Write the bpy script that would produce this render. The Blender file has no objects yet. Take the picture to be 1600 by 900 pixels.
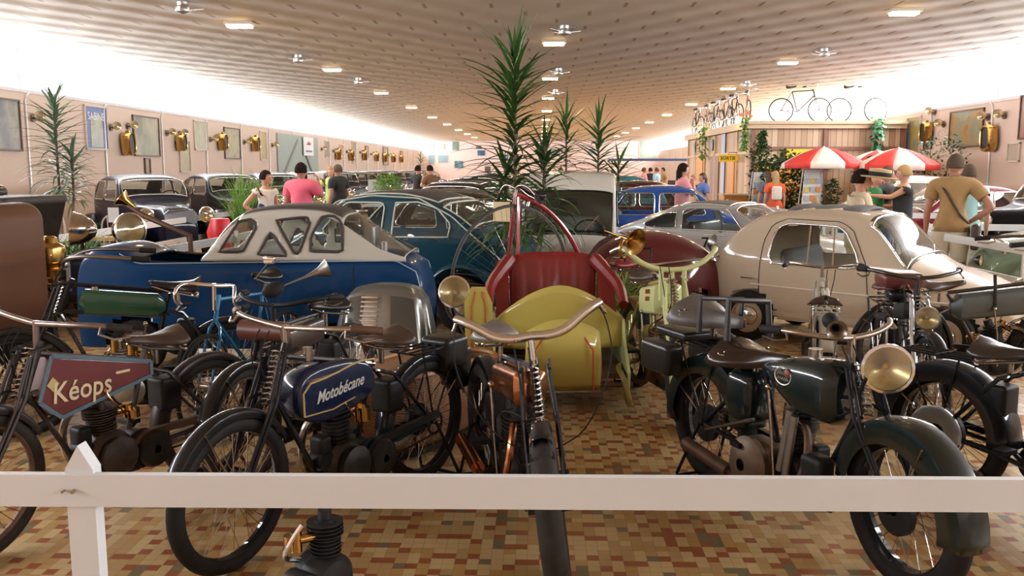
import bpy, math, random
from math import pi, sin, cos, radians, atan2, sqrt, hypot
from mathutils import Vector, Matrix
S = bpy.context.scene
COL = S.collection
random.seed(7)
# ---------------------------------------------------------------- camera
H = 1.68
F = 1380.0
PITCH = math.atan(186/F); YAW = math.atan(45*math.cos(PITCH)/F)
cd = bpy.data.cameras.new('camera'); cam = bpy.data.objects.new('camera', cd); COL.objects.link(cam)
cd.sensor_width = 36; cd.lens = 36*F/1600; cd.clip_end = 300; cd.clip_start = .05
cam.location = (0, 0, H); cam.rotation_euler = (pi/2-PITCH, 0, YAW)
S.camera = cam
CR = cam.rotation_euler.to_matrix()
def ray(px, py):
    return CR @ Vector(((px-800)/F, (450-py)/F, -1))
def atY(px, py, Y):
    d = ray(px, py); return Vector((0, 0, H)) + d*(Y/d.y)
def atX(px, py, X):
    d = ray(px, py); return Vector((0, 0, H)) + d*(X/d.x)
def atZ(px, py, Z):
    d = ray(px, py); return Vector((0, 0, H)) + d*((Z-H)/d.z)
def gx(px, Y, z=.5):
    "x of the plumb line seen at column px near height z, at depth Y"
    py = 450 + F*math.tan(math.atan((H-z)/Y)-PITCH)
    return atY(px, py, Y).x
# ---------------------------------------------------------------- light and exposure
S.view_settings.view_transform = 'Standard'; S.view_settings.look = 'None'
S.view_settings.exposure = 0.0; S.view_settings.gamma = 1; S.view_settings.use_curve_mapping = False
S.cycles.use_denoising = True
S.cycles.max_bounces = 7; S.cycles.diffuse_bounces = 4; S.cycles.glossy_bounces = 4
S.cycles.transmission_bounces = 4; S.cycles.transparent_max_bounces = 12
S.cycles.caustics_reflective = False; S.cycles.caustics_refractive = False
S.cycles.sample_clamp_indirect = 6
w = bpy.data.worlds.new('sky'); S.world = w; w.use_nodes = True
w.node_tree.nodes['Background'].inputs[0].default_value = (.93, .97, 1, 1)
w.node_tree.nodes['Background'].inputs[1].default_value = 4.0
def area(name, loc, rot, sx, sy, power, col):
    l = bpy.data.lights.new(name, 'AREA'); l.shape = 'RECTANGLE'; l.size = sx; l.size_y = sy; l.energy = power; l.color = col
    o = bpy.data.objects.new(name, l); COL.objects.link(o); o.location = loc; o.rotation_euler = rot; return o
WIN_P = 9000
for sgn, nm in ((-1, 'daylight_left'), (1, 'daylight_right')):
    # skylight just outside the clerestory panes, facing in
    area(nm, (sgn*10.25, 33, 3.62), (0, sgn*radians(78), 0), .95, 78, WIN_P, (.97, .985, 1))
LAMP_P = 34
# ---------------------------------------------------------------- materials
def nodes(m):
    m.use_nodes = True; return m.node_tree, m.node_tree.nodes, m.node_tree.links
MATS = {}
def mat(name, col, rough=.5, metal=0, coat=0, spec=None, noise=0, nscale=8, bump=0, emis=None, alpha=None, sheen=0):
    if name in MATS: return MATS[name]
    m = bpy.data.materials.new(name); t, n, l = nodes(m); b = n['Principled BSDF']
    b.inputs['Base Color'].default_value = (*col, 1); b.inputs['Roughness'].default_value = rough
    b.inputs['Metallic'].default_value = metal; b.inputs['Coat Weight'].default_value = coat
    b.inputs['Coat Roughness'].default_value = .04
    if spec is not None: b.inputs['Specular IOR Level'].default_value = spec
    if emis: b.inputs['Emission Color'].default_value = (*emis[0], 1); b.inputs['Emission Strength'].default_value = emis[1]
    if noise or bump:
        tc = n.new('ShaderNodeTexCoord'); nz = n.new('ShaderNodeTexNoise'); nz.inputs['Scale'].default_value = nscale
        nz.inputs['Detail'].default_value = 4
        l.new(tc.outputs['Object'], nz.inputs['Vector'])
        if noise:
            r = n.new('ShaderNodeMapRange'); r.inputs[3].default_value = 1-noise; r.inputs[4].default_value = 1+noise
            l.new(nz.outputs['Fac'], r.inputs[0])
            mx = n.new('ShaderNodeVectorMath'); mx.operation = 'SCALE'; mx.inputs[0].default_value = col
            l.new(r.outputs[0], mx.inputs['Scale']); l.new(mx.outputs[0], b.inputs['Base Color'])
        if bump:
            bp = n.new('ShaderNodeBump'); bp.inputs['Strength'].default_value = bump; bp.inputs['Distance'].default_value = .01
            l.new(nz.outputs['Fac'], bp.inputs['Height']); l.new(bp.outputs[0], b.inputs['Normal'])
    MATS[name] = m; return m
def glass(name, tint=(.9, .95, .93), refl=.12, rough=.02):
    if name in MATS: return MATS[name]
    m = bpy.data.materials.new(name); t, n, l = nodes(m); n.remove(n['Principled BSDF']); o = n['Material Output']
    tr = n.new('ShaderNodeBsdfTransparent'); tr.inputs[0].default_value = (*tint, 1)
    gl = n.new('ShaderNodeBsdfGlossy'); gl.inputs['Roughness'].default_value = rough
    lw = n.new('ShaderNodeLayerWeight'); lw.inputs[0].default_value = .5; pw = n.new('ShaderNodeMath'); pw.operation = 'POWER'; pw.inputs[1].default_value = 4
    mr = n.new('ShaderNodeMath'); mr.operation = 'MULTIPLY_ADD'; mr.use_clamp = True; mr.inputs[1].default_value = .9; mr.inputs[2].default_value = .03+refl*.4
    mx = n.new('ShaderNodeMixShader')
    l.new(lw.outputs['Facing'], pw.inputs[0]); l.new(pw.outputs[0], mr.inputs[0]); l.new(mr.outputs[0], mx.inputs[0]); l.new(tr.outputs[0], mx.inputs[1]); l.new(gl.outputs[0], mx.inputs[2]); l.new(mx.outputs[0], o.inputs[0])
    MATS[name] = m; return m
def paint(name, col, rough=.25, coat=1, noise=.05): return mat(name, col, max(.45, rough), 0, coat, spec=.1, noise=noise, nscale=3)
def mx(n, l, fac, a, b):
    x = n.new('ShaderNodeMix'); x.data_type = 'RGBA'
    for s, v in ((0, fac), (6, a), (7, b)):
        if isinstance(v, (tuple, list)): x.inputs[s].default_value = (*v[:3], 1)
        elif isinstance(v, (int, float)): x.inputs[s].default_value = v
        else: l.new(v, x.inputs[s])
    return x.outputs[2]
def mth(n, l, op, a, b=0, c=0):
    x = n.new('ShaderNodeMath'); x.operation = op
    for i, v in enumerate((a, b, c)):
        if isinstance(v, (int, float)): x.inputs[i].default_value = v
        else: l.new(v, x.inputs[i])
    return x.outputs[0]
BLACK = mat('black enamel', (.008, .008, .01), .45, 0, .8, spec=.1)
BLACKM = mat('dull black metal', (.013, .012, .011), .5, .1, spec=.25, noise=.3, nscale=30)
IRON = mat('greasy iron', (.035, .029, .025), .45, .5, spec=.3, noise=.4, nscale=25, bump=.3)
RUSTY = mat('rusty brown metal', (.12, .06, .035), .6, .4, noise=.45, nscale=20, bump=.3)
CHROME = mat('chrome', (.88, .88, .88), .12, 1)
NICKEL = mat('aged nickel', (.42, .37, .32), .25, 1, noise=.2, nscale=25)
ALU = mat('dull aluminium', (.36, .35, .33), .35, .9, noise=.2, nscale=20)
BRASS = mat('brass', (.5, .3, .09), .2, 1, noise=.15, nscale=10)
COPPER = mat('copper', (.55, .22, .1), .22, 1)
RUBBER = mat('tyre rubber', (.016, .014, .013), .72, spec=.2, noise=.4, nscale=14, bump=.2)
RUBBERO = mat('perished old rubber', (.035, .029, .025), .8, spec=.2, noise=.5, nscale=18, bump=.4)
LEATHER = mat('worn brown leather', (.065, .04, .027), .38, spec=.3, noise=.4, nscale=9, bump=.15)
LEATHK = mat('black leather', (.018, .015, .013), .3, spec=.3, noise=.3, nscale=12, bump=.15)
WHITE = paint('white gloss fence paint', (.73, .75, .77), .35, .3)
REDM = mat('maroon leather', (.2, .018, .016), .33, noise=.2, nscale=7, bump=.1)
LEAF = mat('dracaena leaf', (.05, .12, .025), .4, noise=.7, nscale=7)
LEAF2 = mat('light green leaf', (.16, .33, .06), .5, noise=.4, nscale=6)
LEAFD = mat('dark green leaf', (.025, .085, .02), .45, noise=.4, nscale=6)
LEAFG = mat('greyish yucca leaf', (.13, .2, .12), .4, noise=.4, nscale=6)
BARK = mat('bark', (.16, .11, .07), .8, noise=.3, nscale=20, bump=.4)
POT = mat('terracotta pot', (.3, .13, .07), .7, noise=.2)
GLASS = glass('car window glass'); LENS = glass('lamp lens', (.95, .9, .75), .3, .05); PLEXI = glass('plexiglass', (.88, .9, .84), .1, .04)
DARKIN = mat('dark car interior', (.03, .028, .026), .8)
GREYIN = mat('grey cloth seat', (.25, .22, .2), .8, noise=.15)
SKIN = mat('skin', (.52, .27, .18), .5, noise=.08)
SKINT = mat('tanned skin', (.4, .19, .12), .5, noise=.08)
# ---------------------------------------------------------------- mesh builder
class MB:
    def __init__(s, m=None): s.v = []; s.f = []; s.m = m or Matrix()
    def add(s, vs, fs):
        k = len(s.v); m = s.m; s.v += [m @ Vector(v) for v in vs]; s.f += [tuple(i+k for i in f) for f in fs]; return s
    def join(s, o):
        k = len(s.v); s.v += o.v; s.f += [tuple(i+k for i in f) for f in o.f]; return s
    def tube(s, path, r, n=8, closed=False, caps=True, flat=1):
        P = [Vector(p) for p in path]
        if not closed:
            P = [p for i, p in enumerate(P) if i == 0 or (p-P[i-1]).length > 1e-6]
        N = len(P)
        if N < 2: return s
        R = r if isinstance(r, (list, tuple)) else [r]*N
        vs = []; fs = []; up = None
        for i in range(N):
            a = P[i-1] if (i or closed) else P[i]; b = P[(i+1) % N] if (i < N-1 or closed) else P[i]
            t = (b-a)
            t = t.normalized() if t.length > 1e-9 else Vector((0, 0, 1))
            if up is None:
                up = Vector((0, 0, 1)) if abs(t.z) < .9 else Vector((1, 0, 0))
            u = up - t*up.dot(t)
            if u.length < 1e-6: u = t.orthogonal()
            u.normalize(); up = u; w_ = t.cross(u)
            rr = R[min(i, len(R)-1)]
            for k in range(n):
                a_ = 2*pi*k/n; vs.append(P[i] + u*(rr*cos(a_)*flat) + w_*(rr*sin(a_)))
        for i in range(N if closed else N-1):
            for k in range(n):
                j = (i+1) % N; fs.append((i*n+k, i*n+(k+1) % n, j*n+(k+1) % n, j*n+k))
        if caps and not closed: fs.append(tuple(range(n))[::-1]); fs.append(tuple(range((N-1)*n, N*n)))
        return s.add(vs, fs)
    def box(s, c, d, rz=0, rot=None, taper=1):
        R = rot or Matrix.Rotation(rz, 3, 'Z'); x, y, z = d[0]/2, d[1]/2, d[2]/2; vs = []
        for k in (-1, 1):
            q = taper if k > 0 else 1
            for a, b in ((-1, -1), (1, -1), (1, 1), (-1, 1)): vs.append(Vector(c) + R @ Vector((a*x*q, b*y*q, k*z)))
        return s.add(vs, [(3, 2, 1, 0), (4, 5, 6, 7), (0, 1, 5, 4), (1, 2, 6, 5), (2, 3, 7, 6), (3, 0, 4, 7)])
    def rbox(s, c, d, r=.02, n=3, rot=None):
        "box with rounded edges: superellipsoid-like via cube sphere"
        R = rot or Matrix.Identity(3); x, y, z = d[0]/2, d[1]/2, d[2]/2; r = min(r, x, y, z)
        st = [-1+2*i/n for i in range(n+1)]; vs = []; fs = []
        def face(f):
            k = len(vs)
            for a in st2:
                for b in st2:
                    p = Vector(f(a[0], b[0])); q = Vector((p.x*(x-r), p.y*(y-r), p.z*(z-r)))
                    nn = Vector(f(a[1], b[1])); 
                    vs.append(Vector(c) + R @ (q + nn.normalized()*r))
            L = len(st2)
            for i in range(L-1):
                for j in range(L-1): fs.append((k+i*L+j, k+(i+1)*L+j, k+(i+1)*L+j+1, k+i*L+j+1))
        h = n
        st2 = [(-1, -1+i/h) for i in range(h+1)] + [(1, i/h) for i in range(h+1)]
        face(lambda a, b: (a, b, 1)); face(lambda a, b: (b, a, -1)); face(lambda a, b: (1, a, b)); face(lambda a, b: (-1, b, a)); face(lambda a, b: (b, 1, a)); face(lambda a, b: (a, -1, b))
        return s.add(vs, fs)
    def bar(s, p, q, w_, h_):
        p = Vector(p); q = Vector(q); t = (q-p); L = t.length; t.normalize()
        sd = t.cross(Vector((0, 0, 1)))
        if sd.length < 1e-4: sd = Vector((0, 1, 0))
        sd.normalize(); u = sd.cross(t)
        R = Matrix((t, sd, u)).transposed()
        return s.box((p+q)/2, (L, w_, h_), rot=R)
    def lathe(s, prof, o=(0, 0, 0), ax=(0, 0, 1), n=20, a0=0, a1=2*pi):
        ax = Vector(ax).normalized(); u = ax.orthogonal().normalized()
        if abs(ax.z) < .9: u = (Vector((0, 0, 1))-ax*ax.z).normalized()
        w_ = ax.cross(u); full = abs(a1-a0-2*pi) < 1e-6; m = n if full else n+1; vs = []; fs = []
        for r, h in prof:
            for k in range(m):
                a = a0+(a1-a0)*k/n; vs.append(Vector(o)+ax*h+u*(r*cos(a))+w_*(r*sin(a)))
        for i in range(len(prof)-1):
            for k in range(n):
                j = (k+1) % m; fs.append((i*m+k, i*m+j, (i+1)*m+j, (i+1)*m+k))
        return s.add(vs, fs)
    def cyl(s, p, q, r, r2=None, n=14):
        p = Vector(p); q = Vector(q); L = (q-p).length; r2 = r if r2 is None else r2
        return s.lathe([(1e-4, 0), (r, 0), (r2, L), (1e-4, L)], p, q-p, n)
    def ball(s, c, r, nu=14, nv=9, rot=None):
        rx, ry, rz = r if isinstance(r, (tuple, list)) else (r, r, r); R = rot or Matrix.Identity(3); vs = []; fs = []
        for i in range(nv+1):
            t = pi*i/nv
            for k in range(nu):
                a = 2*pi*k/nu; vs.append(Vector(c)+R @ Vector((rx*max(sin(t), 1e-3)*cos(a), ry*max(sin(t), 1e-3)*sin(a), rz*cos(t))))
        for i in range(nv):
            for k in range(nu): fs.append((i*nu+k, (i+1)*nu+k, (i+1)*nu+(k+1) % nu, i*nu+(k+1) % nu))
        return s.add(vs, fs)
    def torus(s, c, ax, R, r, n=40, m=10, a0=0, a1=2*pi, flat=1):
        ax = Vector(ax).normalized(); u = (Vector((0, 0, 1))-ax*ax.z)
        if u.length < .1: u = Vector((1, 0, 0))
        u.normalize(); w_ = ax.cross(u); full = abs(a1-a0-2*pi) < 1e-6; N = n if full else n+1; vs = []; fs = []
        for i in range(N):
            a = a0+(a1-a0)*i/n; d = u*cos(a)+w_*sin(a)
            for k in range(m):
                b = 2*pi*k/m; vs.append(Vector(c)+d*(R+r*cos(b))+ax*(r*flat*sin(b)))
        for i in range(n):
            for k in range(m):
                j = (i+1) % N; fs.append((i*m+k, j*m+k, j*m+(k+1) % m, i*m+(k+1) % m))
        return s.add(vs, fs)
    def prism(s, poly, fn, t):
        "poly 2D; fn(u,v,w)->3D, thickness from w=-t/2..t/2"
        n = len(poly); vs = [fn(u, v, -t/2) for u, v in poly]+[fn(u, v, t/2) for u, v in poly]
        fs = [tuple(range(n))[::-1], tuple(range(n, 2*n))]+[(i, (i+1) % n, n+(i+1) % n, n+i) for i in range(n)]
        return s.add(vs, fs)
    def sheet(s, g, close=False):
        a = len(g); b = len(g[0]); vs = [p for r in g for p in r]
        fs = [(i*b+j, i*b+(j+1) % b, (i+1)*b+(j+1) % b, (i+1)*b+j) for i in range(a-1) for j in range(b if close else b-1)]
        return s.add(vs, fs)
    def build(s, name, m, parent=None, label=None, smooth=True, kind=None, solid=0, ang=38, tagv=None):
        me = bpy.data.meshes.new(name); me.from_pydata([tuple(v) for v in s.v], [], s.f); me.update()
        o = bpy.data.objects.new(name, me); COL.objects.link(o); me.materials.append(m)
        if smooth:
            me.shade_smooth()
            try: me.set_sharp_from_angle(angle=radians(ang))
            except Exception: pass
        if parent: o.parent = parent
        if label: o['label'] = label
        if kind: o['kind'] = kind
        if solid:
            md = o.modifiers.new('thickness', 'SOLIDIFY'); md.thickness = solid; md.offset = 0
        if tagv: tag(o, *tagv)
        return o
def tag(o, label, cat, group=None, kind=None):
    o['label'] = label; o['category'] = cat
    if group: o['group'] = group
    if kind: o['kind'] = kind
    return o
def thing(name, label, cat, loc=(0, 0, 0), rz=0, group=None, rx=0, ry=0):
    o = bpy.data.objects.new(name, None); COL.objects.link(o); o.empty_display_size = .1
    o.location = loc; o.rotation_euler = (rx, ry, rz); return tag(o, label, cat, group)
def struct(name, mb, m, smooth=False):
    o = mb.build(name, m, smooth=smooth); o['kind'] = 'structure'; return o
def dup(o, parent=None):
    c = o.copy(); COL.objects.link(c); c.parent = parent
    for ch in list(o.children): dup(ch, c)
    return c
def dupt(o, label, loc, rz=None, scale=None, group=None):
    c = dup(o); c['label'] = label; c.location = loc
    if rz is not None: c.rotation_euler.z = rz
    if scale: c.scale = (scale,)*3 if isinstance(scale, (int, float)) else scale
    if group: c['group'] = group
    return c
def text(name, s_, size, m, parent, mw, shear=0, ext=.0015, bold=0, spacing=1, wscale=1):
    c = bpy.data.curves.new(name, 'FONT'); c.body = s_; c.size = size; c.extrude = ext; c.shear = shear; c.offset = bold
    c.align_x = 'CENTER'; c.align_y = 'CENTER'; c.resolution_u = 3; c.space_character = spacing
    t = bpy.data.objects.new(name+'_curve', c); COL.objects.link(t)
    bpy.context.view_layer.update()
    me = bpy.data.meshes.new_from_object(t.evaluated_get(bpy.context.evaluated_depsgraph_get()))
    bpy.data.objects.remove(t); me.name = name
    me.transform(mw @ Matrix.Diagonal((wscale, 1, 1, 1)))
    me.materials.clear(); me.materials.append(m)
    o = bpy.data.objects.new(name, me); COL.objects.link(o); o.parent = parent; return o
def frame3(o, x, y, z=None):
    "matrix whose columns are axes x, y, z at o"
    x = Vector(x).normalized(); y = Vector(y).normalized(); z = Vector(z).normalized() if z is not None else x.cross(y)
    m = Matrix((x, y, z)).transposed().to_4x4(); m.translation = Vector(o); return m
def smooth2(pts, it=2, closed=False):
    for _ in range(it):
        q = []; n = len(pts)
        if not closed: q.append(pts[0])
        for i in range(n if closed else n-1):
            a = Vector(pts[i]); b = Vector(pts[(i+1) % n]); q += [a*.75+b*.25, a*.25+b*.75]
        if not closed: q.append(Vector(pts[-1]))
        pts = q
    return pts
def resample(pts, step):
    P = [Vector(p) for p in pts]; out = [P[0]]; acc = 0
    for i in range(1, len(P)):
        a, b = P[i-1], P[i]; L = (b-a).length
        if L < 1e-9: continue
        t = step-acc
        while t <= L: out.append(a.lerp(b, t/L)); t += step
        acc = L-(t-step)
    if (out[-1]-P[-1]).length > step*.3: out.append(P[-1])
    else: out[-1] = P[-1]
    return out
ORD = ['first', 'second', 'third', 'fourth', 'fifth', 'sixth', 'seventh', 'eighth', 'ninth', 'tenth', 'eleventh', 'twelfth', 'thirteenth', 'fourteenth', 'fifteenth', 'sixteenth', 'seventeenth', 'eighteenth', 'nineteenth', 'twentieth', 'twenty-first', 'twenty-second', 'twenty-third', 'twenty-fourth']
# ================================================================ the hall
CEIL = 3.9; WX = 9.7; Y0 = -5.0; Y1 = 72.0; SILL = 3.1
# floor: small mosaic tiles
m = bpy.data.materials.new('mosaic tile floor'); t, n, l = nodes(m); b = n['Principled BSDF']
tc = n.new('ShaderNodeNewGeometry'); sp = n.new('ShaderNodeSeparateXYZ'); l.new(tc.outputs['Position'], sp.inputs[0])
s = 1/.052
X = mth(n, l, 'MULTIPLY', sp.outputs[0], s); Y = mth(n, l, 'MULTIPLY', sp.outputs[1], s)
fx = mth(n, l, 'FLOOR', X); fy = mth(n, l, 'FLOOR', Y)
def wn(a, bb, seed):
    c = n.new('ShaderNodeCombineXYZ'); l.new(a, c.inputs[0]); l.new(bb, c.inputs[1]); c.inputs[2].default_value = seed
    q = n.new('ShaderNodeTexWhiteNoise'); l.new(c.outputs[0], q.inputs[0]); return q.outputs[0]
col_off = mth(n, l, 'FLOOR', mth(n, l, 'MULTIPLY', wn(fx, mth(n, l, 'FLOOR', mth(n, l, 'DIVIDE', fy, 9)), 8.8), 3)); Yo = mth(n, l, 'ADD', fy, mth(n, l, 'ADD', col_off, mth(n, l, 'MULTIPLY', fx, 1)))
fy2 = mth(n, l, 'FLOOR', mth(n, l, 'DIVIDE', Yo, 3))
big = mth(n, l, 'GREATER_THAN', mth(n, l, 'FLOORED_MODULO', Yo, 3), .5)
r1 = wn(fx, fy, 1.7); r2 = wn(fx, fy2, 5.1)
def ramp(fac, stops):
    r = n.new('ShaderNodeValToRGB'); r.color_ramp.interpolation = 'CONSTANT'; e = r.color_ramp.elements
    while len(e) < len(stops): e.new(.5)
    for k, (p, c) in enumerate(stops): e[k].position = p; e[k].color = (*c, 1)
    l.new(fac, r.inputs[0]); return r.outputs[0]
cream = (.68, .5, .25); tan = (.54, .35, .15); red = (.36, .1, .035); grey = (.2, .17, .1); och = (.56, .33, .11)
small = ramp(r1, [(0, red), (.56, tan), (.68, cream), (.82, grey), (.91, och)])
large = ramp(r2, [(0, cream), (.5, tan), (.76, och), (.95, grey), (.985, red)])
c = mx(n, l, big, small, large)
gxx = mth(n, l, 'PINGPONG', X, .5); gyy = mth(n, l, 'PINGPONG', Y, .5)
gr = mth(n, l, 'LESS_THAN', mth(n, l, 'MINIMUM', gxx, mth(n, l, 'ADD', gyy, mth(n, l, 'MULTIPLY', big, .0))), .03)
nz = n.new('ShaderNodeTexNoise'); nz.inputs['Scale'].default_value = 1.3; l.new(tc.outputs['Position'], nz.inputs[0])
c = mx(n, l, mth(n, l, 'MULTIPLY', gr, .35), c, (.14, .1, .06))
c = mx(n, l, mth(n, l, 'MULTIPLY', nz.outputs['Fac'], .25), c, (.42, .29, .15))
l.new(c, b.inputs['Base Color']); b.inputs['Roughness'].default_value = .33; b.inputs['Specular IOR Level'].default_value = .45
FLOORM = m
struct('floor', MB().box((0, (Y0+Y1)/2, -.05), (2*WX+.6, Y1-Y0+.6, .1)), m)
# ceiling: woven curved panels with dark slots at their corners
m = bpy.data.materials.new('woven panel ceiling'); t, n, l = nodes(m); b = n['Principled BSDF']
tc = n.new('ShaderNodeNewGeometry'); sp = n.new('ShaderNodeSeparateXYZ'); l.new(tc.outputs['Position'], sp.inputs[0])
U = mth(n, l, 'ADD', mth(n, l, 'DIVIDE', sp.outputs[0], .46), .5); fu = mth(n, l, 'FRACT', U)
def vrow(cell):
    return mth(n, l, 'ADD', mth(n, l, 'DIVIDE', sp.outputs[1], 1.3), mth(n, l, 'MULTIPLY', mth(n, l, 'FLOORED_MODULO', cell, 2), .5))
near_ = mth(n, l, 'ROUND', U)
slot = mth(n, l, 'MULTIPLY', mth(n, l, 'LESS_THAN', mth(n, l, 'ABSOLUTE', mth(n, l, 'SUBTRACT', U, near_)), .055), mth(n, l, 'LESS_THAN', mth(n, l, 'FRACT', vrow(near_)), .25))
vv = vrow(mth(n, l, 'FLOOR', U))
hgt = mth(n, l, 'MULTIPLY', mth(n, l, 'SINE', mth(n, l, 'MULTIPLY', fu, pi)), mth(n, l, 'SINE', mth(n, l, 'MULTIPLY', vv, 2*pi)))
bp = n.new('ShaderNodeBump'); bp.inputs['Strength'].default_value = .5; bp.inputs['Distance'].default_value = .02; l.new(hgt, bp.inputs['Height']); l.new(bp.outputs[0], b.inputs['Normal'])
c = mx(n, l, slot, (.70, .62, .52), (.38, .27, .18)); l.new(c, b.inputs['Base Color']); b.inputs['Roughness'].default_value = .6
struct('ceiling', MB().box((0, (Y0+Y1)/2, CEIL+.05), (2*WX+.6, Y1-Y0+.6, .1)), m)
WALLM = mat('pinkish beige wall', (.6, .465, .385), .7, noise=.06, nscale=.8)
WALLP = mat('pink end wall', (.78, .58, .52), .7, noise=.05, nscale=.5)
FRM = mat('window frame paint', (.6, .58, .6), .5)
GALV = mat('galvanised conduit', (.6, .57, .54), .4, .5)
for sg, nm in ((-1, 'left'), (1, 'right')):
    x = sg*(WX+.1)
    struct('wall_'+nm, MB().box((x, (Y0+Y1)/2, SILL/2), (.2, Y1-Y0, SILL)), WALLM)
    lb = MB(); sm = MB()
    k = 0; y = Y0+.6
    while y < Y1:
        lb.box((x, y, (SILL+CEIL)/2), (.07, .07, CEIL-SILL)); 
        sm.tube([(sg*(WX-.02), y, .0), (sg*(WX-.02), y, SILL-.14), (sg*(WX-.02), y+.05, SILL-.05), (sg*(WX+.0), y+.16, SILL+.0)], .022, 6)
        y += 3.0
    struct('trim_1' if sg < 0 else 'trim_2', sm, GALV, True)
    fr = lb; fr.box((x, (Y0+Y1)/2, SILL+.03), (.22, Y1-Y0, .06))
    o = struct('window_1' if sg < 0 else 'window_2', fr, FRM)
    MB().box((x, (Y0+Y1)/2, (SILL+CEIL)/2), (.006, Y1-Y0, CEIL-SILL)).build('pane', glass('clerestory pane', (.97, .98, 1), .08), o, smooth=False)
struct('wall_back', MB().box((0, Y1+.1, CEIL/2), (2*WX+.4, .2, CEIL)), WALLP)
struct('wall_front', MB().box((0, Y0-.1, CEIL/2), (2*WX+.4, .2, CEIL)), WALLM)
# service door bay of grey green boarding on the left wall
# ---- ceiling lamps
LM = mat('lit lamp diffuser', (1, .85, .6), .4, emis=((1, .66, .33), 22)); HOUS = mat('lamp housing', (.5, .42, .32), .5)
def lamp(row, i, X, Y):
    t = thing('ceiling_light', 'lit rectangular ceiling light, %s from the camera in the %s row' % (ORD[i], row), 'ceiling light', (X, Y, CEIL), 0, 'rectangular ceiling lights')
    MB().box((0, 0, -.02), (.42, .26, .04)).build('housing', HOUS, t, smooth=False)
    MB().rbox((0, 0, -.05), (.36, .2, .05), .015).build('diffuser', LM, t)
    l_ = bpy.data.lights.new('lamp_glow', 'AREA'); l_.shape = 'RECTANGLE'; l_.size = .36; l_.size_y = .2; l_.energy = LAMP_P; l_.color = (1, .72, .42)
    o = bpy.data.objects.new('lamp_glow', l_); COL.objects.link(o); o.location = (0, 0, -.08); o.parent = t
for i, px in enumerate((396, 527, 601, 650, 681, 702, 721, 734, 745)):
    Y = 13.8+6.06*i; lamp('left', i, -4.62, Y)
for i in range(9): lamp('right', i, 5.1, 13.0+5.9*i)
for i in range(9): lamp('centre', i, .22, 15.9+6.05*i)
SPK = mat('silver ceiling fitting', (.6, .58, .55), .3, .8)
def fitting(X, Y, nm):
    t = thing('ceiling_fan', nm, 'ceiling fitting', (X, Y, CEIL), 0, 'small silver ceiling fittings')
    MB().lathe([(.001, 0), (.07, 0), (.07, -.05), (.1, -.07), (.1, -.13), (.001, -.16)], (0, 0, 0), (0, 0, 1), 16).build('motor_housing', SPK, t)
    for k in range(4):
        a = k*pi/2+.5; MB().bar((cos(a)*.09, sin(a)*.09, -.1), (cos(a)*.27, sin(a)*.27, -.07), .09, .006).build('blade', SPK, t, smooth=False)
for i, (px, py) in enumerate(((882, 40), (873, 107), (868, 140), (466, 86), (560, 122), (1288, 76), (1168, 127), (285, 3))):
    p = atZ(px, py, CEIL); 
    fitting(p.x, p.y, 'small silver ceiling fan, %s' % ['nearest in the centre row', 'second in the centre row', 'third in the centre row', 'nearest in the left row', 'second in the left row', 'nearest in the right row', 'second in the right row', 'at the top left corner of the view'][i])
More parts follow.
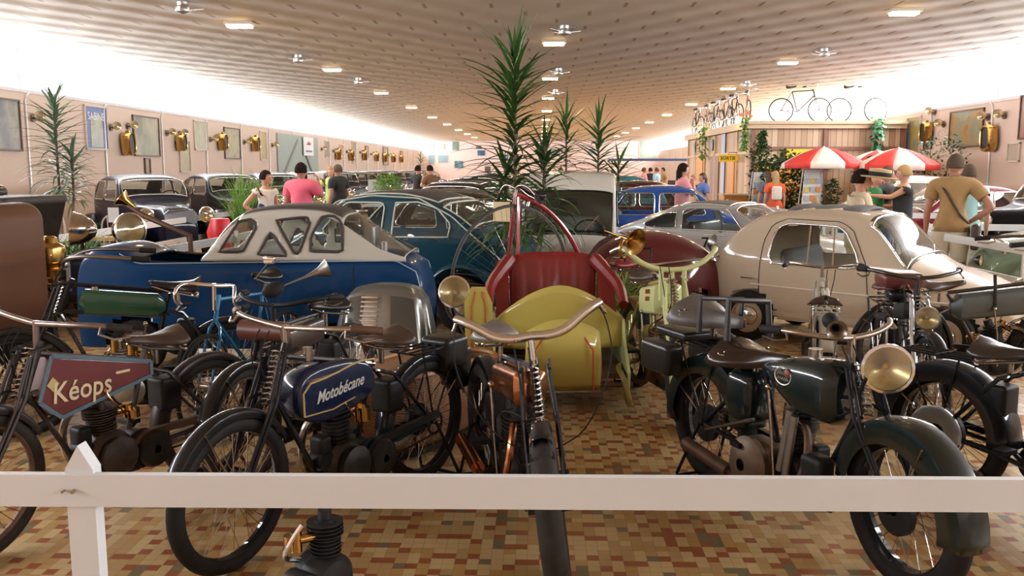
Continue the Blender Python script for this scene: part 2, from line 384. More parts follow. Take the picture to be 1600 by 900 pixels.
# ================================================================ car bodies
def inpoly(x, z, P):
    c = False; n = len(P)
    for i in range(n):
        x1, z1 = P[i][0], P[i][1]; x2, z2 = P[(i+1) % n][0], P[(i+1) % n][1]
        if (z1 > z) != (z2 > z) and x < (x2-x1)*(z-z1)/(z2-z1)+x1: c = not c
    return c
def nearest(x, z, P):
    best = None; n = len(P)
    for i in range(n):
        ax, az = P[i][0], P[i][1]; bx, bz = P[(i+1) % n][0], P[(i+1) % n][1]; dx, dz = bx-ax, bz-az
        q = dx*dx+dz*dz
        t = max(0, min(1, ((x-ax)*dx+(z-az)*dz)/q)) if q else 0
        qx, qz = ax+dx*t, az+dz*t; d = hypot(qx-x, qz-z)
        if best is None or d < best[0]: best = (d, qx, qz)
    return best
class Shell:
    "car body skin: prof = centre line silhouette (x,z) from front to rear"
    def __init__(s, prof, W, sill, belt, roof, rc=.13, tum=.22, endr=.3, endp=5, low=.1, n1=16, na=9, step=.045, wins=(), tops=(), arches=(), closed=True, wfun=None):
        s.L0 = max(p[0] for p in prof); s.L1 = min(p[0] for p in prof)
        s.W, s.sill, s.belt, s.roof, s.rc, s.tum, s.endr, s.endp, s.low = W, sill, belt, roof, rc, tum, endr, endp, low
        s.wfun = wfun
        P = resample([(p[0], 0, p[1]) for p in smooth2([Vector((a[0], a[1])) for a in prof], 2)], step)
        s.P = [(p.x, p.z) for p in P]; s.n1 = n1; s.na = na
        body = MB(); N = len(s.P); half = n1+na; M = 2*half+1
        g = []; info = []
        for (x, zt) in s.P:
            r = min(rc, max(zt-sill, .001)*.5); row = []; irow = []
            for t in range(n1):
                z = sill+(zt-r-sill)*t/(n1-1) if n1 > 1 else sill
                row.append([x, z]); irow.append(('s', x, z))
            hw1 = s.hw(x, zt-r)
            top = []
            for k in range(1, na+2):
                a = pi/2*k/(na+1); top.append((hw1*cos(a)**.6 if k <= na else 0, zt-r+r*sin(a)**.85, a))
            # snap side points to window outlines
            side = []
            for (xx, zz) in row:
                qx, qz = xx, zz
                for w_ in list(wins):
                    d = nearest(xx, zz, w_)
                    if d[0] < step*.55: qx, qz = d[1], d[2]
                side.append((qx, s.hw(qx, min(qz, zt-r)), qz))
            full = side+[(x, y, z) for (y, z, a) in top]
            g.append(full+[(p[0], -p[1], p[2]) for p in full[:-1]][::-1])
        s.g = g; s.M = M
        def grp(i, j):
            "window index of the face between rows i,i+1 and columns j,j+1"
            jj = j if j < half else M-2-j
            c = [g[i][j], g[i+1][j], g[i][j+1], g[i+1][j+1]]
            x = sum(p[0] for p in c)/4; y = abs(sum(p[1] for p in c)/4); z = sum(p[2] for p in c)/4
            if jj < n1-1 or jj == n1-1:
                for k, w_ in enumerate(wins):
                    if inpoly(x, z, w_): return ('s', k, 1 if j < half else -1)
                for (ax, az, ar) in arches:
                    if hypot(x-ax, z-az) < ar: return 'hole'
            if jj >= n1-1:
                for k, (xa, xb, lim) in enumerate(tops):
                    if xa < x < xb and z > belt and jj >= n1+lim: return ('t', k, 0)
            return None
        faces = {}
        for i in range(N-1):
            for j in range(M-1):
                faces.setdefault(grp(i, j), []).append((i*M+j, i*M+j+1, (i+1)*M+j+1, (i+1)*M+j))
        vs = [p for r_ in g for p in r_]
        s.body = MB().add(vs, faces.get(None, [])); s.glass = {}
        for k, f in faces.items():
            if k is None or k == 'hole': continue
            used = sorted(set(i for q in f for i in q)); mp = {o: n_ for n_, o in enumerate(used)}
            s.glass[k] = MB().add([vs[i] for i in used], [tuple(mp[i] for i in q) for q in f])
        s.body = s.clean(s.body)
    def clean(s, mb):
        used = sorted(set(i for q in mb.f for i in q)); mp = {o: n_ for n_, o in enumerate(used)}
        return MB().add([mb.v[i] for i in used], [tuple(mp[i] for i in q) for q in mb.f])
    def hw(s, x, z):
        if s.wfun: w_ = s.wfun(x)
        else:
            u = (2*x-s.L0-s.L1)/(s.L0-s.L1); w_ = s.W/2*(1-s.endr*abs(u)**s.endp)
        if z > s.belt: w_ *= 1-s.tum*((z-s.belt)/(s.roof-s.belt))**1.3
        else: w_ *= 1-s.low*((s.belt-z)/(s.belt-s.sill))**2
        return w_
    def topz(s, x):
        b = min(s.P, key=lambda p: abs(p[0]-x)-p[1]*.02); return b[1]
    def outline(s, poly, y0=.008, r=.009, mb=None, sides=(1, -1), closed=True):
        mb = mb or MB(); P = poly+[poly[0]] if closed else poly
        q = resample([Vector((a[0], 0, a[1])) for a in P], .05)
        if closed: q = q[:-1]
        for sd in sides: mb.tube([(p.x, sd*(s.hw(p.x, p.z)+y0), p.z) for p in q], r, 6, closed=closed)
        return mb
    def topline(s, x, lim, y0=.004, r=.009, mb=None, z0=None):
        "rim of a windscreen: cross line at profile station closest to x (above belt)"
        i = min(range(len(s.P)), key=lambda k: abs(s.P[k][0]-x)+(0 if s.P[k][1] > s.belt else 9))
        row = s.g[i]; return [Vector(p)+Vector((0, 0, y0)) for p in row[s.n1+lim:s.M-(s.n1+lim)]], i
    def screenrim(s, k, tops, r=.011):
        xa, xb, lim = tops[k]; idx = [i for i in range(len(s.P)) if xa < s.P[i][0] < xb and s.P[i][1] > s.belt]
        if not idx: return MB()
        a, b = idx[0], idx[-1]; l0 = s.n1+lim; l1 = s.M-1-l0
        pts = [s.g[a][j] for j in range(l0, l1+1)]+[s.g[i][l1] for i in range(a, b+1)]+[s.g[b][j] for j in range(l1, l0-1, -1)]+[s.g[i][l0] for i in range(b, a-1, -1)]
        q = [Vector(p) for p in pts]; c = sum(q, Vector())/len(q); out = []
        for p in q:
            if not out or (p-out[-1]).length > .01: out.append(p)
        return MB().tube(out, r, 6, closed=True)
def rr(x0, z0, x1, z1, r=.06, n=4, dx0=0, dx1=0):
    "rounded window outline, dx0/dx1 slant of the top corners"
    out = []
    for (cx, cz, a0, sh) in ((x1-r, z0+r, -pi/2, 0), (x1-r, z1-r, 0, dx1), (x0+r, z1-r, pi/2, dx0), (x0+r, z0+r, pi, 0)):
        for k in range(n+1):
            a = a0+pi/2*k/n; x = cx+r*cos(a); z = cz+r*sin(a); out.append((x+sh*max(0, (z-z0)/(z1-z0)) if sh else x, z))
    return out
def carwheel(par, x, y, R, w_, hubc=CHROME, rimc=None, name='wheel', hd=.6):
    sd = 1 if y > 0 else -1; mb = MB()
    rimr = R*.64
    mb.lathe([(rimr*.2, -w_*.2), (rimr*.55, w_*.12), (rimr*.8, w_*.2), (rimr, w_*.1), (rimr*1.06, w_*.42), (rimr, -w_*.45), (rimr*.2, -w_*.4)], (x, y, R), (0, sd, 0), 24)
    o = mb.build(name, rimc or GREYIN, par)
    MB().lathe([(rimr*1.0, -w_*.42), (R*.86, -w_*.5), (R*.97, -w_*.4), (R, -w_*.2), (R, w_*.2), (R*.97, w_*.4), (R*.86, w_*.5), (rimr*1.0, w_*.42)], (x, y, R), (0, sd, 0), 28).build('tyre', RUBBER, o)
    MB().lathe([(rimr*hd, w_*.18), (rimr*hd*.9, w_*.3), (rimr*hd*.5, w_*.42), (.001, w_*.47)], (x, y, R), (0, sd, 0), 20).build('hubcap', hubc, o)
    return o
def seat(par, x, y, z, w_, m, back=.5, nm='seat', d=.45):
    MB().rbox((x, y, z+.08), (d, w_, .16), .06).rbox((x-d*.5, y, z+.08+back/2), (.14, w_, back), .06, rot=Matrix.Rotation(-.2, 3, 'Y')).build(nm, m, par)
def fender(par, x, y, R, w_, m, a0=-10, a1=185, name='fender', bulge=.05):
    g = []
    for i in range(25):
        a = radians(a0+(a1-a0)*i/24); c, s_ = cos(a), sin(a); row = []
        for k in range(9):
            t = -pi/2+pi*k/8; row.append((x+c*(R+bulge*cos(t)), y+w_/2*sin(t), R*.0+ .33+s_*(R+bulge*cos(t))))
        g.append(row)
    mb = MB().sheet(g)
    return mb.build(name, m, par, solid=.012)
REFL = mat('cream reflector', (.7, .64, .45), .3, .7); AMBER = mat('amber bulb', (.6, .38, .05), .2)
def headlamp(par, p, d, r, body=CHROME, lens=LENS, name='headlamp', depth=.8):
    p = Vector(p); d = Vector(d).normalized(); o = MB().lathe([(.001, -r*depth*1.3), (r*.35, -r*depth*1.22), (r*.7, -r*depth*.9), (r*.95, -r*depth*.35), (r, 0), (r*1.05, .0), (r*1.05, r*.12), (r*.93, r*.14)], p, d, 22).build(name, body, par)
    MB().lathe([(.001, -r*.6), (r*.2, -r*.575), (r*.4, -r*.49), (r*.6, -r*.34), (r*.78, -r*.16), (r*.93, r*.02)], p, d, 22).build('reflector', REFL, o)
    MB().ball(p-d*r*.35, r*.14, 10, 7).build('bulb', AMBER, o)
    MB().lathe([(r*.94, r*.1), (r*.6, r*.2), (.001, r*.25)], p, d, 20).build('lens', lens, o)
    return o
def car(name, label, loc, heading, prof, W, sill, belt, roof, wins, tops, wheels, R, bodym, seats=((.25, .95, .35),), group=None, roofm=None, step=.045, n1=16, na=9, rc=.13, tum=.22, endr=.3, endp=5, trim=CHROME, fend=False, hub=CHROME, track=None, cat='car', tw=.15, floorz=None, rimm=None, seatm=GREYIN, low=.1, swheel=True, arch=1.12, tr_r=.009):
    L0 = max(p[0] for p in prof); L1 = min(p[0] for p in prof)
    t = thing(name, label, cat, (loc[0], loc[1], 0), heading, group)
    arches = () if fend else tuple((x, R*.98, R*arch) for x in wheels)
    s = Shell(prof, W, sill, belt, roof, rc, tum, endr, endp, low, n1, na, step, wins, tops, arches)
    b = s.body.build('body', bodym, t, ang=50)
    tr = MB()
    for k, w_ in enumerate(wins): s.outline(w_, mb=tr)
    for k in range(len(tops)): tr.join(s.screenrim(k, tops))
    if tr.v: tr.build('window_trim', trim, t, ang=80)
    for k, mb in s.glass.items():
        mb.build('side_window' if k[0] == 's' else ('windscreen' if k[1] == 0 else 'rear_window'), GLASS, t)
    ty = (track or W-tw*.9)/2
    for x in wheels:
        for sd in (1, -1): carwheel(t, x, sd*ty, R, tw, hub, rimm)
    fz = floorz or sill+.04
    MB().box(((L0+L1)/2, 0, fz), ((L0-L1)*.86, W*.78, .06)).build('floor_pan', DARKIN, t, smooth=False)
    for (x, w_, z) in seats: seat(t, x, 0, max(z, fz+.05), w_*W*.8, seatm)
    if swheel:
        sx = seats[0][0]+.42 if seats else 0
        MB().torus((sx, W*.2, belt-.0), (-.8, 0, .5), .18, .012, 24, 6).tube([(sx, W*.2, belt), (sx+.35, W*.2, belt-.3)], .012, 6).build('steering_wheel', BLACK, t)
    return t, s
# ================================================================ cycles and motorcycles
def arcsheet(x, R, w_, a0, a1, n=26, side=.03, m=None, zc=None, crown=.018):
    "mudguard around a wheel centre (x, R0)"
    g = []
    for i in range(n+1):
        a = radians(a0+(a1-a0)*i/n); row = []
        for k in range(9):
            t = -1+2*k/8; rr_ = R-crown*t*t-(side if abs(t) > .99 else 0)
            row.append((x+cos(a)*rr_, w_/2*t if abs(t) < .99 else w_/2*t, zc+sin(a)*rr_))
        g.append(row)
    mb = MB(); 
    if m is not None: mb.m = m
    return mb.sheet(g)
def wheelset(par, c, R, tr, rimm, spokem, tyrem, M=None, spokes=36, hub=.035, drum=None, name='wheel', hw_=.045):
    "wheel in the xz plane at c; M an extra transform"
    M = M or Matrix(); mb = MB(M); c = Vector(c); rr_ = R-tr*1.75
    mb.torus(c, (0, 1, 0), rr_, tr*.42, 44, 6, flat=1.6)
    rim = mb.build(name, rimm, par)
    MB(M).torus(c, (0, 1, 0), R-tr, tr, 48, 10).build('tyre', tyrem, rim)
    sp = MB(M)
    sp.cyl(c+Vector((0, -hw_, 0)), c+Vector((0, hw_, 0)), hub*.7).cyl(c+Vector((0, -hw_, 0)), c+Vector((0, -hw_+.006, 0)), hub).cyl(c+Vector((0, hw_-.006, 0)), c+Vector((0, hw_, 0)), hub)
    for k in range(spokes):
        a = 2*pi*k/spokes; sd = hw_*.9*(1 if k % 2 else -1); off = .9*(1 if (k//2) % 2 else -1)
        sp.tube([c+Vector((cos(a+off)*hub*.9, sd, sin(a+off)*hub*.9)), c+Vector((cos(a)*rr_, sd*.1, sin(a)*rr_))], .0019, 4, caps=False)
    sp.build('spokes', spokem, rim)
    if drum: MB(M).lathe([(.02, -.03), (drum, -.028), (drum, .0), (drum*.8, .012), (.02, .016)], c+Vector((0, drum and -.03, 0)), (0, 1, 0), 22).build('brake_drum', BLACKM, rim)
    return rim
def engine(par, x, z, tilt=0, fins=9, s_=1.0, m=IRON, hm=None, nm='engine', bigcase=True, exhaust=None):
    R = Matrix.Translation((x, 0, z)) @ Matrix.Rotation(tilt, 4, 'Y'); mb = MB(R)
    mb.lathe([(.001, -.075), (.09, -.07), (.115, -.04), (.12, .04), (.09, .07), (.001, .075)], (0, 0, 0), (0, 1, 0), 24)
    mb.lathe([(.03, .07), (.085, .075), (.095, .12), (.06, .14), (.001, .14)], (0, 0, 0), (0, 1, 0), 20)
    mb.cyl((-.14, -.05, .02), (-.14, .06, .02), .055)
    o = mb.build(nm, m, par)
    b = MB(R); z0 = .09
    b.cyl((0, 0, .08), (0, 0, z0+.2*s_), .045)
    for k in range(fins):
        h = z0+.03+k*.17*s_/fins; q = .068+(.012 if k > fins*.55 else 0); b.lathe([(.04, -.002), (q, -.002), (q, .003), (.04, .003)], (0, 0, h), (0, 0, 1), 18)
    b.cyl((0, 0, z0+.2*s_), (0, 0, z0+.245*s_), .03); b.cyl((.02, .05, z0+.19*s_), (.02, .05, z0+.25*s_), .014)
    b.build('cylinder', hm or m, o)
    c = MB(R); c.cyl((-.06, .0, z0+.13*s_), (-.12, .02, z0+.13*s_), .02); c.cyl((-.13, .03, z0+.07*s_), (-.13, .03, z0+.17*s_), .024); c.cyl((-.13, .07, z0+.08*s_), (-.13, .07, z0+.14*s_), .03)
    c.build('carburettor', BRASS, o)
    return o
def saddlemesh(l_=.3, w_=.25, nose=.05, m=None, dip=.025, thick=.035, flap=.045):
    g = []; N = 14; K = 12
    for i in range(N+1):
        u = i/N; x = l_*(u-.45); ww = nose/2+(w_-nose)/2*(1-(max(0, u)))**.0*(1/(1+math.exp((u-.42)*11)))
        if u < .12: ww *= sqrt(max(0.02, 1-((.12-u)/.12)**2))
        if u > .93: ww *= sqrt(max(.05, 1-((u-.93)/.07)**2*.9))
        row = []
        for k in range(K+1):
            v = -1+2*k/K; row.append((x, v*ww, -dip*sin(pi*min(1, u*1.1))*(1-v*v)*.6 + (.02 if u < .15 else 0)*(1-u/.15 if u < .15 else 0) - flap*abs(v)**3*(1 if u < .5 else 1-.6*(u-.5)*2)))
        g.append(row)
    mb = MB(m or Matrix()); mb.sheet(g); return mb
def saddle(par, x, z, m=LEATHER, l_=.32, w_=.26, springs=True, pitch=0, nm='saddle', y=0, flap=.06):
    M = Matrix.Translation((x, y, z)) @ Matrix.Rotation(pitch, 4, 'Y')
    o = saddlemesh(l_, w_, m=M, flap=flap).build(nm, m, par, solid=.012)
    sp = MB(M)
    if springs:
        for sd in (-1, 1):
            pts = [(-.1+.018*cos(a*.8), sd*w_*.33+.018*sin(a*.8), -.03-.07*a/30) for a in range(0, 31)]
            sp.tube(pts, .004, 5)
    sp.tube([(-.12, -w_*.33, -.1), (-.12, w_*.33, -.1)], .007, 6).tube([(-.12, w_*.3, -.1), (.05, .02, -.07), (l_*.5, 0, -.03)], .007, 6).tube([(-.12, -w_*.3, -.1), (.05, -.02, -.07), (l_*.5, 0, -.03)], .007, 6).tube([(.0, 0, -.08), (.0, 0, -.16)], .014, 8)
    sp.build('saddle_springs', NICKEL, o)
    return o
BARS = {
 'swept': [(0, 0, 0), (.03, .07, .0), (.03, .14, .05), (-.02, .22, .09), (-.12, .28, .09), (-.28, .31, .06)],
 'wide': [(0, 0, 0), (.0, .08, 0), (-.01, .16, .03), (-.06, .27, .07), (-.15, .36, .08), (-.3, .4, .06)],
 'ushape': [(0, 0, 0), (.0, .1, .005), (-.0, .2, .04), (-.02, .27, .09), (-.03, .31, .13), (-.09, .33, .14), (-.2, .36, .1)],
 'long': [(0, 0, 0), (.02, .08, .0), (.0, .15, .05), (-.1, .24, .08), (-.28, .29, .07), (-.5, .31, .05)],
 'drop': [(0, 0, 0), (.01, .06, 0), (.03, .15, .01), (.09, .19, .0), (.13, .2, -.05), (.11, .2, -.11), (.04, .2, -.13), (-.05, .2, -.13)],
 'straight': [(0, 0, 0), (0, .12, .01), (-.01, .24, .02), (-.06, .34, .02), (-.14, .42, .0)],
 'cow': [(0, 0, 0), (.0, .09, -.005), (.0, .16, .015), (-.01, .22, .06), (-.02, .27, .09), (-.05, .31, .1)],
 'flat': [(0, 0, 0), (.01, .1, .01), (-.02, .2, .03), (-.1, .27, .04), (-.22, .3, .03)],
 'moustache': [(0, 0, 0), (.02, .06, .03), (.01, .14, .03), (-.01, .22, -.03), (-.02, .26, -.1), (-.03, .31, -.11)],
}
def handlebar(par, M, kind, barm=NICKEL, gripm=RUBBER, r=.0125, levers=True, gl=.12, leverm=None, name='handlebar'):
    half = BARS[kind]; P = smooth2([Vector(p) for p in half], 2); mb = MB(M)
    mb.tube([Vector((p.x, -p.y, p.z)) for p in P[::-1]]+P[1:], r, 10)
    mb.cyl((0, 0, -.16), (0, 0, .012), .014)
    o = mb.build(name, barm, par)
    for sd in (1, -1):
        q = resample(P, .01); n = int(gl/.01); e = q[-n:]
        MB(M).tube([Vector((p.x, sd*p.y, p.z)) for p in e], r*1.45, 10).build('grip', gripm, o)
        if levers:
            a = q[-n-2]; b_ = q[-1]; d = (b_-a); lv = MB(M)
            w0 = Vector((a.x, sd*a.y, a.z)); w1 = Vector((b_.x, sd*b_.y, b_.z))
            out = Vector((.03, sd*.015, -.035))
            lv.tube([w0, w0+out*.9, w0.lerp(w1, .5)+out*1.2, w1+out*.8], [.008, .006, .006, .004], 6)
            lv.build('lever', leverm or NICKEL, o)
    return o
def moto(name, label, rear, front, **k):
    g = lambda a, d: k.get(a, d)
    dx, dy = front[0]-rear[0], front[1]-rear[1]; wb = hypot(dx, dy)
    R = g('R', .335); tr = g('tr', .032); fm = g('framem', BLACK); Rf = g('Rf', R)
    t = thing(name, label, g('cat', 'motorcycle'), (rear[0], rear[1], 0), atan2(dy, dx), g('group', None), rx=g('lean', 0))
    hd = Vector((wb-g('headx', .33), 0, g('headz', .9))); hb = Vector((wb-g('headx', .33)+.075, 0, hd.z-.19))
    axd = (hb-hd).normalized()
    # steering transform
    st = g('steer', 0); SM = Matrix.Translation(hb) @ Matrix.Rotation(-st, 4, axd) @ Matrix.Translation(-hb)
    c = Vector((wb, 0, Rf)); A = Vector((0, 0, R))
    rimm = g('rimm', BLACK); sp = g('spokem', NICKEL); ty = g('tyrem', RUBBER)
    wheelset(t, A, R, tr, rimm, sp, ty, name='rear_wheel', drum=g('drum', .07), spokes=g('spokes', 36))
    wheelset(t, c, Rf, tr, rimm, sp, ty, M=SM, name='front_wheel', drum=g('fdrum', None), spokes=g('spokes', 36))
    # frame
    bb = Vector((wb*.42, 0, g('bbz', .26))); sx = wb*g('seatx', .3); sl = Vector((sx, 0, g('seatz', .74))); fr = MB(); tz = g('tubr', .014)
    tank = g('tank', 'flat')
    if tank in ('flat', 'long'):
        fr.tube([hd-Vector((.02, 0, .02)), sl+Vector((0, 0, .09))], tz, 8); fr.tube([hb-Vector((.02, 0, -.0)), sl-Vector((0, 0, .06))], tz, 8)
    else: fr.tube([hd-Vector((.0, 0, .04)), sl], tz, 8)
    fr.tube([hd+axd*-.02, hb+axd*.02], .02, 10)
    dn = Vector((wb*.62, 0, bb.z+.0)); fr.tube([hb, dn, bb], tz, 8); fr.tube([sl+Vector((0, 0, .08)), bb], tz, 8)
    for sd in (-1, 1):
        fr.tube([bb+Vector((0, sd*.03, 0)), Vector((wb*.2, sd*.06, R*.95)), A+Vector((0, sd*.065, 0))], tz*.8, 7)
        fr.tube([sl+Vector((0, sd*.02, -.03)), sl+Vector((-.08, sd*.06, -.06)), A+Vector((0, sd*.065, 0))], tz*.75, 7)
    fr.cyl(A+Vector((0, -.085, 0)), A+Vector((0, .085, 0)), .012)
    fr.build('frame', fm, t)
    # fork
    fk = MB(SM); fw = g('forkw', .055)
    for sd in (-1, 1):
        if g('fork', 'girder') == 'girder':
            fk.tube([c+Vector((0, sd*fw, 0)), hb+Vector((.05, sd*fw, -.02)), hd+Vector((.05, sd*fw*.8, .0))], .011, 8)
            fk.tube([c+Vector((-.0, sd*fw, .03)), hb+Vector((.1, sd*fw, -.06)), hd+Vector((.085, sd*fw*.8, -.03))], .008, 8)
            for p in (hb+Vector((0, 0, 0)), hd): fk.tube([p+Vector((-.02, sd*fw*.9, 0)), p+Vector((.09, sd*fw*.9, -.01))], .009, 6)
        else:
            fk.tube([c+Vector((0, sd*fw, 0)), c.lerp(hb, .5)+Vector((-.0, sd*fw, 0)), hb+Vector((.0, sd*fw*.7, 0)), hb+Vector((0, 0, .02))], .012, 8)
    fk.cyl(c+Vector((0, -fw-.02, 0)), c+Vector((0, fw+.02, 0)), .011)
    fo = fk.build('fork', g('forkm', fm), t)
    if g('spring', True) and g('fork', 'girder') == 'girder':
        q = MB(SM); a_ = hb+Vector((.055, 0, -.03)); b_ = hd+Vector((.05, 0, .0)); ax = (b_-a_); u = Vector((1, 0, 0)); v = Vector((0, 1, 0))
        q.tube([a_+ax*(i/70)+u*(.02*cos(i*.9))+v*(.02*sin(i*.9)) for i in range(71)], .004, 5); q.build('fork_spring', NICKEL, fo)
    # bars
    BM = SM @ Matrix.Translation(hd+Vector((g('barx', .01), 0, g('barup', .1))))
    if g('bars', 'swept'): handlebar(t, BM @ Matrix.Rotation(g('barpitch', 0), 4, 'Y'), g('bars', 'swept'), g('barm', NICKEL), g('gripm', RUBBER), g('barr', .0125), g('levers', True), g('gripl', .12))
    # tank
    tm = g('tankm', BLACK); to = None
    if tank in ('flat', 'long'):
        x0 = sl.x+.02; x1 = hd.x-.035; zt = sl.z+.075; th = g('tankh', .14); tw = g('tankw', .11)
        zf = (hd.z-.03)-(sl.z+.09)
        mb = MB(); gg = []
        for i in range(13):
            u = i/12; x = x0+(x1-x0)*u; ztop = zt+zf*u-.002; zb = zt-th+(hb.z-(sl.z-.06))*u*.9
            e = min(1, min(u, 1-u)*14+.35); row = []
            for kk in range(16):
                a = 2*pi*kk/16; cx = abs(cos(a))**.35*(1 if cos(a) > 0 else -1); sz = abs(sin(a))**.35*(1 if sin(a) > 0 else -1)
                row.append((x, tw/2*cx*e, (ztop+zb)/2+(ztop-zb)/2*sz*e))
            gg.append(row)
        mb.sheet(gg, True); mb.f.append(tuple(range(16))); mb.f.append(tuple(range(12*16, 13*16))[::-1]); to = mb.build('fuel_tank', tm, t)
        MB().cyl((x1-.1, 0, zt+zf*.8-.01), (x1-.1, 0, zt+zf*.8+.02), .024).build('filler_cap', NICKEL, to)
        k['_tank'] = (x0, x1, zt, th, tw, zf)
    elif tank == 'wedge':
        P = [(sl.x+.01, sl.z+.01), (sl.x+.01, sl.z-.06), (hb.x-.13, hb.z-.15), (hb.x-.03, hb.z-.06), (hd.x-.025, hd.z-.05)]; P = g('wedge', None) or P; tw = g('tankw', .1)
        mb = MB().prism(P, lambda u, v, w_: (u, w_, v), tw); to = mb.build('fuel_tank', tm, t, smooth=False)
        bv = to.modifiers.new('edge', 'BEVEL'); bv.width = .012; bv.segments = 3
        k['_wedge'] = P
    elif tank == 'saddle':
        x0 = sl.x+g('tankx', .06); x1 = hd.x-.0; gg = []; th = g('tankh', .25); tw = g('tankw', .2); zt = g('tanktop', sl.z+.17)
        for i in range(19):
            u = i/18; x = x0+(x1-x0)*u
            e = (sin(pi*min(1, max(0.0, u*.62+.0)))**.6)*(1-max(0, (u-.86)/.14)**3*.45) if u > 0 else .05
            top = zt-.11*(1-u)**2; bot = zt-.05-(th-.06)*min(1, .35+u*1.1); row = []
            for kk in range(20):
                a = 2*pi*kk/20; cx = abs(cos(a))**.6*(1 if cos(a) > 0 else -1); sz = abs(sin(a))**.7*(1 if sin(a) > 0 else -1)
                row.append((x, tw/2*cx*e, (top+bot)/2+(top-bot)/2*sz*(.35+.65*min(1, e*1.2))))
            gg.append(row)
        mb = MB().sheet(gg, True); mb.f.append(tuple(range(20))); mb.f.append(tuple(range(18*20, 19*20))[::-1]); to = mb.build('fuel_tank', tm, t, ang=60)
        MB().cyl((x0+(x1-x0)*.62, 0, zt-.02), (x0+(x1-x0)*.62, 0, zt+.02), .032).build('filler_cap', NICKEL, to)
        k['_sad'] = (x0, x1, zt, th, tw)
    if g('belly', None):
        # rounded slab tank hung between the tubes
        P = smooth2([Vector(p) for p in g('belly', None)], 2, True); P = [(p.x, p.y) for p in P]; tw = g('tankw', .12)
        n = len(P); cx = sum(p[0] for p in P)/n; cz = sum(p[1] for p in P)/n; gg = []
        for (yy, sc) in ((-.5, .0), (-.5, .86), (-.47, .93), (-.38, 1), (.38, 1), (.47, .93), (.5, .86), (.5, 0)):
            gg.append([(cx+(x-cx)*(1-(1-sc)*(1 if sc == 0 else .45)) if sc else cx, yy*tw, cz+(z-cz)*(1-(1-sc)*1) if sc else cz) for x, z in P])
        to = MB().sheet(gg, True).build('fuel_tank', tm, t, ang=50)
        MB().cyl((cx+.12, 0, hd.z-.08), (cx+.12, 0, hd.z-.02), .024).build('filler_cap', NICKEL, to)
    # engine
    if g('engine', 1):
        ex = wb*g('engx', .5); ez = bb.z+g('engz', .02); em = g('enginem', IRON)
        if g('engine', 1) == 1:
            engine(t, ex, ez, g('tilt', .1), s_=g('cyls', 1.0), m=em, hm=g('cylm', None))
        else:
            engine(t, ex, ez, -.35, s_=.9, m=em); engine(t, ex+.03, ez+.01, .45, s_=.9, m=em, nm='rear_cylinder_block')
        if g('exhaust', True):
            sd = g('exside', -1); exm = g('exm', NICKEL)
            P = smooth2([Vector(p) for p in ((ex+.05, sd*.03, ez+.25), (ex+.14, sd*.06, ez+.23), (ex+.17, sd*.09, ez+.1), (ex+.1, sd*.11, ez-.08), (ex-.1, sd*.12, ez-.13), (ex-.35, sd*.12, ez-.1))], 2)
            MB().tube(P, .018, 9).cyl((ex-.35, sd*.12, ez-.1), (ex-.72, sd*.13, ez-.06), .036).build('exhaust_pipe', exm, t)
        MB().lathe([(.02, 0), (.1, 0), (.1, .012), (.02, .012)], (bb.x-.05, .06, bb.z+.01), (0, 1, 0), 22).build('pulley', RUSTY if g('rusty', 0) else BLACKM, t)
    if g('engine', 1) and g('clutter', True):
        ex = wb*g('engx', .5); ez = bb.z+.02
        MB().cyl((ex+.13, -.03, ez+.05), (ex+.13, .05, ez+.05), .045).rbox((ex+.13, .01, ez+.12), (.07, .09, .09), .02).build('magneto', BLACKM, t)
        MB().tube([(ex-.05, -.09, ez-.04), (ex-.07, -.1, ez+.2), (ex-.1, -.1, ez+.38)], .007, 6).ball((ex-.1, -.1, ez+.39), .016, 8, 6).build('gear_lever', NICKEL, t)
        MB().rbox((sl.x-.1, .0, sl.z-.18), (.12, .13, .17), .02).build('battery_box', BLACKM, t)
        MB().lathe([(.02, -.02), (.085, -.02), (.095, 0), (.085, .02), (.02, .025)], (ex-.2, .1, ez-.02), (0, 1, 0), 20).build('clutch_drum', IRON, t)
        b0 = hd+Vector((.02, 0, .08))
        for sd, q in ((-.4, -.1), (-1, -.06)):
            MB().tube(smooth2([b0+Vector((.03, sd*.1, 0)), b0+Vector((.1, sd*.1, -.1)), Vector((hb.x, sd*.05, hb.z-.05)), Vector((ex+.05, q, ez+.32)), Vector((ex-.02, q*.6, ez+.2))], 2), .0035, 5).build('control_cable', RUBBER, t)
        MB().tube(smooth2([Vector((ex-.0, .03, ez+.36)), Vector((ex+.03, .07, ez+.3)), Vector((ex-.06, .07, ez+.2)), Vector((ex-.12, .05, ez+.12))], 2), .004, 5).build('fuel_pipe', COPPER, t)
        for sd in (1, -1): MB().bar((bb.x-.05, sd*.04, bb.z-.08), (ex+.28, sd*.04, bb.z-.05), .006, .05).build('engine_plate', IRON, t, smooth=False)
    if g('pedals', True):
        MB().cyl(bb+Vector((0, -.08, 0)), bb+Vector((0, .08, 0)), .018).bar(bb+Vector((0, .085, 0)), bb+Vector((.13, .085, -.1)), .012, .02).bar(bb+Vector((0, -.085, 0)), bb+Vector((-.13, -.085, .1)), .012, .02).box(bb+Vector((.13, .135, -.1)), (.07, .09, .022)).box(bb+Vector((-.13, -.135, .1)), (.07, .09, .022)).build('pedal_crank', BLACKM, t)
    if g('footboard', False):
        MB().tube([(bb.x+.05, -.26, bb.z-.04), (bb.x+.05, .26, bb.z-.04)], .013, 8).build('footrest', BLACKM, t); MB().tube([(bb.x+.3, -.24, bb.z-.02), (bb.x+.3, .24, bb.z-.02)], .013, 8).build('footrest', BLACKM, t)
    # chain / belt guard
    cg = g('guard', BLACKM)
